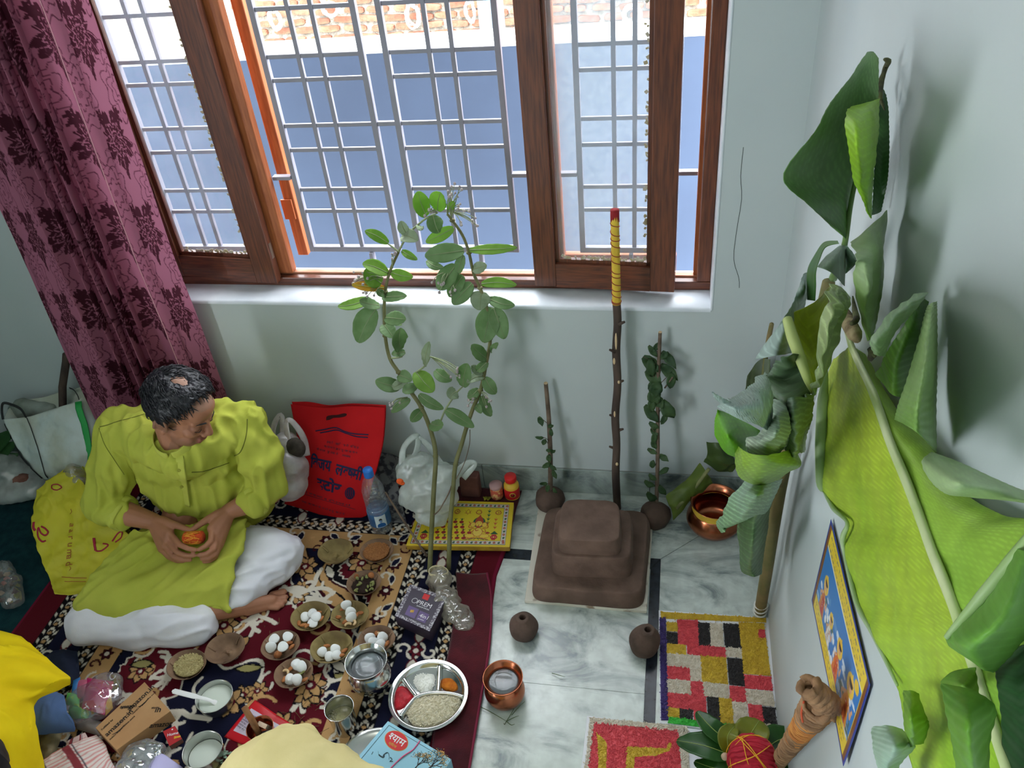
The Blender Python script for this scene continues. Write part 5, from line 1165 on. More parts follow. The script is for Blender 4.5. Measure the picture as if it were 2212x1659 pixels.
# ================================================================== yellow printed board
zY = .022; yc = [(968, 1082), (1109, 1088), (1103, 1181), (877, 1178)]
yc = [fl(912, 1080, RZ+.012+zY), fl(1110, 1086, RZ+.012+zY), fl(1101, 1182, RZ+.012+zY), fl(877, 1179, RZ+.012+zY)]
w_, h_ = 480, 270; cv = Canvas(w_, h_, (214, 186, 40)); cv.rect(16, 14, w_-22, h_-12, (60, 70, 90)); cv.rect(18, 16, w_-24, h_-14, (196, 186, 176)); cv.rect(38, 34, w_-44, h_-32, (60, 70, 90)); cv.rect(40, 36, w_-46, h_-34, (214, 190, 40))
def fl5(x, y, c):
    for k in range(6): cv.ell(x+4.2*math.cos(k*PI/3), y+4.2*math.sin(k*PI/3), 2.6, 2.6, c)
    cv.ell(x, y, 2, 2, (226, 196, 120))
for i, x in enumerate(np.arange(28, w_-30, 21)):
    for y in (25, h_-23): fl5(x, y, (150, 44, 50)) if i % 2 == 0 else (cv.ell(x, y+1, 6, 5, (36, 84, 66)), cv.ell(x+2, y-3, 3, 4, (36, 84, 66)))
for i, y in enumerate(np.arange(46, h_-30, 19)):
    for x in (28, w_-34): fl5(x, y, (150, 44, 50)) if i % 2 == 0 else (cv.ell(x, y+1, 5, 6, (36, 84, 66)), cv.ell(x+3, y-2, 4, 3, (36, 84, 66)))
RD_ = (150, 34, 40)
def fruit(x, y):
    cv.ell(x, y, 11, 8, (146, 24, 34)); 
    for q in (-7, -3, 0, 3, 7): cv.line([(x, y-7), (x+q*.5, y-15), (x+q*1.4, y-21)], 1.5, (40, 70, 40))
for row, (n_, y) in enumerate(((7, 222), (6, 190), (4, 158), (3, 128))):
    for k in range(n_): fruit(105+row*22+k*31, y)
for x in (68, 400):
    cv.ell(x, 214, 17, 13, (172, 44, 44)); cv.rect(x-11, 198, x+11, 203, (172, 44, 44)); cv.poly([(x-20, 197), (x, 178), (x+20, 197)], (40, 80, 46)); cv.rect(x-9, 226, x+9, 231, (172, 44, 44)); cv.ell(x, 214, 3, 3, (236, 200, 120)); cv.ell(x-9, 214, 2, 2, (236, 200, 120)); cv.ell(x+9, 214, 2, 2, (236, 200, 120))
for x, k in ((200, 0), (310, 1), (408, 2)):
    cv.ell(x, 66, 14, 13, RD_, ring=.24)
    for q in range(16): a = q*PI/8; cv.line([(x+13*math.cos(a), 66+12*math.sin(a)), (x+17*math.cos(a), 66+16*math.sin(a))], 1.6, RD_)
    if k == 1: cv.ell(x-4, 64, 1.4, 1.4, RD_); cv.ell(x+4, 64, 1.4, 1.4, RD_); cv.line([(x-4, 70), (x, 72), (x+4, 70)], 1.2, RD_)
    else: cv.curve([(x-5, 62), (x, 60), (x+1, 65), (x-2, 66), (x+2, 68), (x-1, 73), (x-6, 71)], 2, RD_); cv.curve([(x+1, 66), (x+6, 64), (x+6, 70)], 1.8, RD_)
for s_ in (1, -1): cv.line([(255+17*math.cos(a), 66+s_*17*math.sin(a)) for a in (PI/2, PI/2+2*PI/3, PI/2+4*PI/3, PI/2+2*PI)], 1.8, RD_)
for x, y0, n_, c in ((362, 54, 4, (30, 90, 56)), (400, 104, 3, (190, 84, 44))):
    for k in range(n_): y = y0+k*24; cv.line([(x, y-8), (x-1, y+16)], 2.4, c); cv.poly([(x-10, y-3), (x, y+4), (x+10, y-3), (x+3, y+11), (x-3, y+11)], c)
ex, ey = 320, 172    # ornate seated figure drawn in red outline on a lotus
OR = (176, 70, 40)
for k in range(15): a = PI*k/14; cv.line([(ex, ey+48), (ex-56*math.cos(a), ey+52-16*math.sin(a)*(k % 2)+6)], 3, (206, 130, 50) if k % 2 else (96, 84, 50))
cv.ell(ex, ey-44, 30, 32, (36, 90, 60)); cv.ell(ex, ey-46, 20, 34, OR); cv.poly([(ex-14, ey-62), (ex, ey-92), (ex+14, ey-62)], OR); cv.ell(ex, ey-36, 18, 18, (222, 190, 70)); cv.ell(ex, ey-36, 18, 18, OR, ring=.12)
for s_ in (1, -1):
    cv.ell(ex+s_*28, ey-30, 13, 16, (222, 190, 70)); cv.ell(ex+s_*28, ey-30, 13, 16, OR, ring=.16); cv.ell(ex+s_*7, ey-40, 2, 2, RD_); cv.curve([(ex+s_*20, ey-8), (ex+s_*46, ey-14), (ex+s_*42, ey-36), (ex+s_*50, ey-46)], 4, OR); cv.curve([(ex+s_*18, ey+6), (ex+s_*38, ey+14), (ex+s_*34, ey-2)], 3.4, OR); cv.ell(ex+s_*34, ey+36, 26, 12, (222, 190, 70)); cv.ell(ex+s_*34, ey+36, 26, 12, OR, ring=.12)
cv.ell(ex, ey+14, 24, 26, (222, 192, 84)); cv.ell(ex, ey+14, 24, 26, OR, ring=.1); cv.curve([(ex, ey-30), (ex-3, ey-14), (ex-12, ey-4), (ex-8, ey+6), (ex+2, ey+2)], 4, OR)
cv.ell(368, 190, 9, 6, RD_); cv.poly([(374, 186), (384, 190), (374, 193)], RD_); cv.poly([(242, 190), (248, 168), (254, 190)], RD_); cv.line([(248, 150), (248, 172)], 2.4, RD_)
NU, NV = 321, 181; U, Vv = np.meshgrid(np.linspace(0, 1, NU), np.linspace(0, 1, NV)); A_ = [np.array(p) for p in yc]
G = A_[0]*((1-U)*(1-Vv))[..., None]+A_[1]*(U*(1-Vv))[..., None]+A_[2]*(U*Vv)[..., None]+A_[3]*((1-U)*Vv)[..., None]; G[..., 2] += .0008
bo = thing('printed_board', 'yellow ritual board printed with a seated deity and red fruits', 'board', V((yc[0].x+yc[2].x)/2, (yc[0].y+yc[2].y)/2, RZ+.0125))
mb = MB(); mb.add([V(p.x, p.y, z) for z in (RZ+.0125, RZ+.012+zY) for p in yc], [(0, 1, 2, 3), (7, 6, 5, 4)]+[(i, 4+i, 4+(i+1) % 4, (i+1) % 4) for i in range(4)]); part('wooden_base', mb, mat('yellow_painted_edge', (196, 160, 44), .6, c2=(150, 110, 40), vs=20), bo, bevel=.003)
mb = MB(); mb.grid(G); o = part('printed_sheet', mb, mat('printed_sheet', (255, 255, 255), .4, attr=True), bo, True); o.data.flip_normals(); vcol(o, cv.sample(U.ravel()*.9999, Vv.ravel()*.9999))

# ================================================================== small jars, brick, bottle
p = fl(1107, 1070, RZ+.012); zj = RZ+.0125
t = thing('plastic_jar', 'yellow and red plastic jar with red cap by the skirting', 'jar', V(p.x, p.y, zj))
mb = MB(); mb.lathe([tuple(x) for x in spl(np.array([(1e-4, 0), (.024, 0), (.0275, .004), (.0275, .05), (.026, .058), (.0195, .068), (.0185, .074), (1e-4, .0745)]), 30)], (p.x, p.y, zj), 32); part('jar_body', mb, mat('yellow_plastic', (232, 186, 64), .4), t, True)
mb = MB(); mb.lathe([(.0279, .004), (.0281, .005), (.0281, .045), (.0279, .046), (.0276, .046), (.0276, .004)], (p.x, p.y, zj), 32); part('red_label', mb, M_rd, t, True)
mb = MB(); mb.lathe([(1e-4, .0745), (.0205, .0745), (.0215, .078), (.0215, .094), (.0195, .0975), (1e-4, .098)], (p.x, p.y, zj), 32, lambda a, q: (1+.012*math.cos(24*a), 0)); part('cap', mb, mat('red_cap', (226, 40, 40), .35), t, True)
q = V(p.x+.004, p.y, zj+.027); mb = MB(); dn = V(.13, -.99, 0); mb.lathe([(.0115, 0), (.0105, .0008), (1e-4, .0009)], q+dn*.0277, 24, None, frame2((1, .13, 0), (dn.x, dn.y, 0))); em = part('round_emblem', mb, M_gold, t, True)
mb = MB(); mb.lathe([(.008, 0), (1e-4, .0004)], q+dn*.0287, 20, None, frame2((1, .13, 0), (dn.x, dn.y, 0))); part('emblem_face', mb, mat('dark_red_emblem', (150, 30, 30), .5), t, True)
p = fl(1074, 1072, RZ+.012); t = thing('plastic_jar', 'small printed jar with pinkish lid beside the yellow jar', 'jar', V(p.x, p.y, zj))
mb = MB(); mb.lathe([(1e-4, 0), (.0215, 0), (.023, .003), (.023, .045), (.0215, .048), (1e-4, .0485)], (p.x, p.y, zj), 30); part('jar_body', mb, mat('printed_jar_label', (196, 92, 70), .5, c2=(226, 180, 120), vs=70, vmix=(.48, .54)), t, True)
mb = MB(); mb.lathe([(1e-4, .0485), (.023, .0485), (.0238, .051), (.0238, .059), (.022, .061), (1e-4, .0612)], (p.x, p.y, zj), 30); part('lid', mb, mat('mauve_lid', (190, 150, 150), .4), t, True)
a, b = fl(1005, 1085, RZ+.012), fl(1036, 1080, RZ+.012); M_rb = mat('brown_red_brick', (118, 74, 66), .9, c2=(96, 60, 54), vs=24, bump=.5, bs=60, bd=.003)
mb = MB(); mb.span((a.x-.02, -.045, zj), (b.x, -.085, zj+.10), .004); tag(part('block', mb, M_rb), 'brown clay block standing upright behind the white carrier bag', 'brick')
# fallen flower petals behind jars
mb = MB(); pt = fl(1055, 1075, zj)
for k in range(5): leafmesh(mb, pt+V(.004*k-.01, .004*math.sin(k*2), .001), pt+V(.006*k-.014, -.02+.006*math.cos(k*3), .012), .014, V(0, 0, 1), .1)
tag(part('yellow_leaf', mb, mat('yellow_green_wilted', (176, 170, 50), .6, c2=(110, 110, 40), vs=40), None, True, solid=.0006), 'yellowing wilted leaf lying beside the pink lidded jar', 'leaf')
# water bottle
p = fl(826, 1139, RZ+.004); zb_ = RZ+.004; hb = bw(790, 1013, -p.y).z-zb_
M_pet = film('clear_bottle_plastic', (206, 222, 232), .10, .06, .14, vs=20)
bt = thing('water_bottle', 'clear plastic water bottle with blue cap in front of the red bag', 'bottle', V(p.x, p.y, zb_))
sc2 = hb/.27; R0 = .037*sc2
pf = [(1e-4, .004), (.02, .004), (.032, 0), (.036, .008), (.037, .03)]+[(.037-(.0022 if i % 2 else 0), .10+.0095*i) for i in range(9)]+[(.035, .19), (.028, .212), (.018, .234), (.0135, .245), (.0135, .252)]
prof = [(a*sc2, b*sc2) for a, b in spl(np.array(pf), 90)]; mb = MB(); mb.lathe([(max(1e-5, a), max(0, b)) for a, b in prof], (p.x, p.y, zb_), 40); part('bottle_wall', mb, M_pet, bt, True)
mb = MB(); mb.lathe([(max(1e-5, a-.0012), max(.002, b)) for a, b in prof if b < .17*sc2]+[(1e-5, .17*sc2)], (p.x, p.y, zb_), 40); part('water', mb, film('bottle_water', (190, 206, 216), .10, .03, .10), bt, True)
mb = MB(); mb.lathe([(1e-4, .252*sc2-.012), (.0158*sc2, .252*sc2-.012), (.0162*sc2, .252*sc2-.008), (.016*sc2, .266*sc2), (.0145*sc2, .2695*sc2), (1e-4, .27*sc2)], (p.x, p.y, zb_), 40, lambda a, q: (1+.012*math.cos(40*a), 0)); part('cap', mb, mat('blue_cap', (42, 116, 206), .35), bt, True)
mb = MB(); mb.lathe([(R0*1.005, .035*sc2), (R0*1.01, .036*sc2), (R0*1.01, .092*sc2), (R0*1.005, .093*sc2)], (p.x, p.y, zb_), 40); lb_ = part('label_band', mb, mat('blue_label', (40, 84, 130), .4, c2=(70, 120, 170), vs=20), bt, True)
vd = (Vector(CAM)-V(p.x, p.y, 0)); va = math.atan2(vd.y, vd.x)
def lab(a0, a1, z0_, z1_, m, nm, k=1.02):
    mb = MB(); mb.grid([[(p.x+R0*k*math.cos(a), p.y+R0*k*math.sin(a), zb_+z) for a in np.linspace(a0, a1, 14)] for z in (z0_*sc2, z1_*sc2)]); return part(nm, mb, m, bt, True)
lab(va-.5, va+.5, .038, .09, mat('pale_portrait_panel', (206, 220, 226), .4), 'portrait_panel'); M_pf = mat('blue_portrait_print', (30, 88, 150), .5)
def labpoly(P, m, nm, k):
    mb = MB(); Q = [V(p.x+R0*k*math.cos(va+a), p.y+R0*k*math.sin(va+a), zb_+z*sc2) for a, z in P]; c = sum(Q, Vector())/len(Q); c = V(p.x+(c.x-p.x)*1.06, p.y+(c.y-p.y)*1.06, c.z); mb.add(Q+[c], [(i, (i+1) % len(Q), len(Q)) for i in range(len(Q))]); part(nm, mb, m, bt, True)
labpoly([(-.38, .040), (-.36, .049), (-.26, .055), (-.1, .058), (.1, .058), (.26, .055), (.36, .049), (.38, .040), (.2, .040), (0, .040), (-.2, .040)], M_pf, 'portrait_print', 1.035)
labpoly([(.13*math.cos(a), .067+.0085*math.sin(a)) for a in np.linspace(0, 2*PI, 16, False)], mat('portrait_face', (120, 150, 190), .5), 'portrait_print', 1.04)
labpoly([(.15*math.cos(a), .071+.0085*math.sin(a)) for a in np.linspace(-.1, PI+.1, 10)], M_ink, 'portrait_print', 1.045)
# ================================================================== banana leaves
M_ban = mat('banana_leaf', (255, 255, 255), .42, attr=True, transl=.22, spec=.4)
M_banstem = mat('banana_stalk', (134, 116, 76), .7, c2=(92, 98, 52), vs=9, bump=.4, bs=40, bd=.003)
M_midrib = mat('pale_banana_midrib', (206, 214, 168), .4, c2=(176, 196, 128), vs=14, stretch=(1, 1, .2))
M_dry = mat('dry_leaf_tip', (58, 52, 42), .9, c2=(96, 100, 60), vs=40)
GB, GY_, GD, GP, GG = (120, 164, 40), (176, 190, 56), (52, 92, 40), (176, 198, 160), (148, 172, 150)
def lp(px, py, d):
    p = rw(px, py, d)
    if p.y > -.045: p = bw(px, py, .045+.15*max(0, min(.4, d)))
    return p
def leafpatch(name, parent, rows, c1, c2=None, stripes=26, skew=1.6, crumple=.004, M=110, N=30, seed=0, bulge=0., solid=.0008, vein=.16, wav=0.):
    G = patch([[lp(*q) for q in r] for r in rows], M, N)
    U, W_ = np.meshgrid(np.linspace(0, 1, N), np.linspace(0, 1, M))
    nz = noise3(G, 18, seed)-.5; G[..., 0] -= bulge*np.sin(PI*U)+wav*np.sin(W_*23+U*5)*.5; G += (nz*crumple)[..., None]*np.array([-1, .5, .3])
    ph = W_*stripes+skew*np.abs(U-.5)*2; vv = (np.abs(((ph*2) % 2)-1) > .78); ph2 = np.sin(ph*2*PI)*.00032; G[..., 0] -= ph2
    G[..., 0] = np.minimum(G[..., 0], -.004); G[..., 1] = np.minimum(G[..., 1], -.006)
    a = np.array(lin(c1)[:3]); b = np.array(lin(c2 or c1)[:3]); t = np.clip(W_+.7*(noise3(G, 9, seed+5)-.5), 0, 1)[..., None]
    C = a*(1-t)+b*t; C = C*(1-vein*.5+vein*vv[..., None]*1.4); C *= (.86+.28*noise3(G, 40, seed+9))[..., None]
    mb = MB(); mb.grid(G); o = part(name, mb, M_ban, parent, True, solid=solid); vcol(o, np.clip(C, 0, 1).reshape(-1, 3)); return o
b0_ = fl(1641, 1322, 0); pA = thing('banana_plant', 'cut banana stalk with drooping grey-green leaves standing in the corner', 'plant', b0_)
st_pts = [fl(1641, 1325, 0), rw(1655, 1240, .035), rw(1690, 1030, .035), rw(1740, 830, .03), rw(1790, 610, .03)]
mb = MB(); mb.tube(st_pts, [.017, .0165, .016, .015, .012], 14, smooth=6); stalk = part('stalk', mb, M_banstem, pA, True)
mb = MB()
for k, dz in enumerate((0, .010, .022)): 
    c = st_pts[0].lerp(st_pts[1], .06+.09*k); mb.tube([c+V(.0185*math.cos(a), .0185*math.sin(a), .004*math.sin(a+k)) for a in np.linspace(0, 2*PI, 20)], (.0035), 6)
part('white_tie', mb, mat('white_plastic_tie', (226, 226, 220), .5), stalk, True)
def LA(rows, c1, c2=None, **k): return leafpatch('leaf', pA, rows, c1, c2, **k)
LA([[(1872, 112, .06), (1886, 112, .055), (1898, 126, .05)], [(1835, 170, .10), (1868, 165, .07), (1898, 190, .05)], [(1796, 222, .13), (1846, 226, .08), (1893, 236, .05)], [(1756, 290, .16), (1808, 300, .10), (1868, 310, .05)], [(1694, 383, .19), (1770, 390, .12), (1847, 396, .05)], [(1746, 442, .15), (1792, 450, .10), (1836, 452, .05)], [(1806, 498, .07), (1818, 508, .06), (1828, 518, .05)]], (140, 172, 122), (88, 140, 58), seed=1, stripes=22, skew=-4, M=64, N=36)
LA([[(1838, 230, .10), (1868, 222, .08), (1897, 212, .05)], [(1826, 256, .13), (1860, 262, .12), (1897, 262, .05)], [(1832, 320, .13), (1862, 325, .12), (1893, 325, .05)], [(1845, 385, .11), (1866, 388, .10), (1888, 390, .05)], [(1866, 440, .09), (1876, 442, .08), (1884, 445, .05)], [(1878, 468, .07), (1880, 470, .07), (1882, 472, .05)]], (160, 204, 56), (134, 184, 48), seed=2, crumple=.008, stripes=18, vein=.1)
LA([[(1899, 195, .03), (1906, 190, .02), (1914, 205, .014)], [(1895, 260, .03), (1910, 260, .02), (1922, 268, .012)], [(1892, 330, .03), (1908, 330, .02), (1922, 338, .012)], [(1888, 400, .03), (1902, 400, .02), (1916, 402, .012)], [(1884, 465, .03), (1894, 462, .02), (1904, 457, .012)]], (58, 96, 48), GD, seed=3)  # dark leaf edge; the wall shadow beside it is put into this patch
mb = MB(); mb.tube([rw(1893, 230, .05), rw(1868, 312, .052), rw(1847, 396, .054), rw(1836, 452, .054), rw(1826, 520, .05), rw(1815, 560, .045), rw(1800, 600, .035)], [.002, .003, .0036, .004, .0048, .006, .008], 8, smooth=5); part('midrib', mb, mat('green_midrib', (110, 140, 80), .45), pA, True)
mb = MB(); mb.tube([rw(1900, 212, .04), rw(1902, 180, .03), rw(1909, 158, .025), rw(1913, 145, .02), rw(1919, 132, .022), rw(1910, 128, .03)], [.004, .005, .0035, .004, .0045, .002], 7, smooth=3); mb.tube([rw(1898, 200, .035), rw(1905, 222, .03), rw(1911, 238, .022)], [.003, .0025, .001], 6, smooth=3); part('dry_tip', mb, M_dry, pA, True)
LA([[(1834, 523, .08), (1875, 488, .06), (1914, 453, .03)], [(1853, 560, .11), (1885, 540, .08), (1912, 520, .02)], [(1845, 578, .10), (1878, 575, .09), (1909, 565, .02)], [(1846, 620, .09), (1876, 620, .09), (1900, 630, .02)], [(1856, 680, .07), (1876, 680, .07), (1895, 685, .02)], [(1873, 736, .05), (1880, 730, .05), (1890, 722, .02)]], (178, 198, 158), (118, 164, 48), seed=4, crumple=.012, stripes=10, vein=.06)
LA([[(1829, 530, .05), (1838, 540, .045), (1842, 545, .04)], [(1826, 560, .05), (1840, 562, .045), (1852, 566, .04)], [(1824, 592, .05), (1832, 585, .045), (1838, 580, .04)]], (128, 158, 134), seed=5, M=20, N=14)
LA([[(1813, 531, .06), (1820, 530, .055), (1826, 532, .05)], [(1786, 553, .09), (1808, 560, .08), (1827, 562, .05)], [(1767, 577, .11), (1798, 590, .09), (1824, 618, .05)]], (146, 166, 148), (128, 150, 124), seed=6, M=28, N=20)
LA([[(1809, 520, .06), (1812, 526, .06)], [(1779, 524, .075), (1784, 534, .075)], [(1758, 554, .09), (1771, 560, .09)], [(1745, 582, .10), (1763, 586, .10)], [(1743, 615, .10), (1762, 618, .10)], [(1744, 648, .10), (1760, 650, .10)]], (70, 118, 40), (52, 100, 34), seed=7, N=8, crumple=.002, stripes=0.01)
LA([[(1738, 592, .10), (1745, 588, .09), (1754, 590, .08)], [(1722, 625, .12), (1735, 625, .11), (1746, 630, .09)], [(1708, 665, .14), (1722, 668, .12), (1736, 672, .09)], [(1672, 715, .16), (1700, 720, .14), (1726, 722, .09)], [(1631, 776, .18), (1680, 768, .15), (1723, 760, .10)]], (150, 170, 158), (168, 186, 180), seed=8, stripes=14, skew=2)
LA([[(1764, 648, .09), (1780, 630, .08), (1794, 615, .06)], [(1715, 675, .13), (1745, 680, .10), (1785, 680, .07)], [(1702, 695, .14), (1740, 720, .10), (1781, 730, .08)], [(1722, 760, .13), (1748, 765, .10), (1772, 770, .08)], [(1745, 820, .11), (1755, 815, .10), (1762, 810, .09)], [(1754, 850, .10), (1757, 850, .10), (1759, 848, .10)]], (206, 216, 96), (182, 200, 64), seed=9, stripes=9, crumple=.010, vein=.08)
mb = MB(); mb.tube([lp(1701, 690, .145), lp(1712, 728, .14), lp(1728, 772, .132), lp(1745, 820, .118), lp(1757, 850, .10)], [.0075, .009, .0085, .0065, .003], 10, smooth=5); part('rolled_edge', mb, mat('pale_rolled_leaf_edge', (190, 204, 128), .5, transl=.2), pA, True)
LA([[(1790, 612, .10), (1812, 618, .09), (1832, 640, .07)], [(1785, 650, .13), (1808, 660, .12), (1832, 668, .08)], [(1785, 700, .13), (1800, 705, .13), (1813, 700, .09)], [(1774, 760, .13), (1790, 765, .13), (1804, 760, .10)], [(1762, 820, .12), (1772, 820, .12), (1783, 810, .10)], [(1755, 852, .11), (1759, 854, .11), (1763, 850, .11)]], (176, 194, 132), (140, 162, 110), seed=10, crumple=.022, stripes=8, vein=.25)
LA([[(1668, 785, .14), (1705, 770, .16), (1742, 765, .10)], [(1660, 815, .16), (1700, 818, .13), (1750, 800, .10)], [(1655, 845, .16), (1695, 868, .15), (1754, 850, .10)], [(1662, 858, .13), (1705, 882, .12), (1742, 864, .10)]], (84, 112, 78), (112, 138, 104), seed=11, crumple=.014, stripes=12)
LA([[(1672, 872, .15), (1716, 862, .16), (1762, 850, .09)], [(1686, 905, .15), (1720, 902, .16), (1752, 892, .08)], [(1696, 945, .14), (1720, 945, .14), (1742, 930, .07)], [(1702, 990, .12), (1718, 985, .12), (1734, 975, .06)]], (110, 138, 108), (146, 166, 132), seed=33, crumple=.014, stripes=12, vein=.22)
LA([[(1549, 854, .30), (1550, 866, .29), (1552, 880, .28)], [(1584, 862, .26), (1590, 880, .28), (1597, 904, .27)], [(1620, 832, .22), (1632, 870, .26), (1640, 920, .23)], [(1652, 802, .18), (1666, 850, .20), (1660, 932, .18)]], (178, 198, 190), (156, 180, 160), seed=12, stripes=30, skew=.5, crumple=.010, vein=.3)
LA([[(1549, 884, .24), (1546, 910, .24), (1544, 940, .24)], [(1580, 897, .21), (1570, 940, .23), (1566, 976, .22)], [(1610, 912, .18), (1602, 950, .20), (1592, 988, .20)], [(1642, 930, .15), (1628, 960, .16), (1614, 988, .17)]], (110, 176, 40), (100, 164, 42), seed=13, stripes=5, skew=9, vein=.12)
LA([[(1664, 862, .15), (1692, 866, .17), (1722, 872, .10)], [(1658, 900, .17), (1690, 905, .19), (1719, 910, .10)], [(1640, 940, .19), (1680, 938, .20), (1715, 945, .10)], [(1612, 948, .21), (1660, 966, .20), (1697, 965, .11)], [(1620, 985, .20), (1660, 987, .18), (1692, 972, .12)]], (136, 160, 136), (176, 192, 168), seed=14, stripes=16, crumple=.012, vein=.3)
LA([[(1592, 962, .20), (1640, 984, .22), (1716, 968, .10)], [(1588, 1000, .21), (1650, 1010, .20), (1730, 1004, .08)], [(1597, 1030, .20), (1642, 1040, .17), (1702, 1020, .09)], [(1625, 1046, .17), (1652, 1046, .15), (1682, 1036, .10)]], (158, 196, 66), (140, 170, 96), seed=15, stripes=7, skew=5, vein=.2)
LA([[(1612, 1036, .16), (1650, 1042, .15), (1690, 1034, .08)], [(1590, 1062, .18), (1635, 1070, .18), (1674, 1070, .09)], [(1570, 1085, .19), (1615, 1096, .18), (1656, 1106, .10)], [(1558, 1115, .19), (1596, 1126, .18), (1634, 1113, .12)], [(1549, 1134, .19), (1566, 1140, .18), (1587, 1128, .15)], [(1560, 1152, .18), (1566, 1150, .18), (1573, 1140, .17)]], (150, 178, 152), (140, 182, 128), seed=16, stripes=20, crumple=.010, vein=.28)
LA([[(1610, 1070, .13), (1650, 1066, .13), (1688, 1040, .06)], [(1593, 1130, .14), (1630, 1130, .13), (1666, 1090, .06)], [(1597, 1180, .13), (1627, 1180, .13), (1657, 1150, .06)], [(1601, 1230, .12), (1624, 1230, .11), (1650, 1200, .06)], [(1614, 1242, .11), (1630, 1246, .10), (1645, 1240, .07)]], (112, 142, 98), (92, 124, 76), seed=17, stripes=16, vein=.25)
LA([[(1614, 812, .05), (1640, 778, .06), (1664, 776, .07)], [(1610, 840, .05), (1635, 825, .06), (1662, 820, .07)], [(1606, 868, .05), (1630, 872, .06), (1655, 868, .07)]], (92, 106, 74), (78, 92, 62), seed=18, M=24, N=18)  # rear leaf in shade, the shade put into its dull olive
mb = MB(); mb.tube([lp(1667, 700, .06), lp(1660, 735, .06), lp(1652, 790, .06), lp(1650, 850, .07), rw(1706, 960, .05), rw(1682, 1060, .035)], [.006, .007, .006, .006, .007, .007], 8, smooth=4); part('leaf_stalk', mb, M_banstem, pA, True)
# wilted bundle behind the pot
wbp = bw(1470, 1090, .08); wbn = thing('wilted_leaf_bundle', 'wilted folded banana leaf lying against the skirting by the copper pot', 'leaf', V(wbp.x, wbp.y, 0))
def LW(rows, c1, c2, **k):
    G = patch([[bw(a, b, d) for a, b, d in r] for r in rows], 40, 22); s_ = k.get('seed', 0); nz = noise3(G, 26, s_)-.5; G[..., 1] -= nz*.024; G[..., 2] += (noise3(G, 30, s_+1)-.5)*.014; G[..., 2] = np.maximum(G[..., 2], .003); G[..., 1] = np.minimum(G[..., 1], -.014)
    a, b = np.array(lin(c1)[:3]), np.array(lin(c2)[:3]); t = noise3(G, 30, s_+2)[..., None]; mb = MB(); mb.grid(G); o = part('folded_leaf', mb, M_ban, wbn, True, solid=.001); vcol(o, (a*(1-t)+b*t).reshape(-1, 3))
LW([[(1438, 1072, .13), (1448, 1098, .15), (1455, 1122, .16)], [(1466, 1050, .10), (1480, 1066, .13), (1492, 1082, .12)], [(1492, 1026, .07), (1505, 1046, .10), (1516, 1062, .09)], [(1512, 1002, .05), (1528, 1022, .08), (1540, 1040, .07)]], (118, 136, 56), (84, 104, 46), seed=1)
LW([[(1526, 952, .04), (1556, 960, .06), (1582, 980, .05)], [(1528, 980, .05), (1558, 990, .08), (1590, 1005, .06)], [(1520, 1000, .05), (1550, 1018, .07), (1578, 1022, .05)]], (76, 98, 46), (58, 78, 40), seed=2)
mb = MB(); mb.tube([bw(1460, 1098, .15), bw(1495, 1060, .11), bw(1532, 1012, .075)], [.008, .007, .006], 8, smooth=4); part('stalk', mb, mat('pale_stalk', (150, 150, 100), .7, c2=(110, 116, 70), vs=20), wbn, True)

# the large fresh leaf on the right wall
pB = thing('banana_leaf', 'large bright green banana leaf leaning on the right wall', 'leaf', rw(2150, 1660, .03))
def LB(nm, rows, c1, c2=None, **k): return leafpatch(nm, pB, rows, c1, c2, **k)
mids = [(1838, 745), (1886, 850), (1921, 950), (1960, 1045), (1992, 1130), (2015, 1195), (2057, 1300), (2080, 1370), (2115, 1470), (2150, 1580), (2190, 1700)]
Ls = [(1800, 775), (1776, 850), (1770, 950), (1771, 1045), (1825, 1130), (1823, 1190), (1850, 1300), (1886, 1370), (1938, 1480), (1960, 1610), (1990, 1720)]
Rs = [(1868, 765), (1935, 880), (2000, 955), (2080, 1060), (2160, 1110), (2230, 1130), (2300, 1250), (2320, 1330), (2330, 1430), (2340, 1560), (2350, 1700)]
wv = [.0, .01, .012, .014, .0, .012, .004, .012, .0, .012, .0]
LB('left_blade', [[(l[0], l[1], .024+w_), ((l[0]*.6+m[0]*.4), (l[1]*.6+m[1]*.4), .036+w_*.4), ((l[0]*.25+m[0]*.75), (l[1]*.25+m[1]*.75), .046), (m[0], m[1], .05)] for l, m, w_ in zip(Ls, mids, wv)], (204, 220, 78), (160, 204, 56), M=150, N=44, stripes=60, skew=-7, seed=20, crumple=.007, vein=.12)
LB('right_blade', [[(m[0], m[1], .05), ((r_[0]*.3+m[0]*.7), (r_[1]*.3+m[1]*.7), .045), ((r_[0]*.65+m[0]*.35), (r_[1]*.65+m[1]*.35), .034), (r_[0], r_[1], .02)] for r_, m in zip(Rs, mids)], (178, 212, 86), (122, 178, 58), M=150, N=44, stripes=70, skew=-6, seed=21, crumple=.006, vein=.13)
mb = MB(); mb.tube([rw(1822, 678, .06)]+[rw(m[0], m[1], .053) for m in mids], [(.004, .006), (.0045, .0075)]+[(.005, .009-.0003*i) for i in range(len(mids))][:-1]+[(.004, .006)], 10, flat=(-1, 0, 0), smooth=6); part('midrib', mb, M_midrib, pB, True)
mb = MB(); mb.tube([rw(1812, 655, .05), rw(1826, 685, .055), rw(1846, 722, .06), rw(1852, 735, .055)], [.006, .012, .011, .004], 9, smooth=4); part('torn_base', mb, mat('brown_torn_base', (176, 160, 120), .8, c2=(110, 92, 62), vs=40, bump=.8, bs=60, bd=.006), pB, True)
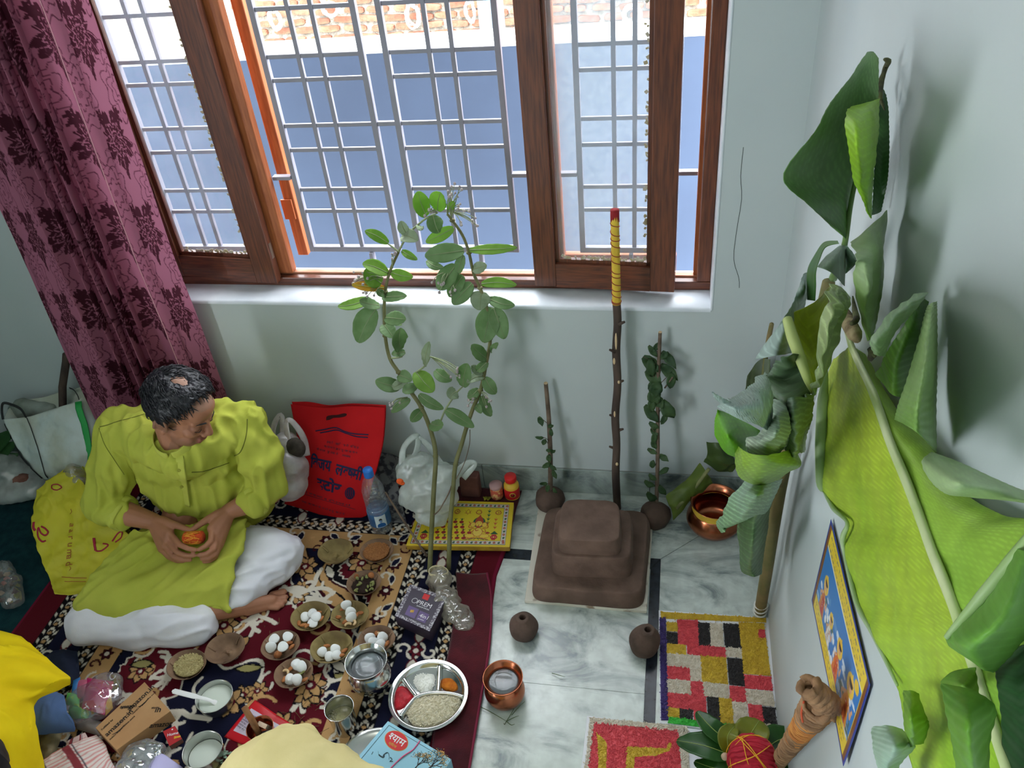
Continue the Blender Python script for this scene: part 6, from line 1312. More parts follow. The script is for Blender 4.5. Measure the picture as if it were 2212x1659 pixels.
mb = MB(); mb.tube([rw(1838, 700, .07), rw(1850, 690, .06), rw(1846, 668, .05), rw(1842, 640, .045)], [.003, .005, .004, .001], 6, smooth=4); part('dry_shred', mb, M_dry, pB, True); mb = MB(); mb.tube([rw(1880, 775, .06), rw(1885, 765, .06), rw(1880, 755, .06), rw(1890, 770, .06)], [.004, .006, .004, .002], 6, smooth=3); part('dry_shred', mb, M_dry, pB, True)
PALE = mat('pale_leaf_curl', (186, 206, 164), .5, transl=.2, c2=(150, 182, 110), vs=8)
mb = MB(); mb.tube([rw(1786, 800, .045), rw(1778, 860, .045), rw(1773, 950, .045), rw(1773, 1040, .042), rw(1778, 1060, .035)], [.002, .010, .0105, .009, .003], 10, smooth=5); part('rolled_edge', mb, PALE, pB, True)
mb = MB(); mb.tube([rw(1779, 1062, .036), rw(1800, 1098, .034), rw(1830, 1128, .036), rw(1821, 1160, .04), rw(1824, 1192, .036), rw(1850, 1300, .034), rw(1886, 1370, .034), rw(1938, 1480, .034)], [.002, .0042, .003, .005, .0035, .0045, .0036, .002], 8, smooth=5); part('rolled_edge', mb, PALE, pB, True)
LB('folded_flap', [[(1970, 634, .05), (1985, 631, .045), (2000, 630, .035)], [(1924, 682, .10), (1946, 680, .09), (1966, 676, .06)], [(1880, 732, .13), (1906, 736, .12), (1932, 722, .08)], [(1886, 763, .12), (1898, 769, .11), (1911, 770, .08)]], (164, 188, 150), (156, 182, 140), seed=22, stripes=9, crumple=.008, vein=.1)
LB('inner_fold', [[(1980, 643, .04), (1990, 643, .03), (2003, 650, .02)], [(1945, 710, .06), (1968, 712, .05), (1998, 735, .02)], [(1912, 772, .07), (1942, 788, .06), (1985, 790, .02)], [(1888, 806, .055), (1925, 850, .055), (1962, 862, .03)]], (70, 112, 44), (110, 152, 58), seed=23, stripes=14, crumple=.006)
LB('rolled_flap', [[(2004, 664, .05), (2015, 655, .06), (2025, 652, .012)], [(1994, 702, .06), (2010, 697, .085), (2026, 690, .012)], [(1969, 790, .07), (2000, 786, .11), (2025, 780, .012)], [(1944, 870, .075), (1985, 866, .125), (2024, 862, .012)], [(1932, 906, .07), (1978, 932, .12), (2022, 976, .02)]], (166, 192, 134), (118, 160, 70), seed=24, stripes=20, crumple=.003, vein=.06)
LB('rolled_flap', [[(2014, 977, .05), (2075, 1000, .05), (2140, 1030, .05), (2200, 1056, .04), (2230, 1064, .03)], [(1996, 992, .09), (2060, 1022, .14), (2130, 1048, .12), (2196, 1064, .06), (2230, 1070, .04)], [(1998, 1016, .10), (2048, 1050, .15), (2112, 1064, .12), (2182, 1076, .07), (2230, 1082, .045)], [(2016, 1046, .07), (2048, 1068, .11), (2102, 1074, .09), (2170, 1080, .05), (2230, 1088, .03)]], (178, 202, 150), (168, 196, 138), seed=25, stripes=5, skew=14, crumple=.003, vein=.06, M=30, N=44)
LB('folded_flap', [[(2196, 1190, .06), (2215, 1190, .09), (2260, 1210, .05)], [(2122, 1288, .08), (2170, 1320, .12), (2230, 1340, .05)], [(2043, 1377, .10), (2105, 1400, .13), (2185, 1405, .06)], [(2103, 1428, .08), (2124, 1446, .09), (2148, 1452, .06)]], (118, 172, 72), (104, 160, 58), seed=26, stripes=10, crumple=.005, vein=.08)
mb = MB(); mb.tube([rw(2235, 1150, .075), rw(2190, 1206, .08), rw(2120, 1290, .095), rw(2044, 1377, .11)], [.004, .005, .0045, .002], 8, smooth=5); part('rolled_edge', mb, PALE, pB, True)
LB('folded_flap', [[(2034, 1478, .10), (2075, 1484, .10), (2110, 1495, .08)], [(2044, 1540, .12), (2095, 1540, .13), (2150, 1530, .08)], [(2060, 1620, .11), (2100, 1620, .13), (2137, 1600, .08)], [(2070, 1700, .10), (2110, 1700, .11), (2142, 1700, .08)]], (96, 150, 52), (116, 172, 50), seed=27, stripes=8, crumple=.005, vein=.06)
LB('folded_flap', [[(2034, 1476, .08), (2060, 1450, .08), (2105, 1440, .07)], [(2050, 1488, .08), (2075, 1478, .09), (2108, 1470, .07)], [(2080, 1490, .07), (2095, 1490, .08), (2112, 1498, .07)]], (100, 150, 40), (120, 160, 56), seed=31, M=24, N=18)
LB('folded_flap', [[(1883, 1572, .07), (1915, 1567, .08), (1948, 1575, .06)], [(1885, 1610, .09), (1930, 1610, .10), (1977, 1612, .06)], [(1897, 1655, .09), (1920, 1660, .09), (1941, 1655, .06)], [(1905, 1710, .07), (1925, 1710, .07), (1946, 1700, .06)]], (178, 204, 184), (160, 192, 166), seed=28, stripes=12, vein=.06)
LB('folded_flap', [[(1948, 1491, .06), (1965, 1490, .07), (1982, 1497, .06)], [(1949, 1530, .09), (1972, 1535, .10), (1996, 1545, .06)], [(1950, 1570, .09), (1974, 1575, .10), (2000, 1562, .06)], [(1957, 1608, .07), (1970, 1606, .08), (1986, 1600, .06)]], (128, 176, 56), (110, 162, 44), seed=29, stripes=6, crumple=.012, vein=.06)
LB('outer_blade', [[(2150, 1440, .055), (2200, 1400, .05), (2260, 1380, .04)], [(2158, 1540, .055), (2210, 1540, .05), (2270, 1540, .04)], [(2165, 1720, .055), (2220, 1720, .05), (2290, 1720, .04)]], (46, 86, 44), (36, 76, 44), seed=30, stripes=10)  # leaf in shadow, the shadow put into its dark green

# ================================================================== milkweed with its plastic-wrapped foot
M_mstem = mat('milkweed_stem', (124, 122, 82), .7, c2=(98, 98, 58), vs=14, bump=.4, bs=50, bd=.002)
M_mleaf = [mat('milkweed_leaf_green', (132, 162, 112), .6, c2=(112, 146, 90), vs=20, transl=.4, tcol=(150, 190, 60)), mat('milkweed_leaf_lit', (148, 188, 84), .6, c2=(128, 170, 70), vs=20, transl=.5), mat('milkweed_leaf_pale', (164, 178, 150), .7, c2=(140, 158, 124), vs=20, transl=.3), mat('milkweed_leaf_yellow', (222, 186, 50), .6, c2=(190, 140, 40), vs=20, transl=.4)]  # the lit green has window backlight put into its colour
M_bud = mat('milkweed_bud', (196, 186, 182), .7, c2=(150, 136, 138), vs=50)
dep = lambda py: float(np.interp(py, [400, 470, 650, 740, 830, 1000, 1235], [.035, .04, .065, .10, .15, .27, .425]))
mk = thing('milkweed_plant', 'tall two-stemmed milkweed plant with pale leaves standing before the window', 'plant', fl(950, 1240, RZ+.004))
def stemp(P): return [bw(a, b, dep(b)) for a, b in P]
SL = [(928, 1236), (932, 1150), (937, 1060), (941, 985), (932, 935), (910, 880), (885, 843), (861, 804), (842, 774), (832, 725), (830, 671), (832, 630), (842, 587), (861, 544)]
SR = [(969, 1230), (972, 1139), (978, 1066), (984, 1003), (997, 960), (1008, 922), (1022, 881), (1038, 843), (1051, 780), (1059, 731), (1053, 671), (1037, 622), (1023, 590), (1013, 546), (999, 508), (977, 476), (966, 462)]
for P, r0, r1 in ((SL, .0085, .0042), (SR, .0080, .0038)):
    mb = MB(); mb.tube(stemp(P), list(np.linspace(r0, r1, len(P))), 9, smooth=4)
    for a, b in P[1:-1:2]: c = bw(a, b, dep(b)); mb.ell(c, (.0095*r0/.0085, .0095*r0/.0085, .006), None, 8, 6)
    part('stem', mb, M_mstem, mk, True)
M_gst = mat('pale_green_shoot', (140, 150, 112), .7)
for P in ([(861, 544), (846, 532), (834, 524)], [(861, 544), (880, 508), (901, 487), (923, 470), (945, 460)], [(842, 774), (868, 770), (865, 756)], [(898, 805), (918, 790), (930, 770)], [(950, 915), (962, 885), (985, 850), (1000, 835)], [(812, 668), (806, 655), (800, 645)], [(893, 850), (898, 803)], [(1000, 555), (975, 580), (958, 590)]):
    mb = MB(); mb.tube(stemp(P), [.0032]*(len(P)-1)+[.002], 7, smooth=4); part('shoot', mb, M_gst, mk, True)
LV = [(921, 467, 903, 413, 32, 1), (945, 455, 952, 415, 34, 1), (970, 455, 982, 435, 14, 1), (839, 525, 788, 499, 20, 1), (868, 510, 903, 520, 28, 2), (880, 508, 866, 477, 20, 2), (935, 465, 948, 503, 32, 0), (980, 492, 920, 523, 24, 1), (1002, 541, 918, 553, 36, 0), (1013, 540, 1117, 535, 20, 1), (985, 572, 945, 624, 36, 0), (922, 563, 958, 578, 16, 0), (1000, 550, 988, 592, 20, 0), (1021, 582, 1052, 573, 22, 2), (1020, 612, 978, 657, 32, 0), (1000, 595, 972, 642, 28, 0), (1042, 630, 1037, 670, 38, 2), (1040, 613, 1116, 616, 20, 1), (1055, 645, 1112, 660, 22, 0), (1062, 664, 1045, 740, 46, 0), (1066, 665, 1090, 732, 36, 0),
      (831, 622, 760, 615, 18, 3), (800, 645, 730, 662, 22, 1), (838, 590, 783, 570, 28, 1), (824, 612, 788, 582, 36, 1), (826, 642, 879, 640, 22, 0), (812, 668, 774, 740, 44, 0), (832, 686, 877, 690, 28, 0), (865, 756, 865, 708, 32, 0), (828, 700, 850, 730, 28, 0), (820, 660, 776, 650, 24, 0), (875, 760, 846, 766, 16, 0), (918, 790, 928, 738, 20, 2), (898, 803, 937, 846, 34, 1), (865, 835, 811, 822, 28, 0), (880, 818, 846, 838, 18, 2), (905, 852, 958, 883, 20, 0), (962, 885, 1024, 923, 24, 0), (886, 862, 846, 891, 18, 0), (912, 885, 888, 911, 20, 0), (930, 915, 958, 918, 24, 0), (1046, 812, 1008, 827, 18, 2), (985, 845, 972, 862, 26, 2), (1047, 815, 1072, 850, 24, 0), (1040, 855, 1061, 899, 20, 0), (1028, 875, 1040, 893, 14, 0), (1000, 835, 1010, 785, 30, 0), (940, 800, 976, 822, 22, 0), (1045, 806, 1018, 790, 18, 2), (1052, 775, 1018, 745, 26, 0), (1053, 782, 1030, 802, 18, 0), (868, 542, 902, 561, 14, 1), (845, 588, 892, 598, 22, 1), (905, 487, 915, 495, 14, 2), (835, 640, 815, 625, 14, 0), (900, 830, 870, 848, 22, 0), (1060, 760, 1076, 740, 12, 0), (1034, 840, 1010, 858, 20, 0), (868, 700, 850, 700, 10, 0), (860, 810, 890, 822, 24, 0)]
rr = random.Random(14)
for bx, by, tx_, ty, w_, mi in LV:
    d0 = dep(by); base = bw(bx, by, d0); out = .012+rr.uniform(0, .04); tip = bw(tx_, ty, max(.02, d0+out*(1 if by > 640 else .8)))
    wm = w_*((bw(bx+1, by, d0)-base).length)*1.16; C = base.lerp(tip, .5)+V(0, -rr.uniform(.0, .015), rr.uniform(.0, .01))
    vd_ = (Vector(CAM)-base).normalized(); up = (vd_+V(rr.uniform(-.35, .35), 0, .25+rr.uniform(-.2, .3))).normalized()
    o = bigleaf('leaf', base, C, tip, wm, M_mleaf[mi], up, mk, rr.uniform(.05, .3), True, rr.uniform(-.3, .3))
    if mi != 3: o.children[0].data.materials.clear(); o.children[0].data.materials.append(M_gst)
def buds(px, py, n, spread, seed, base):
    r = random.Random(seed); d = dep(py)+.02; b = bw(base[0], base[1], dep(base[1])); mb = MB(); bb = MB()
    for k in range(n):
        q = bw(px+r.uniform(-spread, spread), py+r.uniform(-spread, spread)*.9, d+r.uniform(-.01, .03)); m = b.lerp(q, .55)+V(r.uniform(-.006, .006), -.004, .010)
        mb.tube([b, m, q], [.0016, .0012, .001], 5, smooth=3); rb_ = r.uniform(.0035, .0052); bb.lathe([(1e-5, -rb_), (rb_*.8, -rb_*.7), (rb_, 0), (rb_*.7, rb_*.8), (1e-5, rb_*1.1)], q, 8)
    cl = part('flower_cluster', mb, M_gst, mk, True); stuff(part('buds', bb, M_bud, cl, True))
for a in ((985, 412, 7, 18, 1, (975, 470)), (1010, 470, 10, 22, 2, (980, 460)), (778, 602, 11, 16, 3, (828, 600)), (796, 630, 6, 14, 4, (822, 618)), (945, 625, 6, 16, 5, (970, 585)), (975, 635, 4, 10, 12, (985, 610)), (982, 805, 9, 18, 6, (930, 770)), (852, 880, 6, 12, 7, (880, 858)), (1057, 868, 6, 12, 8, (1040, 846)), (990, 430, 5, 22, 9, (966, 462)), (925, 455, 6, 14, 10, (945, 460)), (1020, 868, 4, 10, 11, (1030, 860)), (852, 555, 4, 10, 13, (848, 580))): buds(*a)
mb = MB(); P = [bw(938, 1112, .36), bw(950, 1100, .35), bw(968, 1068, .31), bw(975, 1050, .30)]; mb.tube(P, .0022, 6, smooth=4); part('dry_tendril', mb, M_bark2, mk, True)
mb = MB(); mb.tube([bw(1015, 928, .23), bw(1014, 960, .25), bw(1003, 1000, .28), bw(985, 1035, .30)], .0014, 5, smooth=4); part('dry_tendril', mb, M_bark2, mk, True)
# wrapped foot of the plant: crumpled clear bag with soil inside, lying towards the right
M_poly = film('crumpled_clear_polythene', (206, 200, 186), .50, .12, .16, vs=24)
def crumpled(name, vols, m, parent, amp=.012, vox=.006, seed=0, it=3, freq=26, zmin=.0135):
    mb = MB()
    for c, r, M_ in vols: mb.ell(c, r, M_)
    def fn(o, W, no):
        nz = np.abs(noise3(W, freq, seed)-.5)*2; n2 = noise3(W, freq*.45, seed+1)-.5; Q = W+no*((nz*.6+n2*.9)*amp)[:, None]; Q[:, 2] = np.maximum(Q[:, 2], zmin); return Q
    return fused(name, mb, m, parent, vox, it, fn)
Mx = Matrix.Rotation(.5, 3, 'Z')
foot = crumpled('soil_ball', [(fl(948, 1262, .03), (.036, .03, .03), None), (fl(965, 1300, .025), (.03, .04, .022), Mx)], mat('damp_soil', (140, 116, 96), .95, c2=(104, 84, 70), vs=30), mk, .006, .005, 2)
crumpled('polythene_wrap', [(fl(948, 1255, .04), (.040, .034, .040), None), (fl(965, 1295, .032), (.040, .048, .034), Mx), (fl(985, 1325, .024), (.045, .035, .024), None), (fl(1003, 1348, .016), (.03, .03, .016), None), (fl(1008, 1330, .016), (.024, .02, .014), None)], M_poly, mk, .024, .004, 3, 1, 40)
mb = MB(); rr = random.Random(2)
for k in range(5): mb.tube([fl(948, 1240, .06)+V(.032*math.cos(a), .02*math.sin(a), .004*k+.003*math.sin(2*a+k)) for a in np.linspace(0, 2*PI, 20)], .0016, 5)
part('wrap_thread', mb, mat('pale_thread', (206, 196, 160), .8), mk, True)
mb = MB(); a, b = bw(832, 1063, .235), fl(923, 1202, RZ+.006); mb.tube([a, a.lerp(b, .5)+V(0, 0, -.004), b], [.0035, .004, .0045], 7, smooth=3); tag(part('thin_stick', mb, M_bark2, None, True), 'thin brown stick lying slanted over the yellow board\'s left end', 'stick')
# grass sprigs on the marble
M_grass = mat('dry_green_grass', (92, 108, 74), .8)
def sprig(lines, lb):
    mb = MB()
    for L_2 in lines: mb.tube([fl(a, b, .004+.006*math.sin(i)) for i, (a, b) in enumerate(L_2)], [.0011]*(len(L_2)-1)+[.0005], 5, smooth=3)
    tag(part('grass_sprig', mb, M_grass, None, True), lb, 'grass')
sprig([[(1020, 1518), (1060, 1538), (1094, 1558)], [(1094, 1558), (1108, 1535), (1122, 1505)], [(1105, 1545), (1120, 1528), (1134, 1515)], [(1094, 1558), (1110, 1550), (1121, 1546)], [(1094, 1558), (1104, 1566), (1112, 1564)], [(1094, 1558), (1090, 1565), (1088, 1562)]], 'branched green grass sprig on the marble below the copper pot')
sprig([[(1192, 1454), (1206, 1458), (1221, 1462)]], 'single short grass blade on the bare marble')
# ================================================================== the seated man
from mathutils.bvhtree import BVHTree
def surf(o):
    b = rloc(o); me = o.data; T = BVHTree.FromPolygons([v.co+b for v in me.vertices], [p.vertices[:] for p in me.polygons])
    def f(px, py, lift=.001):
        d = Vector(ray(px, py)).normalized(); h = T.ray_cast(Vector(CAM), d)
        n_ = h[1] if h[0] is None or h[1].dot(d) < 0 else -h[1]
        return (h[0]+n_*lift, n_) if h[0] is not None else (fl(px, py, .2), V(0, 0, 1))
    return f
def slabgrid(mb, rows, M, N, th=.014):
    G = patch(rows, M, N); B_ = G.copy(); B_[..., 2] -= th; o = len(mb.v)
    mb.grid(G); mb.grid(B_[:, ::-1]); m, n = M, N; L = []
    idx = lambda i, j: o+i*n+j; jdx = lambda i, j: o+m*n+i*n+(n-1-j)
    for i in range(m-1):
        mb.f.append((idx(i+1, 0), idx(i, 0), jdx(i, 0), jdx(i+1, 0))); mb.f.append((idx(i, n-1), idx(i+1, n-1), jdx(i+1, n-1), jdx(i, n-1)))
    for j in range(n-1):
        mb.f.append((idx(0, j), idx(0, j+1), jdx(0, j+1), jdx(0, j))); mb.f.append((idx(m-1, j+1), idx(m-1, j), jdx(m-1, j), jdx(m-1, j+1)))
M_skin = mat('brown_skin', (255, 255, 255), .5, attr=True, bump=.15, bs=300, bd=.001, spec=.4)
M_kurta = mat('lime_green_cotton', (190, 194, 82), .85, c2=(178, 184, 72), vs=9, bump=.35, bs=420, bd=.001, spec=.2, transl=.06)
M_trs = mat('white_cotton_trousers', (232, 232, 240), .8, c2=(222, 222, 232), vs=7, bump=.2, bs=300, bd=.001, spec=.2)
M_hair = mat('black_hair', (24, 24, 30), .42, spec=.5)
SKIN = (164, 112, 86)
pm = thing('person', 'seated man in lime green kurta and white trousers turning an orange thread roll', 'person', fl(400, 1180, RZ))
HR = np.array([math.cos(-.18)*math.cos(.50), math.sin(-.18)*math.cos(.50), -math.sin(.50)]); HF = Vector(HR); HL = V(0, 0, 1).cross(HF).normalized(); HU = HF.cross(HL).normalized()
tilt = Matrix.Rotation(-.10, 3, HF); HL = tilt @ HL; HU = tilt @ HU
HM = Matrix((HF, HL, HU)).transposed(); HC = fl(390, 883, .664)
def hp_(x, y, z): return HC+HM @ V(x, y, z)
nb = fl(384, 956, .538)      # neck base
shR, shL = fl(262, 928, .505), fl(525, 910, .51)
lat = (shL-shR); lat.z = 0; lat.normalize(); bf = V(lat.y, -lat.x, 0)
def cen(px, py, z, back): p = fl(px, py, z); return p-bf*back
def body():
    mb = MB()
    E = lambda c, r: mb.ell(hp_(*c), r, HM, 20, 14)
    E((-.012, 0, .030), (.096, .076, .086)); E((.030, 0, -.022), (.060, .062, .080)); E((.036, 0, -.070), (.056, .058, .048)); E((.020, 0, -.055), (.060, .062, .05)); E((.064, 0, -.094), (.020, .024, .017)); E((.055, 0, .045), (.040, .058, .045))
    for s in (1, -1):
        mb.capsule(hp_(.070, s*.044, .020), hp_(.086, s*.012, .016), .010, .011); E((.064, s*.040, -.022), (.023, .021, .020)); E((.097, s*.0125, -.036), (.011, .0085, .0085)); E((.0755, s*.032, .000), (.0135, .016, .0125))
        E((.050, s*.036, -.062), (.032, .020, .026))
        mb.ell(hp_(-.006, s*.078, -.012), (.021, .007, .031), HM @ Matrix.Rotation(-.25*s, 3, 'Z'), 14, 10)
        mb.tube([hp_(-.006+.021*math.cos(a), s*(.086+.005*math.sin(a*2)), -.010+.031*math.sin(a)) for a in np.linspace(-.9, 3.9, 16)], .0048, 8)
        mb.ell(hp_(.002, s*.080, -.040), (.009, .006, .010), HM, 10, 8)
    mb.capsule(hp_(.088, 0, .010), hp_(.107, 0, -.027), .0085, .0122); mb.capsule(hp_(.093, -.017, -.0585), hp_(.093, .017, -.0585), .0065, .0065); mb.capsule(hp_(.0985, -.006, -.0575), hp_(.0985, .006, -.0575), .005, .005); mb.capsule(hp_(.091, -.015, -.070), hp_(.091, .015, -.070), .0072, .0072)
    mb.capsule(hp_(-.030, 0, -.050), nb-V(0, 0, .05), .054, .056); mb.capsule(nb-bf*.02, (shR+shL)/2-V(0, 0, .2)-bf*.03, .055, .07)
    def arm(sh, chain_): mb.chain([sh]+[c for c, r in chain_], [.042]+[r for c, r in chain_])
    def hand(w_, mcps, fingers, thumb):
        for (q, r) in mcps: mb.capsule(w_, q, .024, r)
        for i in range(3): mb.capsule(mcps[i][0], mcps[i+1][0], mcps[i][1]*.95, mcps[i+1][1]*.95)
        for (q, r), fs in zip(mcps, fingers): mb.chain([q]+fs, [.0115, .0098, .0086, .0074], 10)
        mb.chain([w_.lerp(thumb[0], .6)]+thumb, [.02, .0172, .0132, .0108, .0092], 10)
    wR, wL = fl(333, 1127, .235), fl(494, 1105, .245)
    arm(shR, [(fl(228, 1094, .25), .045), (fl(268, 1108, .244), .043), (wR, .028)]); arm(shL, [(fl(584, 1060, .27), .045), (fl(555, 1078, .262), .043), (wL, .027)])
    hand(wR, [(fl(366, 1152, .238), .0165), (fl(362, 1168, .222), .0165), (fl(357, 1179, .205), .0155), (fl(350, 1186, .19), .014)],
         [[fl(389, 1177, .236), fl(406, 1185, .232), fl(422, 1188, .228)], [fl(383, 1193, .215), fl(402, 1200, .212), fl(419, 1200, .212)], [fl(374, 1202, .195), fl(394, 1210, .192), fl(411, 1209, .195)], [fl(365, 1203, .18), fl(382, 1211, .178), fl(396, 1212, .18)]],
         [fl(353, 1126, .247), fl(369, 1131, .252), fl(391, 1138, .253), fl(410, 1146, .251)])
    hand(wL, [(fl(458, 1142, .245), .0165), (fl(466, 1156, .23), .0165), (fl(472, 1168, .213), .0155), (fl(474, 1178, .196), .014)],
         [[fl(456, 1168, .24), fl(444, 1180, .235), fl(430, 1187, .231)], [fl(463, 1185, .218), fl(447, 1196, .212), fl(430, 1199, .211)], [fl(466, 1196, .198), fl(451, 1206, .193), fl(436, 1207, .195)], [fl(465, 1202, .183), fl(453, 1211, .18), fl(441, 1213, .18)]],
         [fl(470, 1112, .255), fl(452, 1120, .258), fl(433, 1132, .256), fl(417, 1143, .254)])
    # right shank, ankle and foot
    hip = fl(360, 1190, .10); kn = fl(190, 1345, .075); mb.capsule((shR+shL)/2-V(0, 0, .2)-bf*.03, hip, .07, .06); mb.chain([hip, kn, fl(435, 1325, .05), fl(520, 1310, .042)], [.07, .052, .034, .030])
    an, fo = fl(520, 1310, .040), fl(588, 1297, .026); mb.capsule(an, fo, .031, .020); mb.capsule(fl(535, 1316, .03), fl(580, 1308, .022), .022, .015); mb.capsule(fl(508, 1318, .03), an, .026, .028)
    for (a, b, c, d, r) in ((588, 1286, 612, 1279, .0125), (592, 1294, 617, 1290, .0095), (590, 1301, 615, 1299, .009), (585, 1307, 609, 1308, .0085), (578, 1312, 600, 1314, .008)): mb.capsule(fl(a, b, .022), fl(c, d, .018), r*1.05, r)
    return mb
def skinfn(o, W, no):
    L = (W-np.array(HC)) @ np.array(HM); x, y, z = L[:, 0], L[:, 1], L[:, 2]
    c = np.tile(np.array(lin(SKIN)[:3]), (len(W), 1)); head = np.linalg.norm(L, axis=1) < .16
    def mix(m, col, k): 
        k = np.clip(np.asarray(k, float), 0, 1)[:, None]*m[:, None]; c[:] = c*(1-k)+np.array(lin(col)[:3])*k
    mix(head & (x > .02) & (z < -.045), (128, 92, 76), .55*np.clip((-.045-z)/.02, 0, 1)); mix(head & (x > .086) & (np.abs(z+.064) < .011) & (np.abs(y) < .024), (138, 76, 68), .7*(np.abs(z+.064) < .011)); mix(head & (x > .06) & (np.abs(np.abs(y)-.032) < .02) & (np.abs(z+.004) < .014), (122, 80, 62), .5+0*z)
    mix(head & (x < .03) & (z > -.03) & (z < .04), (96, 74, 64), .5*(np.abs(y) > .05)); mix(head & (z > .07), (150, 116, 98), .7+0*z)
    n = noise3(W, 30, 3)[:, None]; c *= .9+.2*n; vcol(o, c); return None
bodyo = fused('body', body(), M_skin, pm, .0034, 3, skinfn)
# eyebrows, lashes
M_brow = mat('black_brow', (30, 26, 26), .7)
sk_ = surf(bodyo)
for s in (1, -1):
    mb = MB(); mb.tube([hp_(.076, s*.048, .018), hp_(.089, s*.034, .024), hp_(.096, s*.015, .020)], [(.0012, .0008), (.0026, .0014), (.0022, .0014)], 8, smooth=4); part('eyebrow', mb, M_brow, pm, True)
    mb = MB(); mb.tube([hp_(.081, s*.045, -.0075), hp_(.0905, s*.034, -.0105), hp_(.0905, s*.022, -.0075)], [.0008, .0013, .0008], 6, smooth=4); part('eyelashes', mb, M_brow, pm, True)
# hair cap with thinning crown and loose locks
def hair():
    n, m = 160, 110; U, T = np.meshgrid(np.linspace(0, 2*PI, n, False), np.linspace(.02, 2.25, m)); D = np.stack([np.sin(T)*np.cos(U), np.sin(T)*np.sin(U), np.cos(T)], -1)
    R = np.array([.1005, .0805, .0905]); P = D*R+np.array([-.012, 0, .030]); x, y, z = P[..., 0], P[..., 1], P[..., 2]
    nz = noise3(P+1, 60, 2)-.5; n2 = noise3(P+1, 160, 4)-.5
    th = .013+.010*nz+.004*n2+.006*np.clip(z-.06, 0, .1)/.05
    bald = np.exp(-(((x+.022)/.046)**2+((y+.004)/.036)**2)*1.0)*(z > .05); th = th-.032*bald
    line = .052+.25*np.maximum(0, .03-np.abs(y))*0; front = np.clip((x-.034-.42*(z-.060))/.010, 0, 1); th = th-.05*front
    side = np.clip(((-.012+.0*y)-z)/.012, 0, 1)*(x > -.045); th = th-.05*side; temple = np.clip((x-.010)/.010, 0, 1)*np.clip((.050-z)/.012, 0, 1); th = th-.05*temple
    nape = np.clip((-.052-z)/.012, 0, 1); th = th-.05*nape; fade = np.clip((.005-z)/.05, 0, 1); th = th-.007*fade
    Q = P+D*th[..., None]; return [[tuple(HC+HM @ Vector(q)) for q in r] for r in Q], (P, D, th)
Hg, (hP, hD, hth) = hair(); mb = MB(); mb.grid(np.array(Hg), True); hr = part('hair', mb, M_hair, pm, True)
mb = MB(); rr = random.Random(5); mI, nI = hth.shape[:2]; cnt = 0
while cnt < 900:
    i, j = rr.randrange(1, mI-10), rr.randrange(nI)
    if hth[i, j] < .004 and not (hth[i, j] > -.022 and hP[i, j][2] > .075 and rr.random() < .25): continue
    p = Vector(hP[i, j]+hD[i, j]*(hth[i, j]-.003)); z = p.z
    if z < .035 and rr.random() < .9: continue
    d = Vector(hD[i, j]); fwd = V(.75, .55*(1 if p.y > -.02 else -.7)+rr.uniform(-.6, .6), -.2+rr.uniform(-.3, .3)); fwd = (fwd-d*fwd.dot(d)).normalized(); L_ = rr.uniform(.014, .034); cu = rr.uniform(.2, .6)
    pts = [p, p+fwd*L_*.35+d*.004, p+fwd*L_*.75+d*.0045*cu*2, p+fwd*L_+d*(.001-.004*cu)]
    mb.tube([HC+HM @ q for q in pts], [.0016, .0017, .0012, .0003], 4, cap=False); cnt += 1
stuff(part('hair_locks', mb, M_hair, hr, True))
# kurta
def kurta():
    mb = MB(); BM = Matrix((lat, bf, V(0, 0, 1))).transposed(); ch = (shR+shL)/2
    mb.capsule(shR, shL, .070, .070, 18); mb.capsule(nb-V(0, 0, .045)-bf*.006, shR, .080, .068, 18); mb.capsule(nb-V(0, 0, .045)-bf*.006, shL, .080, .068, 18)
    mb.ell(ch+V(0, 0, -.085)+bf*.020, (.200, .122, .15), BM, 24, 16); mb.ell(ch+V(0, 0, -.22)+bf*.018, (.204, .120, .17), BM, 24, 16); mb.ell(ch+V(0, 0, -.36)-bf*.02, (.20, .12, .13), BM, 24, 16)
    for sh, pts in ((shR, [(fl(246, 1010, .385), .072), (fl(227, 1086, .265), .063), (fl(262, 1108, .245), .056)]), (shL, [(fl(564, 990, .395), .070), (fl(580, 1050, .285), .063), (fl(553, 1078, .262), .055)])):
        mb.chain([sh]+[p for p, r in pts], [.070]+[r for p, r in pts], 18)
    # lap
    slabgrid(mb, [[fl(285, 1140, .215), fl(330, 1140, .215), fl(390, 1136, .215), fl(460, 1128, .21), fl(528, 1116, .20)], [fl(225, 1205, .20), fl(300, 1200, .175), fl(370, 1198, .165), fl(450, 1185, .175), fl(532, 1146, .200)], [fl(180, 1280, .175), fl(270, 1268, .165), fl(350, 1262, .145), fl(430, 1245, .15), fl(512, 1195, .175)], [fl(164, 1318, .15), fl(240, 1310, .14), fl(330, 1300, .12), fl(420, 1290, .11), fl(496, 1255, .135)], [fl(160, 1336, .10), fl(240, 1330, .115), fl(330, 1322, .10), fl(420, 1312, .085), fl(492, 1313, .085)]], 40, 40, .018)
    mb.capsule(fl(330, 1190, .13), fl(200, 1310, .11), .075, .055, 16); mb.capsule(fl(430, 1180, .12), fl(520, 1160, .12), .07, .05, 16)
    return mb
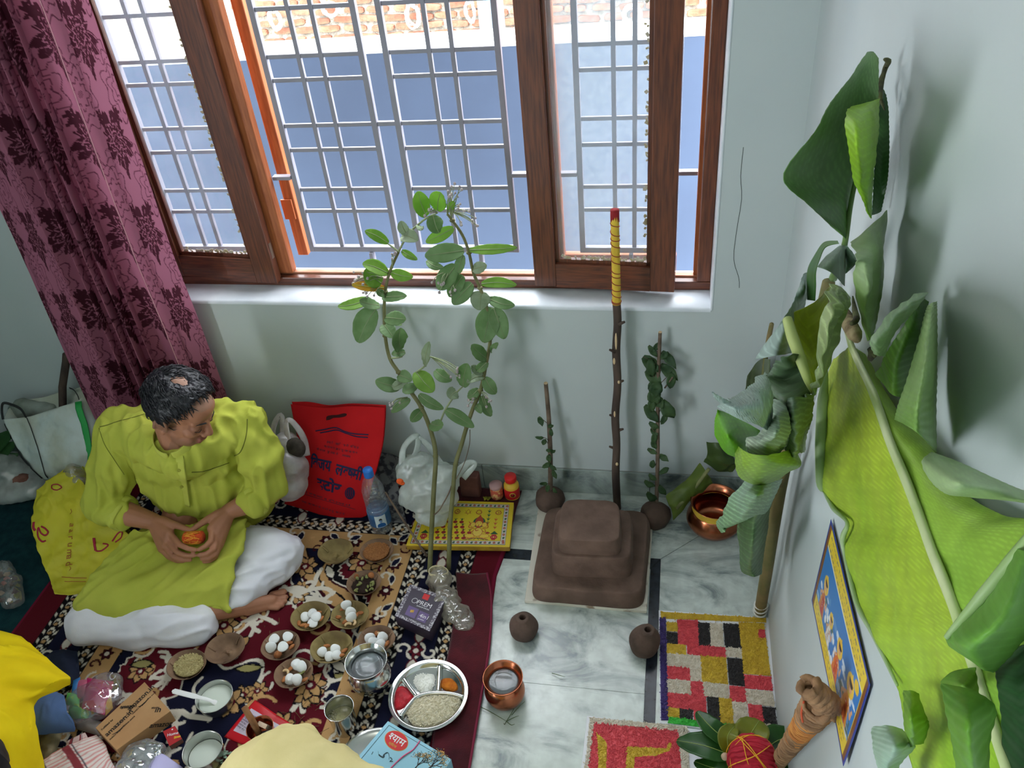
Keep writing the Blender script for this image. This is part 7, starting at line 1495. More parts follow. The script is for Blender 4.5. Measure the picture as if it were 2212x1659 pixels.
def kfn(o, W, no):
    def aniso(d, k): d = np.array(d); d = d/np.linalg.norm(d); return W-.82*np.outer(W @ d, d)
    up = np.clip((W[:, 2]-.17)/.08, 0, 1); n1 = noise3(W, 11, 1)-.5
    ra = (1-np.abs(noise3(aniso((.15, .1, 1), 0), 19, 2)-.5)*2)**3; rb_ = (1-np.abs(noise3(aniso((-.62, -.75, -.2), 0), 15, 4)-.5)*2)**3; n2 = ra*up+rb_*(1-up)
    q = W+no*(n1*.014+n2*.020-.006)[:, None]
    for a, b, k, s in ((shR, fl(227, 1086, .265), 55, .006), (shL, fl(580, 1050, .285), 55, .006), (fl(227, 1086, .265), fl(275, 1112, .24), 110, .004), (fl(580, 1050, .285), fl(545, 1082, .262), 110, .004)):
        a, b = np.array(a), np.array(b); d = b-a; L = np.linalg.norm(d); d /= L; t = ((W-a) @ d); r = np.linalg.norm(W-a-t[:, None]*d, axis=1); m = np.clip(1-np.abs(t/L-.55)/.5, 0, 1)*(r < .11)
        q += no*(m*s*np.sin(t*k+6*n1))[:, None]
    q[:, 2] = np.maximum(q[:, 2], RZ+.004); return q
ku = fused('kurta', kurta(), M_kurta, pm, .0055, 5, kfn)
ks = surf(ku)
def strip(name, pix, wd, m, par, lift=.002, th=.0015, n=5):
    pts = [ks(a, b, lift) for a, b in spl(np.array(pix, float), max(2, len(pix)*n))]; mb = MB()
    mb.tube([p for p, _ in pts], [(th, wd)]*len(pts), 8, flat=tuple(pts[0][1])); return part(name, mb, m, par, True)
M_kd = mat('lime_collar_cotton', (186, 190, 80), .85, bump=.3, bs=400, bd=.001); M_shade = mat('pocket_slit_seam', (104, 108, 30), .9)
strip('placket', [(386, 984), (390, 1015), (396, 1050), (402, 1092)], .016, M_kd, ku, .0012, .002)
for a, b in ((386, 1015), (392, 1050)):
    p, n = ks(a, b, .003); mb = MB(); mb.lathe([(1e-4, .0), (.0058, 0), (.0062, .0012), (.005, .0022), (.003, .0014), (1e-4, .0014)], p, 16, None, frame2(n.orthogonal(), n)); part('button', mb, mat('lime_button', (160, 162, 60), .35), ku, True)
strip('pocket_welt', [(414, 1020), (440, 1018), (466, 1010), (494, 1000)], .0022, M_shade, ku, .0006, .001)
strip('yoke_seam', [(216, 922), (232, 918), (256, 910), (286, 902), (312, 894)], .0016, M_shade, ku, .0004, .0008); strip('armhole_seam', [(214, 925), (226, 960), (248, 995), (268, 1025)], .0016, M_shade, ku, .0004, .0008); strip('armhole_seam', [(534, 905), (532, 940), (520, 975), (506, 985)], .0016, M_shade, ku, .0004, .0008)
mb = MB(); C0 = nb+V(0, 0, .012)+bf*.006; cr = [C0+lat*(.064*math.cos(a))+bf*(.061*math.sin(a))+V(0, 0, .024-.034*max(0, math.sin(a))) for a in np.linspace(PI/2+.12, PI/2+2*PI-.12, 40)]; mb.tube(cr, [(.0028, .016)]*40, 8, flat=tuple((cr[0]-C0).normalized())); part('collar_band', mb, M_kd, ku, True)
for nm, c, d_, r in (('cuff', fl(268, 1110, .243), (fl(333, 1127, .235)-fl(227, 1086, .265)), .052), ('cuff', fl(549, 1081, .261), (fl(494, 1105, .245)-fl(580, 1050, .285)), .051)):
    d_ = d_.normalized(); Mf = frame2(d_.orthogonal(), d_); mb = MB(); mb.lathe([(r*.86, -.004), (r*1.06, -.002), (r*1.13, .012), (r*1.1, .03), (r*1.02, .034), (r*.9, .03), (r*.86, .0)], c-d_*.022, 36, lambda a, t: (1+.05*math.sin(3*a+r*999)+.03*math.sin(7*a), .003*math.sin(2*a)), Mf); part(nm, mb, M_kd, ku, True)
# trousers
def trs():
    mb = MB(); mb.chain([fl(340, 1195, .07), fl(192, 1348, .072), fl(395, 1352, .048), fl(426, 1350, .046)], [.06, .066, .060, .058], 18); mb.chain([fl(300, 1250, .09), fl(195, 1345, .074), fl(300, 1360, .055)], [.08, .066, .062], 18)
    mb.chain([fl(470, 1165, .08), fl(604, 1194, .085), fl(520, 1285, .05), fl(500, 1300, .045)], [.06, .075, .056, .046], 18); mb.chain([fl(520, 1190, .09), fl(590, 1222, .075), fl(500, 1260, .05)], [.065, .066, .05], 18)
    mb.capsule(fl(340, 1195, .07), fl(470, 1165, .07), .055, .055)
    return mb
def tfn(o, W, no):
    d = np.array((.93, .34, .1)); n1 = noise3(W, 10, 6)-.5; n2 = (1-np.abs(noise3(W-.8*np.outer(W @ d, d), 20, 7)-.5)*2)**3; q = W+no*(n1*.010+n2*.014-.004)[:, None]; q[:, 2] = np.maximum(q[:, 2], RZ+.003); return q
fused('trousers', trs(), M_trs, pm, .0055, 5, tfn)
a, b = fl(397, 1163, .238), fl(440, 1160, .240); d_ = (b-a); mb = MB(); L_ = d_.length; dn = d_.normalized(); Mf = frame2(dn.orthogonal(), dn)
rl = thing('thread_roll', 'roll of orange sacred thread held between the man\'s hands', 'thread', a.lerp(b, .5)-V(0, 0, .02))
mb.lathe([(1e-4, 0), (.014, .0), (.0195, .004), (.0205, L_*.45), (.019, L_*.5), (.0205, L_*.55), (.0195, L_-.004), (.014, L_), (1e-4, L_)], a, 30, lambda q, t: (1+.02*math.sin(40*t), 0), Mf); part('roll_core', mb, mat('orange_thread', (232, 92, 36), .8, c2=(206, 60, 26), vs=50, wave=(140, .9, 3, 'Z'), bd=.002), rl, True)
mb = MB(); rr = random.Random(4)
for k in range(6): mb.tube([a+dn*(L_*rr.uniform(.1, .9)+.006*math.sin(q+k))+Mf @ V(.0208*math.cos(q), .0208*math.sin(q), 0) for q in np.linspace(0, 2*PI, 22)], .0012, 5)
part('loose_thread', mb, mat('yellow_red_thread', (240, 160, 50), .8), rl, True)

# ================================================================== people at the frame's edge
M_ykur = mat('bright_yellow_cotton', (240, 212, 24), .8, c2=(228, 196, 16), vs=8, bump=.3, bs=300, bd=.001, spec=.2, transl=.1)
p2_ = thing('person', 'person in a bright yellow garment at the lower left edge', 'person', fl(-60, 1600, 0))
def yfn(o, W, no):
    n1 = noise3(W, 12, 16)-.5; n2 = 1-np.abs(noise3(W, 17, 17)-.5)*2; q = W+no*(n1*.020+n2**4*.012)[:, None]; q[:, 2] = np.maximum(q[:, 2], .02); return q
YR = [[fl(-160, 1345, .30), fl(-60, 1350, .31), fl(0, 1366, .30), fl(50, 1384, .27)], [fl(-160, 1390, .36), fl(-60, 1400, .36), fl(45, 1418, .32), fl(110, 1434, .26)], [fl(-160, 1440, .38), fl(-60, 1450, .37), fl(60, 1460, .33), fl(158, 1474, .245)], [fl(-160, 1480, .38), fl(-60, 1490, .37), fl(50, 1496, .31), fl(146, 1493, .22)], [fl(-160, 1530, .38), fl(-60, 1535, .36), fl(20, 1528, .33), fl(80, 1516, .25)], [fl(-160, 1600, .36), fl(-60, 1600, .35), fl(30, 1600, .31), fl(86, 1588, .22)], [fl(-160, 1700, .32), fl(-60, 1700, .31), fl(40, 1700, .26), fl(98, 1690, .15)]]
G = patch(YR, 90, 70); fd = (1-np.abs(noise3(G-.8*np.einsum('ijk,k->ij', G, np.array([.8, .5, -.3]))[..., None]*np.array([.8, .5, -.3]), 13, 41)-.5)*2)**3; G[..., 2] += .03*(noise3(G, 8, 40)-.5)+.028*fd
mb = MB(); mb.grid(G); part('yellow_garment', mb, M_ykur, p2_, True, solid=.004)
mb = MB(); mb.ell(fl(-100, 1590, .18), (.15, .17, .17), None, 20, 14); mb.ell(fl(-130, 1700, .12), (.22, .2, .11), None, 20, 14); fused('garment_body', mb, M_ykur, p2_, .009, 4, yfn)
mb = MB(); hc2 = fl(-96, 1690, .45); mb.ell(hc2, (.085, .095, .11), None, 20, 14); mb.capsule(hc2, fl(-85, 1620, .25), .05, .06); mb.capsule(fl(-85, 1620, .25), fl(-90, 1620, .1), .06, .08)
bo2 = fused('body', mb, M_skin, p2_, .008, 4, lambda o, W, no: vcol(o, np.tile(np.array(lin(SKIN)[:3]), (len(W), 1))))
mb = MB(); mb.lathe([(max(1e-4, .104*math.sin(t)), .118*math.cos(t)) for t in np.linspace(.01, 1.9, 22)], hc2+V(.004, .004, .012), 40, lambda a, t: (1+.04*math.sin(9*a+5*t)+.03*math.sin(17*a), 0)); part('hair', mb, M_hair, p2_, True)
M_cream = mat('cream_cotton', (224, 208, 152), .85, c2=(210, 194, 136), vs=7, bump=.3, bs=300, bd=.001, spec=.2)
p3_ = thing('person', 'person in a cream garment whose shoulder rises at the bottom edge', 'person', fl(660, 1850, 0))
def cbody():
    mb = MB(); a, b = fl(618, 1652, .40), fl(905, 1814, .40); mid_ = (a+b)/2
    mb.capsule(a, b, .085, .085, 18); mb.ell(a+V(0, 0, -.02), (.098, .098, .10)); mb.chain([a, fl(540, 1690, .30), fl(560, 1840, .2)], [.085, .075, .06], 18)
    mb.chain([b, b+V(.12, -.05, -.2)], [.085, .07], 18); mb.ell(mid_+V(0, -.02, -.16), (.19, .13, .22), Matrix.Rotation(-.5, 3, 'Z'), 24, 16); mb.ell(mid_+V(-.02, -.06, -.3), (.26, .24, .09), None, 24, 12); return mb
fused('cream_garment', cbody(), M_cream, p3_, .007, 6, lambda o, W, no: np.column_stack([(W+no*((noise3(W, 11, 26)-.5)*.022+(1-np.abs(noise3(W, 16, 27)-.5)*2)[:]**5*.012)[:, None])[:, :2], np.maximum((W+no*((noise3(W, 11, 26)-.5)*.022)[:, None])[:, 2], .012)]))
a, b = fl(618, 1652, .40), fl(905, 1814, .40); mid_ = (a+b)/2; mb = MB(); hc3 = fl(900, 2010, .5); mb.ell(hc3, (.08, .095, .11), None, 20, 14); mb.capsule(hc3, mid_+V(.03, -.04, -.04), .045, .04); mb.capsule(mid_+V(.03, -.04, -.06), mid_+V(0, -.04, -.3), .04, .06)
fused('body', mb, M_skin, p3_, .008, 4, lambda o, W, no: vcol(o, np.tile(np.array(lin(SKIN)[:3]), (len(W), 1))))
mb = MB(); mb.lathe([(max(1e-4, .1*math.sin(t)), .118*math.cos(t)) for t in np.linspace(.01, 1.9, 22)], hc3+V(0, .004, .012), 40, lambda a, t: (1+.04*math.sin(9*a+5*t)+.03*math.sin(17*a), 0)); part('hair', mb, M_hair, p3_, True)
# ================================================================== curtain
M_curt = mat('mauve_damask', (255, 255, 255), .75, attr=True, bump=.25, bs=300, bd=.001, transl=.34, spec=.2)
CB, CD, CL = np.array(lin((178, 110, 134))[:3]), np.array(lin((80, 36, 50))[:3]), np.array(lin((108, 56, 76))[:3])
def damask(u, v):
    # u,v metres on the flat cloth: staggered rows of a solid leafy flower and an outlined flower
    C = np.tile(CB, u.shape+(1,)); PW, PH = .21, .29
    for kind, ox, oy in ((0, 0, 0), (1, .105, .145)):
        x = (u-ox+PW/2) % PW-PW/2; y = (v-oy+PH/2) % PH-PH/2; cu = np.floor((u-ox+PW/2)/PW)
        r = np.hypot(x, y*.72); t = np.arctan2(x, y*.72)
        if kind == 0:
            R = .062*(1+.22*np.cos(5*t)+.13*np.cos(13*t)+.06*np.cos(23*t)); m = (r < R); vein = (np.abs(np.sin(t*8+r*60)) < .16) | (np.abs(r-R*.55) < .002) | (np.abs(r-R*.3) < .0016)
            C[m & ~vein] = CD
            for sx in (-1, 1):
                x2, y2 = x-sx*.038, y+.065; r2 = np.hypot(x2, y2); t2 = np.arctan2(x2*sx, y2); m2 = (r2 < .024*(1+.3*np.cos(6*t2))) & ~(np.abs(np.sin(t2*6+r2*80)) < .2); C[m2] = CD
        else:
            for q in (1, .68, .4):
                R = .066*q*(1+.18*np.cos(8*t+q*3)+.10*np.cos(4*t)); C[np.abs(r-R) < .0020] = CL
            C[(np.hypot(x, y) < .010) & (np.sin(x*900)*np.sin(y*900) > 0)] = CL
            for sx in (-1, 1):
                x2, y2 = x-sx*.04, y+.095; r2 = np.hypot(x2, y2); t2 = np.arctan2(x2*sx, y2); C[np.abs(r2-.028*(1+.2*np.cos(5*t2)-.2*t2/3)) < .0015] = CL
    return C
z_top, n_u, n_v = 2.25, 380, 600; Uc, Vc = np.meshgrid(np.linspace(0, 1, n_u), np.linspace(0, 1, n_v))
bl, br = bw(203, 905, .10), bw(478, 850, .075); xl, xr = bl.x-.005, br.x+.005
zb = bl.z+(bw(330, 930, .09).z*0+.0)*Uc+.0; zb = bl.z+.03*Uc*0
Zc = z_top+(zb-z_top)*Vc; s_ = Uc
xl_ = np.interp(Zc, [bl.z, 1.1, 2.25], [xl, xl+.03, xl+.04]); xr_ = np.interp(Zc, [bl.z, .75, 1.0, 1.7, 2.25], [xr, xr+.0, xr-.005, xr+.02, xr+.02])
amp = .030*np.clip((.86-s_)/.1, .15, 1)*(s_ > .0)*np.clip(s_/.06, .4, 1); q_ = np.clip((s_-.26)/.5, 0, 1); ph = 2*PI*(.9*s_+4.2*q_*q_*(3-2*q_)+.06*np.sin(Zc*3+s_*5))
Xc = xl_+(xr_-xl_)*s_+.012*np.cos(ph)*(s_ < .85); Yc = -(.10-.012*s_)-amp*np.sin(ph)*(1-.0*Vc)-.03*np.exp(-((s_-.80)/.035)**2)+.035*np.clip((s_-.84)/.16, 0, 1)
Yc = np.minimum(Yc, -.016); Zc2 = Zc+.006*np.sin(ph)*Vc
mb = MB(); mb.grid(np.stack([Xc, Yc, Zc2], -1)); ct = thing('curtain', 'mauve damask curtain with dark floral medallions hanging beside the window', 'curtain', V((xl+xr)/2, -.08, bl.z))
o = part('cloth', mb, M_curt, ct, True); vcol(o, damask(Uc*1.15, Vc*(z_top-bl.z)).reshape(-1, 3))
k_ = int(n_u*.80); mb = MB(); mb.tube([V(Xc[i, k_], Yc[i, k_]-.002, Zc2[i, k_]) for i in range(0, n_v, 12)], .0016, 5); part('side_hem', mb, mat('hem_edge', (206, 150, 160), .7), ct, True)
mb = MB(); mb.tube([V(xl-.3, -.06, 2.27), V(-.1, -.06, 2.27)], .0125, 12); tag(part('curtain_rod', mb, M_steel2, None, True), 'steel curtain rod above the window', 'rod')
# dark pole in the far left corner behind the bags
a, b = bw(143, 780, .05), bw(136, 905, .09); mb = MB(); d_ = (b-a); mb.tube([a-d_*.1, a, b, V(b.x+.0, b.y-.01, .004)], .014, 10, smooth=2); tag(part('wooden_pole', mb, M_bark, None, True), 'dark wooden pole standing behind the white sack at the left', 'pole')

# ================================================================== bags
def bagfn(amp, freq, seed, zmin=.012, ycl=None):
    def fn(o, W, no):
        n1 = noise3(W, freq, seed)-.5; n2 = (1-np.abs(noise3(W, freq*1.7, seed+1)-.5)*2)**4; n3 = noise3(W, freq*3.4, seed+2)-.5; q = W+no*(n1*amp+n2*amp*.45+n3*amp*.25)[:, None]; q[:, 2] = np.maximum(q[:, 2], zmin)
        if ycl is not None: q[:, 1] = np.minimum(q[:, 1], ycl)
        return q
    return fn
def slab3(mb, rows, M, N, off):
    # closed cushion: front surface from rows, back surface pushed by off
    G = patch(rows, M, N); u = np.sin(np.linspace(0, PI, N)); v = np.sin(np.linspace(0, PI, M)); B_ = G+np.array(off)*(.25+.75*np.outer(v, u)**.6)[..., None]
    o = len(mb.v); mb.grid(G); mb.grid(B_[:, ::-1]); m, n = M, N; idx = lambda i, j: o+i*n+j; jdx = lambda i, j: o+m*n+i*n+(n-1-j)
    for i in range(m-1): mb.f.append((idx(i+1, 0), idx(i, 0), jdx(i, 0), jdx(i+1, 0))); mb.f.append((idx(i, n-1), idx(i+1, n-1), jdx(i+1, n-1), jdx(i, n-1)))
    for j in range(n-1): mb.f.append((idx(0, j), idx(0, j+1), jdx(0, j+1), jdx(0, j))); mb.f.append((idx(m-1, j+1), idx(m-1, j), jdx(m-1, j), jdx(m-1, j+1)))
    return G
# red non-woven carrier leaning on the wall
M_redbag = mat('red_nonwoven_bag', (196, 30, 34), .85, c2=(182, 24, 30), vs=6, bump=.3, bs=260, bd=.001, spec=.15); M_navy = mat('navy_print', (28, 24, 66), .8); M_navy2 = mat('faded_navy_print', (92, 28, 46), .85)
rbg = thing('carrier_bag', 'red non-woven carrier bag with navy Devanagari shop lettering leaning on the wall', 'bag', fl(710, 1110, RZ))
def rbp(px, py):
    t = np.interp(py, [870, 1130], [0, 1]); y0 = -.035; p1 = fl(px, 1115, RZ+.006); d = .035+t*(.215-.035)+.03*math.sin(PI*t)
    return bw(px, py, d)
rows = [[(628, 873), (700, 880), (760, 876), (832, 880)], [(634, 905), (700, 908), (765, 908), (831, 912)], [(642, 950), (705, 955), (765, 958), (826, 962)], [(640, 1010), (700, 1014), (755, 1018), (814, 1012)], [(626, 1060), (690, 1068), (745, 1075), (800, 1060)], [(614, 1088), (680, 1108), (740, 1128), (792, 1114)]]
G = patch([[rbp(*q) for q in r] for r in rows], 70, 60); Uc, Vc = np.meshgrid(np.linspace(0, 1, 60), np.linspace(0, 1, 70)); G[..., 1] -= .018*np.sin(PI*Uc)*np.sin(PI*np.clip(Vc*.9+.05, 0, 1))+.012*(noise3(G, 9, 3)-.5)*Vc; G[..., 2] = np.maximum(G[..., 2], RZ+.006)
mb = MB(); mb.grid(G); fr = part('front_panel', mb, M_redbag, rbg, True, solid=.0012)
Gb = G.copy(); Gb[..., 1] = np.minimum(Gb[..., 1]+.012+.05*np.sin(PI*Uc)*np.sin(PI*Vc), -.013); Gb[..., 2] += .010*np.exp(-((Uc-.2)/.12)**2)*(1-Vc)+.001; mb = MB(); mb.grid(Gb); part('back_panel', mb, M_redbag, rbg, True, solid=.0012)
rs = surf(fr)
def onbag(pix, wd, m, nm, n=6, lift=.0016):
    pts = [rs(a, b, lift)[0] for a, b in spl(np.array(pix, float), len(pix)*n)]; mb = MB(); mb.tube(pts, [(.0006, wd)]*len(pts), 6, flat=(0, -1, .2)); return part(nm, mb, m, rbg, True)
mb = MB(); HH = [rs(a, b, .0012)[0] for a, b in spl(np.array([(705, 908), (706, 900), (715, 897), (730, 896), (742, 893), (749, 894), (747, 899), (735, 902), (720, 903), (712, 907)], float), 30)]; c_ = sum(HH, Vector())/len(HH); mb.add(HH+[c_], [(i, (i+1) % 30, 30) for i in range(30)]); part('handle_slot', mb, mat('dark_slot', (58, 14, 18), .95), rbg)
onbag([(682, 931), (700, 928), (725, 924), (745, 932), (765, 937), (796, 939)], .0026, M_navy, 'printed_wave'); onbag([(692, 935), (710, 932), (728, 929), (748, 936), (770, 943), (795, 945)], .0026, M_navy, 'printed_wave')
def bagtext(glyphs, x, y, x2, y2, size, m, off, xs=1.):
    o0 = rs(x, y)[0]; o1 = rs(x2, y2)[0]; xd = (o1-o0).normalized(); n_ = rs((x+x2)/2, (y+y2)/2)[1]; yd = n_.cross(xd).normalized(); 
    if yd.z < 0: yd = -yd
    T = BVHTree.FromPolygons([Vector(p) for p in G.reshape(-1, 3)], [(i*60+j, i*60+j+1, (i+1)*60+j+1, (i+1)*60+j) for i in range(69) for j in range(59)])
    cvw = Vector(CAM)
    def wv(p):
        h = T.find_nearest(p); return h[0]+(V(0, -1, .35)).normalized()*.0022 if h[0] is not None else p
    return dev(glyphs, o0, xd, yd, size, m, rbg, off, 'lettering', .06, wv, xs)
KSH = [('क', .42, .42, 0, 0), ('ष', .59)]
bagtext([('ि', .24), ('व', .57), ('ज', .76), ('य', .60)], 671, 1008, 718, 1018, .058, M_navy, .032, .64)
bagtext([('ल', .69), ('क', .40, .42, 0, 0), ('ष', .42, .44, 0, 0), ('म', .61), ('ी', .27)], 723, 1022, 776, 1036, .058, M_navy, .032, .70)
bagtext([('स', .50, .52, 0, 0), ('ट', .52), ('ो', .27), ('र', .42)], 684, 1052, 741, 1067, .062, M_navy, .036, .86)
for (x, y, x2, y2, s_, tx_) in ((706, 956, 770, 968, .011, 'हमारे यहाँ शादी विवाह'), (700, 965, 772, 980, .011, 'जागरण भंडार पूजन सामान'), (684, 971, 775, 992, .011, 'थोक एवं फुटकर में उपलब्ध'), (660, 1064, 765, 1096, .012, 'पूजन सामग्री का विशेष प्रबंध है'), (652, 1084, 762, 1116, .013, 'नया बाजार मेन रोड दुकान नं')):
    bagtext([(c, .55 if c != ' ' else .3) for c in tx_ if c not in '्'], x, y, x2, y2, s_, M_navy2, .02)
onbag([(655, 1066), (700, 1080), (768, 1100)], .0010, M_navy2, 'printed_line')
mb = MB(); pts = [rs(756+11*math.cos(a), 1065+13*math.sin(a), .0018)[0] for a in np.linspace(0, 2*PI, 24, False)]; mb.add(pts+[sum(pts, Vector())/24], [(i, (i+1) % 24, 24) for i in range(24)]); part('round_emblem', mb, M_navy, rbg)
for k in range(4): onbag([(750+4*k, 1056), (748+4.5*k, 1066), (752+4*k, 1074)], .0006, M_redbag, 'emblem_line', 3, .0026)
# grey polythene bag beside it
M_pgrey = film('greyish_polythene', (214, 208, 208), .62, .25, .10, vs=14); M_pwhite = film('milky_polythene', (226, 234, 230), .72, .3, .08, vs=12)
def carrier(nm, lb, vols, m, handles, base, seed, amp=.014, extra=None):
    t = thing(nm, lb, 'bag', base); mb = MB()
    for c, r, M_ in vols: mb.ell(c, r, M_, 20, 14)
    fused('bag_film', mb, m, t, .006, 4, bagfn(amp, 15, seed, RZ+.003, -.014))
    for h in handles:
        mb = MB(); C, rr_ = cat([Vector(p) for p in h[0]], h[1], 6); mb.tube(C, [(.0012+.0035*abs(math.sin(i*.9)), r) for i, r in enumerate(rr_)], 10, flat=h[2] if len(h) > 2 else (0, -1, 0)); part('handle', mb, m, t, True)
    return t
gb = carrier('plastic_bag', 'translucent grey plastic bag between the man and the red bag', [(bw(626, 1010, .24), (.062, .055, .07), None), (bw(626, 1048, .27), (.058, .055, .05), None), (bw(622, 970, .20), (.052, .045, .06), None)], M_pgrey,
    [([bw(590, 980, .21), bw(590, 925, .16), bw(606, 897, .13), bw(612, 930, .16), bw(612, 975, .22)], [.012, .011, .010, .012, .016]), ([bw(625, 960, .22), bw(618, 915, .17), bw(630, 910, .16), bw(655, 945, .18), bw(660, 985, .21)], [.014, .010, .010, .012, .018])], fl(630, 1085, RZ), 31)
part('dark_contents', MB().ell(bw(638, 968, .215), (.035, .03, .04), None, 16, 10), mat('dark_contents', (70, 62, 54), .9, c2=(40, 34, 30), vs=30), gb, True)
wbag = carrier('carrier_bag', 'milky white carrier bag with green contents beside the milkweed stems', [(bw(925, 1070, .20), (.098, .07, .065), None), (bw(905, 1020, .15), (.075, .055, .07), None), (bw(955, 1035, .16), (.06, .05, .06), None), (bw(930, 1110, .24), (.06, .05, .03), Matrix.Rotation(.4, 3, 'Y'))], M_pwhite,
    [([bw(868, 1040, .18), bw(868, 1000, .16), bw(872, 968, .13), bw(890, 946, .10), bw(903, 944, .09), bw(900, 975, .12), bw(882, 1010, .16)], [.018, .013, .010, .011, .011, .012, .016]), ([bw(903, 945, .09), bw(922, 960, .09), bw(940, 985, .10), bw(955, 1010, .12)], [.012, .013, .014, .02]), ([bw(965, 1040, .16), bw(990, 1020, .14), bw(1012, 1000, .12), bw(1026, 1004, .12), (bw(1000, 1032, .14))], [.026, .02, .013, .008, .014])], fl(925, 1120, RZ+.013), 32, .024)
part('green_contents', MB().ell(bw(908, 1005, .125), (.045, .03, .022), None, 16, 10), mat('dark_green_contents', (28, 84, 58), .6), wbag, True)
mb = MB(); c = bw(864, 1040, .245); mb.ell(c, (.013, .008, .012), None, 12, 8); mb.ell(c+V(.006, 0, -.008), (.010, .007, .007), None, 12, 8); tag(part('marigold_petals', mb, mat('orange_marigold', (236, 96, 36), .8, bump=.8, bs=120, bd=.003), None, True), 'small orange marigold head stuck on the white carrier bag', 'flower')
# newspaper
M_news = mat('grey_newsprint', (120, 120, 122), .9, c2=(58, 58, 66), vs=40, vmix=(.45, .55))
G = patch([[bw(815, 975, .03), bw(838, 978, .03), bw(862, 985, .03)], [bw(812, 1010, .06), bw(835, 1018, .06), bw(858, 1025, .06)], [bw(820, 1060, .12), bw(842, 1066, .12), bw(866, 1070, .12)], [bw(842, 1125, .22), bw(862, 1130, .22), bw(880, 1132, .22)]], 24, 16); G[..., 1] -= .01*(noise3(G, 20, 4)); G[..., 2] = np.maximum(G[..., 2], RZ+.006); mb = MB(); mb.grid(G)
nw = tag(part('newspaper', mb, M_news, None, True, solid=.001), 'folded grey newspaper leaning on the wall behind the water bottle', 'newspaper')
# yellow carry bag behind the man
M_ybag = mat('yellow_plastic_bag', (206, 196, 48), .6, c2=(188, 182, 44), vs=6, bump=.3, bs=60, bd=.002); M_mag = mat('magenta_print', (170, 34, 62), .6); M_ltr = mat('dull_red_print', (166, 96, 44), .7)
def ybp(px, py):
    t = np.interp(py, [1000, 1285], [0, 1]); return fl(px, py, max(.012, .25*(1-t)**1.1))
ybg = thing('carry_bag', 'crumpled yellow carry bag with magenta lettering behind the man', 'bag', fl(190, 1230, .008))
rows = [[(82, 1062), (110, 1035), (150, 1022), (200, 1060)], [(74, 1085), (110, 1074), (152, 1070), (215, 1100)], [(70, 1120), (120, 1115), (180, 1112), (250, 1130)], [(76, 1160), (130, 1160), (190, 1160), (290, 1165)], [(90, 1205), (140, 1205), (200, 1205), (300, 1200)], [(108, 1245), (150, 1248), (200, 1246), (280, 1238)], [(120, 1284), (150, 1286), (190, 1280), (240, 1270)]]
G = patch([[ybp(*q) for q in r] for r in rows], 60, 50); G += (noise3(G, 16, 5)-.5)[..., None]*np.array([.0, -.016, .018])+((1-np.abs(noise3(G, 24, 6)-.5)*2)**4)[..., None]*np.array([0, -.004, .007]); G[..., 2] = np.maximum(G[..., 2], .011)
mb = MB(); mb.grid(G); yf = part('front_panel', mb, M_ybag, ybg, True, solid=.0012)
Gb = G.copy(); Gb[..., 1] += .02+.05*np.sin(PI*np.linspace(0, 1, 50))[None, :]; Gb[..., 2] = np.maximum(Gb[..., 2]-.02, .010); mb = MB(); mb.grid(Gb); part('back_panel', mb, M_ybag, ybg, True, solid=.0012)
ys = surf(yf)
def yline(pix, wd, m=M_mag, nm='lettering', lift=.0022):
    pts = [ys(a, b, lift)[0] for a, b in spl(np.array(pix, float), len(pix)*5)]; mb = MB(); mb.tube(pts, [(.0006, wd)]*len(pts), 6, flat=(.2, -.6, .75)); part(nm, mb, m, ybg, True)
for P, wd in (([(113, 1048), (125, 1047), (133, 1053), (125, 1058), (114, 1056), (113, 1048)], .0022), ([(90, 1137), (98, 1142), (104, 1150), (98, 1156), (89, 1151), (84, 1140), (82, 1150), (84, 1162), (92, 1170), (99, 1168)], .0034), ([(74, 1128), (73, 1140), (77, 1146)], .005), ([(203, 1162), (205, 1176), (207, 1189)], .0055), ([(207, 1190), (220, 1190), (233, 1180), (232, 1176), (222, 1175)], .003), ([(243, 1170), (256, 1152), (264, 1150), (262, 1162), (250, 1172)], .003)): yline(P, wd)
x_ = [(146, 1127), (151, 1139)]
for i, ch in enumerate('aarumad'):
    px, py = 152-1.4*i, 1130+14*i; p0 = ys(px, py, .003)[0]; p1 = ys(px-1.2, py+14, .003)[0]; p2 = ys(px+14, py+2, .003)[0]
    text(ch, .034, M_ltr, ybg, p0, (p1-p0), (p2-p0), 'lettering', .0, .0002)
yline([(134, 1247), (150, 1248), (188, 1249)], .0014, M_ltr); yline([(140, 1256), (165, 1257), (186, 1257)], .0012, M_ltr); yline([(152, 1110), (155, 1106), (153, 1100)], .001, M_ltr); yline([(150, 1232), (153, 1228), (151, 1224)], .001, M_ltr)
# clear wrap sticking out of it
t = crumpled('clear_wrap', [(fl(162, 1028, .20), (.035, .03, .05), None), (fl(170, 1045, .18), (.035, .03, .04), None)], M_poly, None, .014, .005, 9, 2, 26, .02); tag(t, 'crumpled clear wrap tucked between yellow bag and man', 'wrap')
part_d = MB().ell(fl(168, 1075, .16), (.025, .03, .02), None, 12, 8); tag(part('dark_pouch', part_d, mat('dark_maroon_pouch', (60, 34, 40), .7, c2=(110, 60, 66), vs=40), None, True), 'small dark pouch in the mouth of the yellow bag', 'pouch')
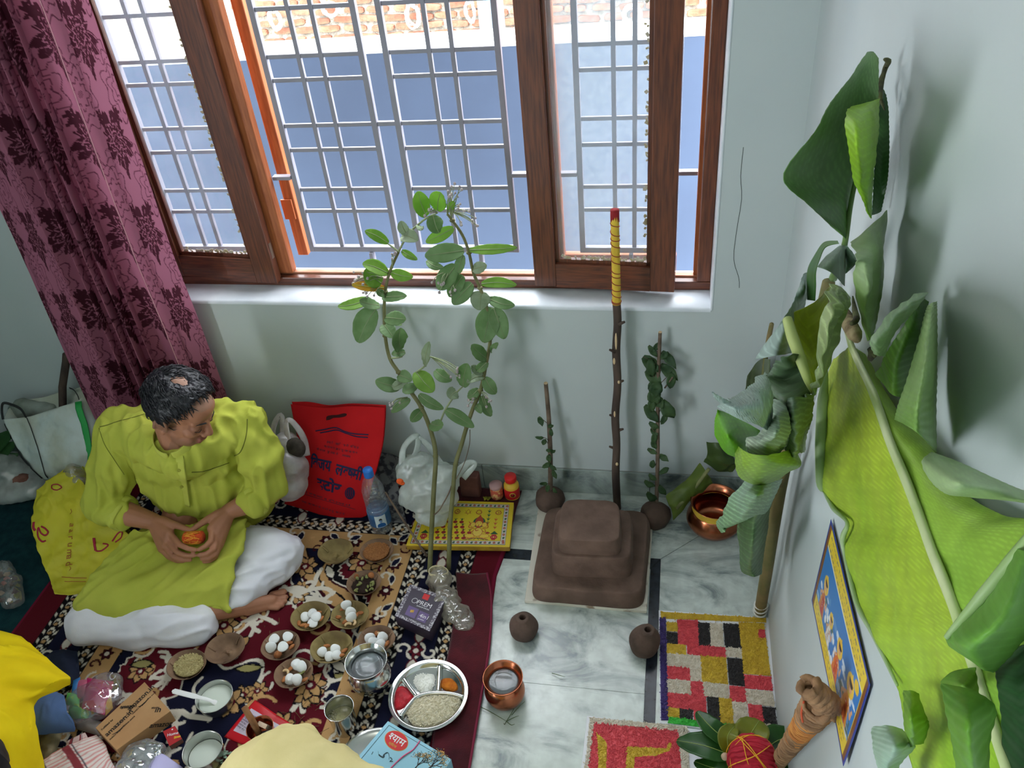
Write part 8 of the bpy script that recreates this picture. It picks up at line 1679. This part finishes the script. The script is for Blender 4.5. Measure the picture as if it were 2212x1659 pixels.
# white woven sack bags
M_sack = mat('white_woven_sack', (206, 218, 216), .7, c2=(186, 190, 172), vs=7, bump=.6, bs=26, bd=.006); M_strap = mat('black_webbing', (40, 42, 42), .8); M_gtape = mat('green_tape', (40, 160, 74), .5)
sk1 = thing('sack_bag', 'large white woven sack bag with dark straps and a green edge', 'bag', fl(110, 1010, .008))
def skp(px, py):
    t = np.interp(py, [865, 1030], [0, 1]); return bw(px, py, .10+.13*t)
rows = [[(8, 905), (60, 900), (110, 885), (168, 867)], [(30, 945), (80, 938), (130, 925), (180, 910)], [(55, 985), (100, 975), (145, 962), (192, 950)], [(80, 1020), (110, 1012), (150, 1000), (196, 985)], [(98, 1034), (125, 1036), (160, 1030), (196, 1015)]]
G = patch([[skp(*q) for q in r] for r in rows], 46, 46); G[..., 1] -= .03*np.outer(np.sin(np.linspace(0, PI, 46)), np.sin(np.linspace(.3, PI-.3, 46))); G += (noise3(G, 17, 5)-.5)[..., None]*np.array([.004, -.024, .008]); G[..., 2] = np.maximum(G[..., 2], .012); mb = MB(); mb.grid(G); sf = part('front_panel', mb, M_sack, sk1, True, solid=.0015)
Gb = G.copy(); Gb[..., 1] = np.minimum(Gb[..., 1]+.10, -.02); Gb[..., 2] += .012; mb = MB(); mb.grid(Gb); part('back_panel', mb, M_sack, sk1, True, solid=.0015)
mb = MB(); mb.grid(np.stack([G[:, -1]+np.array([.0, .0, .001]), (G[:, -1]+Gb[:, -1])/2+np.array([.012, 0, 0]), Gb[:, -1]], 1)); part('side_gusset', mb, M_sack, sk1, True, solid=.0015); mb = MB(); mb.grid(np.stack([G[:, 0], (G[:, 0]+Gb[:, 0])/2+np.array([-.012, 0, 0]), Gb[:, 0]], 1)); part('side_gusset', mb, M_sack, sk1, True, solid=.0015)
mb = MB(); mb.tube([Vector(p)+V(.002, -.003, 0) for p in G[::4, -1]], [(.001, .013)]*len(G[::4]), 8, flat=(.2, -1, .2)); part('green_edge', mb, M_gtape, sk1, True)
ss = surf(sf)
for P in ([(6, 903), (12, 918), (28, 950), (45, 985), (70, 1012), (92, 1032)], [(58, 900), (68, 925), (82, 965), (92, 1000), (98, 1022), (104, 1030)]):
    mb = MB(); pts = [ss(a, b, .003)[0] for a, b in spl(np.array(P, float), 26)]; mb.tube(pts, [(.0012, .0075)]*26, 8, flat=(.2, -1, .4)); part('strap', mb, M_strap, sk1, True)
mb = MB(); mb.tube([ss(8, 906, .003)[0], skp(4, 888), skp(8, 873)+V(0, 0, .004), skp(22, 878)+V(0, .01, 0), skp(45, 884)+V(0, .0, 0), ss(58, 902, .003)[0]], [(.0012, .005)]*6, 8, flat=(.2, -1, .3), smooth=5); part('strap', mb, M_strap, sk1, True)
mb = MB(); mb.tube([bw(150, 838, .06), bw(160, 843, .07), bw(168, 855, .08), bw(172, 868, .09)], [(.0012, .004)]*4, 8, flat=(0, -1, 0), smooth=4); mb.tube([bw(133, 862, .06), bw(129, 850, .06), bw(132, 840, .06)], .003, 6, smooth=3); part('strap', mb, M_strap, sk1, True)
sk2 = thing('plastic_sack', 'pale plastic sack with brown contents at the left edge', 'bag', fl(40, 1060, .008)); mb = MB()
for c, r in ((fl(35, 1050, .05), (.13, .08, .05)), (fl(10, 1020, .08), (.10, .08, .07)), (fl(75, 1030, .05), (.06, .06, .045))): mb.ell(c, r, None, 18, 12)
fused('sack_film', mb, M_pwhite, sk2, .007, 4, bagfn(.02, 13, 41, .009)); part('brown_contents', MB().ell(fl(48, 1040, .075), (.05, .035, .03), None, 16, 10).ell(fl(20, 1062, .03), (.06, .03, .025), None, 14, 8), mat('brown_contents', (150, 104, 90), .8, c2=(116, 74, 62), vs=40), sk2, True)
mb = MB(); mb.ell(bw(70, 890, .06), (.10, .035, .055), None, 18, 12); mb.ell(bw(100, 895, .07), (.06, .035, .045), None, 18, 12)
tag(fused('cloth_bundle', mb, mat('dusty_grey_sack', (150, 158, 150), .8, c2=(120, 128, 116), vs=12), None, .007, 4, bagfn(.02, 14, 44, .009, -.014)), 'dusty grey sack bundle behind the white woven bag', 'bundle')
mb = MB()
for k in range(6): leafmesh(mb, bw(-40+6*k, 985+14*k, .10), bw(30+3*k, 930+26*k, .12), .07, V(0, -1, .3), .1)
tag(part('banana_leaf_piece', mb, mat('dark_green_leaf_piece', (34, 70, 34), .6, c2=(50, 92, 44), vs=14), None, True, solid=.001), 'dark green leaves bundled at the extreme left edge', 'leaf', None, 'stuff')
# clear jar-like packet at the left
pk = thing('clear_packet', 'clear plastic packet of pinkish pieces on the teal carpet', 'packet', fl(15, 1285, .008)); mb = MB(); mb.capsule(fl(5, 1235, .035), fl(28, 1295, .03), .036, .034); mb.ell(fl(15, 1265, .035), (.045, .05, .035))
fused('packet_film', mb, film('clear_wrap_film', (214, 214, 214), .25, .08, .22, vs=30), pk, .005, 3, bagfn(.012, 30, 51, .0085)); rr = random.Random(8)
for k in range(16):
    c = fl(15+rr.uniform(-16, 14), 1272+rr.uniform(-34, 26), .03+rr.uniform(-.01, .012)); mb = MB(); mb.box(c, (rr.uniform(.014, .024), rr.uniform(.012, .02), rr.uniform(.006, .012)), Matrix.Rotation(rr.uniform(0, 3), 3, 'Z') @ Matrix.Rotation(rr.uniform(-.6, .6), 3, 'X'), .002); part('piece', mb, rr.choice((M_rb, mat('pink_piece', (196, 110, 100), .6), mat('tan_piece', (196, 160, 130), .6), mat('dark_piece', (60, 50, 44), .7))), pk)

# ================================================================== lower left: packets and cloths
M_film2 = film('glossy_clear_film', (222, 214, 226), .22, .06, .22, vs=30)
rg = thing('colour_powder_pack', 'clear bag of pink and green colour powder packets', 'packet', fl(200, 1520, RZ)); mb = MB()
def pillow(nm, pix, z, th, m, par, seed, sc_=1.):
    P = [fl(a, b, z) for a, b in pix]; N = 22; Uc, Vc = np.meshgrid(np.linspace(0, 1, N), np.linspace(0, 1, N)); A_ = [np.array(p) for p in P]
    G = A_[0]*((1-Uc)*(1-Vc))[..., None]+A_[1]*(Uc*(1-Vc))[..., None]+A_[2]*(Uc*Vc)[..., None]+A_[3]*((1-Uc)*Vc)[..., None]; b = (np.sin(PI*Uc)*np.sin(PI*Vc))**.5; n = noise3(G, 40, seed)-.5
    T_ = G.copy(); T_[..., 2] += th*b+n*.006*b; B_ = G.copy(); B_[..., 2] = np.maximum(G[..., 2]-th*.6*b, RZ+.003); mb = MB(); mb.grid(T_); mb.grid(B_[:, ::-1]); return part(nm, mb, m, par, True), T_
M_pink = mat('magenta_packet', (206, 28, 110), .35, bump=.2, bs=30, bd=.004)
pinko, Tp = pillow('pink_packet', [(188, 1464), (246, 1472), (226, 1545), (176, 1530)], .045, .018, M_pink, rg, 3)
pillow('green_packet', [(150, 1525), (196, 1532), (188, 1560), (148, 1550)], .03, .018, mat('green_powder', (96, 180, 90), .5), rg, 4); pillow('bright_green_packet', [(145, 1496), (172, 1500), (172, 1528), (142, 1522)], .035, .014, mat('bright_green_powder', (120, 220, 110), .5), rg, 5); pillow('rose_packet', [(166, 1470), (200, 1466), (196, 1512), (166, 1508)], .04, .014, mat('rose_packet', (214, 110, 140), .4), rg, 6)
pillow('blue_packet', [(158, 1470), (174, 1462), (166, 1500), (154, 1500)], .042, .008, mat('blue_packet', (46, 120, 190), .4), rg, 7); pillow('grey_pouch', [(160, 1545), (225, 1560), (215, 1590), (165, 1575)], RZ+.012, .02, mat('grey_pouch', (120, 112, 108), .6), rg, 8); pillow('gold_sticker', [(226, 1520), (240, 1500), (244, 1530), (228, 1546)], .045, .006, M_gold, rg, 9)
psf = surf(pinko); p0, p1 = psf(193, 1532, .004)[0], psf(240, 1476, .004)[0]; nn = psf(215, 1505)[1]; xd = (p1-p0); yd = nn.cross(xd); text('Rangoli C', .030, M_wht, rg, p0, xd, yd, 'lettering', 0, .0003, shear=.3); text('Creation T', .012, M_wht, rg, p0-yd.normalized()*.018+xd*.25, xd, yd, 'lettering', 0, .0003)
mb = MB(); mb.ell(fl(200, 1515, .045), (.085, .065, .04), Matrix.Rotation(.5, 3, 'Z')); mb.ell(fl(225, 1490, .045), (.05, .06, .03)); fused('clear_film', mb, M_film2, rg, .006, 3, bagfn(.014, 24, 61, RZ+.003))
def cloth(nm, lb, cat_, rows, m, seed, th=.004, amp=.008, col=None, freq=16, M=40, N=40):
    G = patch([[fl(*q) for q in r] for r in rows], M, N); G[..., 2] += amp*(noise3(G, freq, seed)-.5)+amp*.6*(1-np.abs(noise3(G, freq*1.5, seed+1)-.5)*2)**4; G[..., 2] = np.maximum(G[..., 2], RZ+.004); mb = MB(); mb.grid(G); o = part(nm, mb, m, None, True, solid=th); 
    if col is not None: Uc, Vc = np.meshgrid(np.linspace(0, 1, N), np.linspace(0, 1, M)); vcol(o, col(Uc, Vc).reshape(-1, 3))
    return tag(o, lb, cat_)
cl = cloth('blue_cushion', 'slate blue cloth with stitched hem under the yellow garment', 'cloth', [[(60, 1480, .08), (100, 1490, .10), (140, 1508, .09)], [(60, 1520, .10), (105, 1525, .11), (146, 1540, .09)], [(60, 1560, .09), (108, 1562, .09), (160, 1562, .06)], [(62, 1590, .05), (110, 1583, .05), (163, 1578, .035)]], mat('slate_blue_cloth', (84, 112, 160), .85, bump=.3, bs=300, bd=.001), 3, .012)
mb = MB(); mb.tube([fl(62, 1584, .066), fl(110, 1576, .064), fl(160, 1571, .05)], .0012, 5, smooth=4); part('hem_stitch', mb, mat('dark_blue_stitch', (50, 66, 110), .8), cl, True)
cloth('navy_cloth', 'dark navy cloth lying behind the yellow garment', 'cloth', [[(95, 1420, .03), (130, 1405, .035), (168, 1410, .02)], [(110, 1450, .035), (145, 1445, .04), (172, 1450, .02)], [(120, 1490, .03), (150, 1480, .03), (170, 1475, .014)]], mat('dark_navy_cloth', (30, 38, 62), .9), 5)
cloth('khaki_cloth', 'crumpled khaki cloth under the blue cushion', 'cloth', [[(80, 1570, .03), (110, 1575, .035), (138, 1575, .02)], [(85, 1610, .03), (112, 1608, .035), (130, 1600, .015)], [(90, 1650, .02), (105, 1645, .02), (120, 1630, .012)]], mat('khaki_cloth', (146, 134, 102), .85, c2=(90, 80, 60), vs=20), 7)
WH, PKs, DR, GR = [np.array(lin(c)[:3]) for c in ((228, 216, 212), (216, 150, 148), (140, 54, 62), (70, 66, 80))]
def stripes(U, W_):
    C = np.tile(WH, U.shape+(1,)); C[((U*22) % 1 < .3)] = PKs
    for c in (.30, .62): C[np.abs(W_-c) < .045] = DR; C[np.abs(W_-c-.07) < .008] = GR; C[np.abs(W_-c-.056) < .006] = WH
    return C
def stripes2(U, W_):
    C = np.tile(WH, U.shape+(1,)); C[((W_*16) % 1 < .35)] = PKs
    for c in (.22, .62): C[np.abs(U-c) < .045] = DR; C[np.abs(U-c-.07) < .008] = GR
    return C
cloth('striped_towel', 'folded white towel with pink and maroon stripes', 'towel', [[(60, 1668, .03), (100, 1640, .045), (150, 1612, .045), (208, 1588, .04)], [(62, 1700, .035), (115, 1670, .05), (170, 1640, .05), (228, 1610, .04)], [(80, 1740, .035), (140, 1720, .05), (200, 1690, .045), (240, 1645, .03)], [(120, 1780, .03), (180, 1760, .045), (230, 1720, .04), (256, 1670, .015)]], mat('striped_towel', (255, 255, 255), .9, attr=True, bump=.4, bs=300, bd=.001), 9, .006, .008, stripes2, 18, 60, 60)
cloth('striped_towel_fold', 'upper fold of pink striped towel by the khaki cloth', 'towel', [[(148, 1602, .018), (170, 1590, .026), (184, 1584, .02)], [(142, 1620, .02), (168, 1606, .03), (190, 1596, .022)], [(140, 1636, .016), (165, 1622, .022), (186, 1608, .016)]], mat('striped_fold', (255, 255, 255), .9, attr=True), 10, .005, .004, stripes2)
M_foil = mat('silver_foil', (196, 200, 206), .22, 1., bump=1., bs=60, bd=.01)
fo_ = crumpled('silver_foil_wrap', [(fl(300, 1635, .03), (.05, .045, .028), None), (fl(330, 1618, .03), (.035, .02, .024), None), (fl(285, 1660, .03), (.05, .04, .03), None)], film('silvery_film', (200, 204, 210), .5, .08, .35, vs=40), None, .022, .0045, 13, 1, 34, RZ+.003); tag(fo_, 'crumpled silvery clear packet beside the lilac paper', 'packet')
mb = MB(); G = patch([[fl(333, 1612, .045), fl(345, 1608, .048)], [fl(334, 1625, .042), fl(349, 1620, .045)], [fl(336, 1636, .035), fl(348, 1634, .035)]], 16, 8); G[..., 2] += .006*noise3(G, 60, 3); mb.grid(G); part('foil_strip', mb, M_foil, fo_, True, solid=.0008)
M_lilac = mat('lilac_paper', (190, 184, 226), .85)
mb = MB()
cloth('lilac_paper', 'folded lilac paper sheets at the bottom edge', 'paper', [[(318, 1655, .03), (345, 1628, .04), (375, 1644, .035), (400, 1662, .02)], [(312, 1690, .03), (345, 1680, .04), (380, 1690, .03), (410, 1700, .02)]], M_lilac, 21, .001, .002, None, 10, 10, 14)
cloth('lilac_paper_slip', 'second lilac paper slip tucked below the folded one', 'paper', [[(310, 1648, .018), (326, 1656, .02), (350, 1672, .02)], [(300, 1690, .018), (326, 1700, .02), (350, 1710, .02)]], M_lilac, 22, .001, .002, None, 10, 10, 10)
mb = MB(); rr = random.Random(21)
for k in range(34):
    c = fl(490+rr.uniform(-14, 14), 1636+rr.uniform(-11, 12), RZ+.006+rr.uniform(0, .012)); leafmesh(mb, c, c+V(rr.uniform(-.014, .014), rr.uniform(-.014, .014), rr.uniform(-.003, .008)), .008, V(0, 0, 1), .3)
tag(part('dried_herb', mb, mat('grey_green_herb', (146, 168, 146), .8, c2=(110, 134, 116), vs=60), None, True, solid=.0006), 'small clump of grey green dried herb by the milk bowl', 'herb', None, 'stuff')
mb = MB(); rr = random.Random(33)
for k in range(46):
    px, py = rr.choice(((700, 1560), (660, 1590), (560, 1330), (690, 1500), (640, 1560), (900, 1470))); a = fl(px+rr.uniform(-50, 50), py+rr.uniform(-40, 40), RZ+.004); d = V(rr.uniform(-.03, .03), rr.uniform(-.03, .03), 0); mb.tube([a, a+d*.5+V(0, 0, .003), a+d], .0006, 4)
tag(part('grass_clippings', mb, mat('olive_grass', (110, 104, 62), .9), None, True), 'thin dry grass clippings scattered on the carpet', 'grass', None, 'stuff')
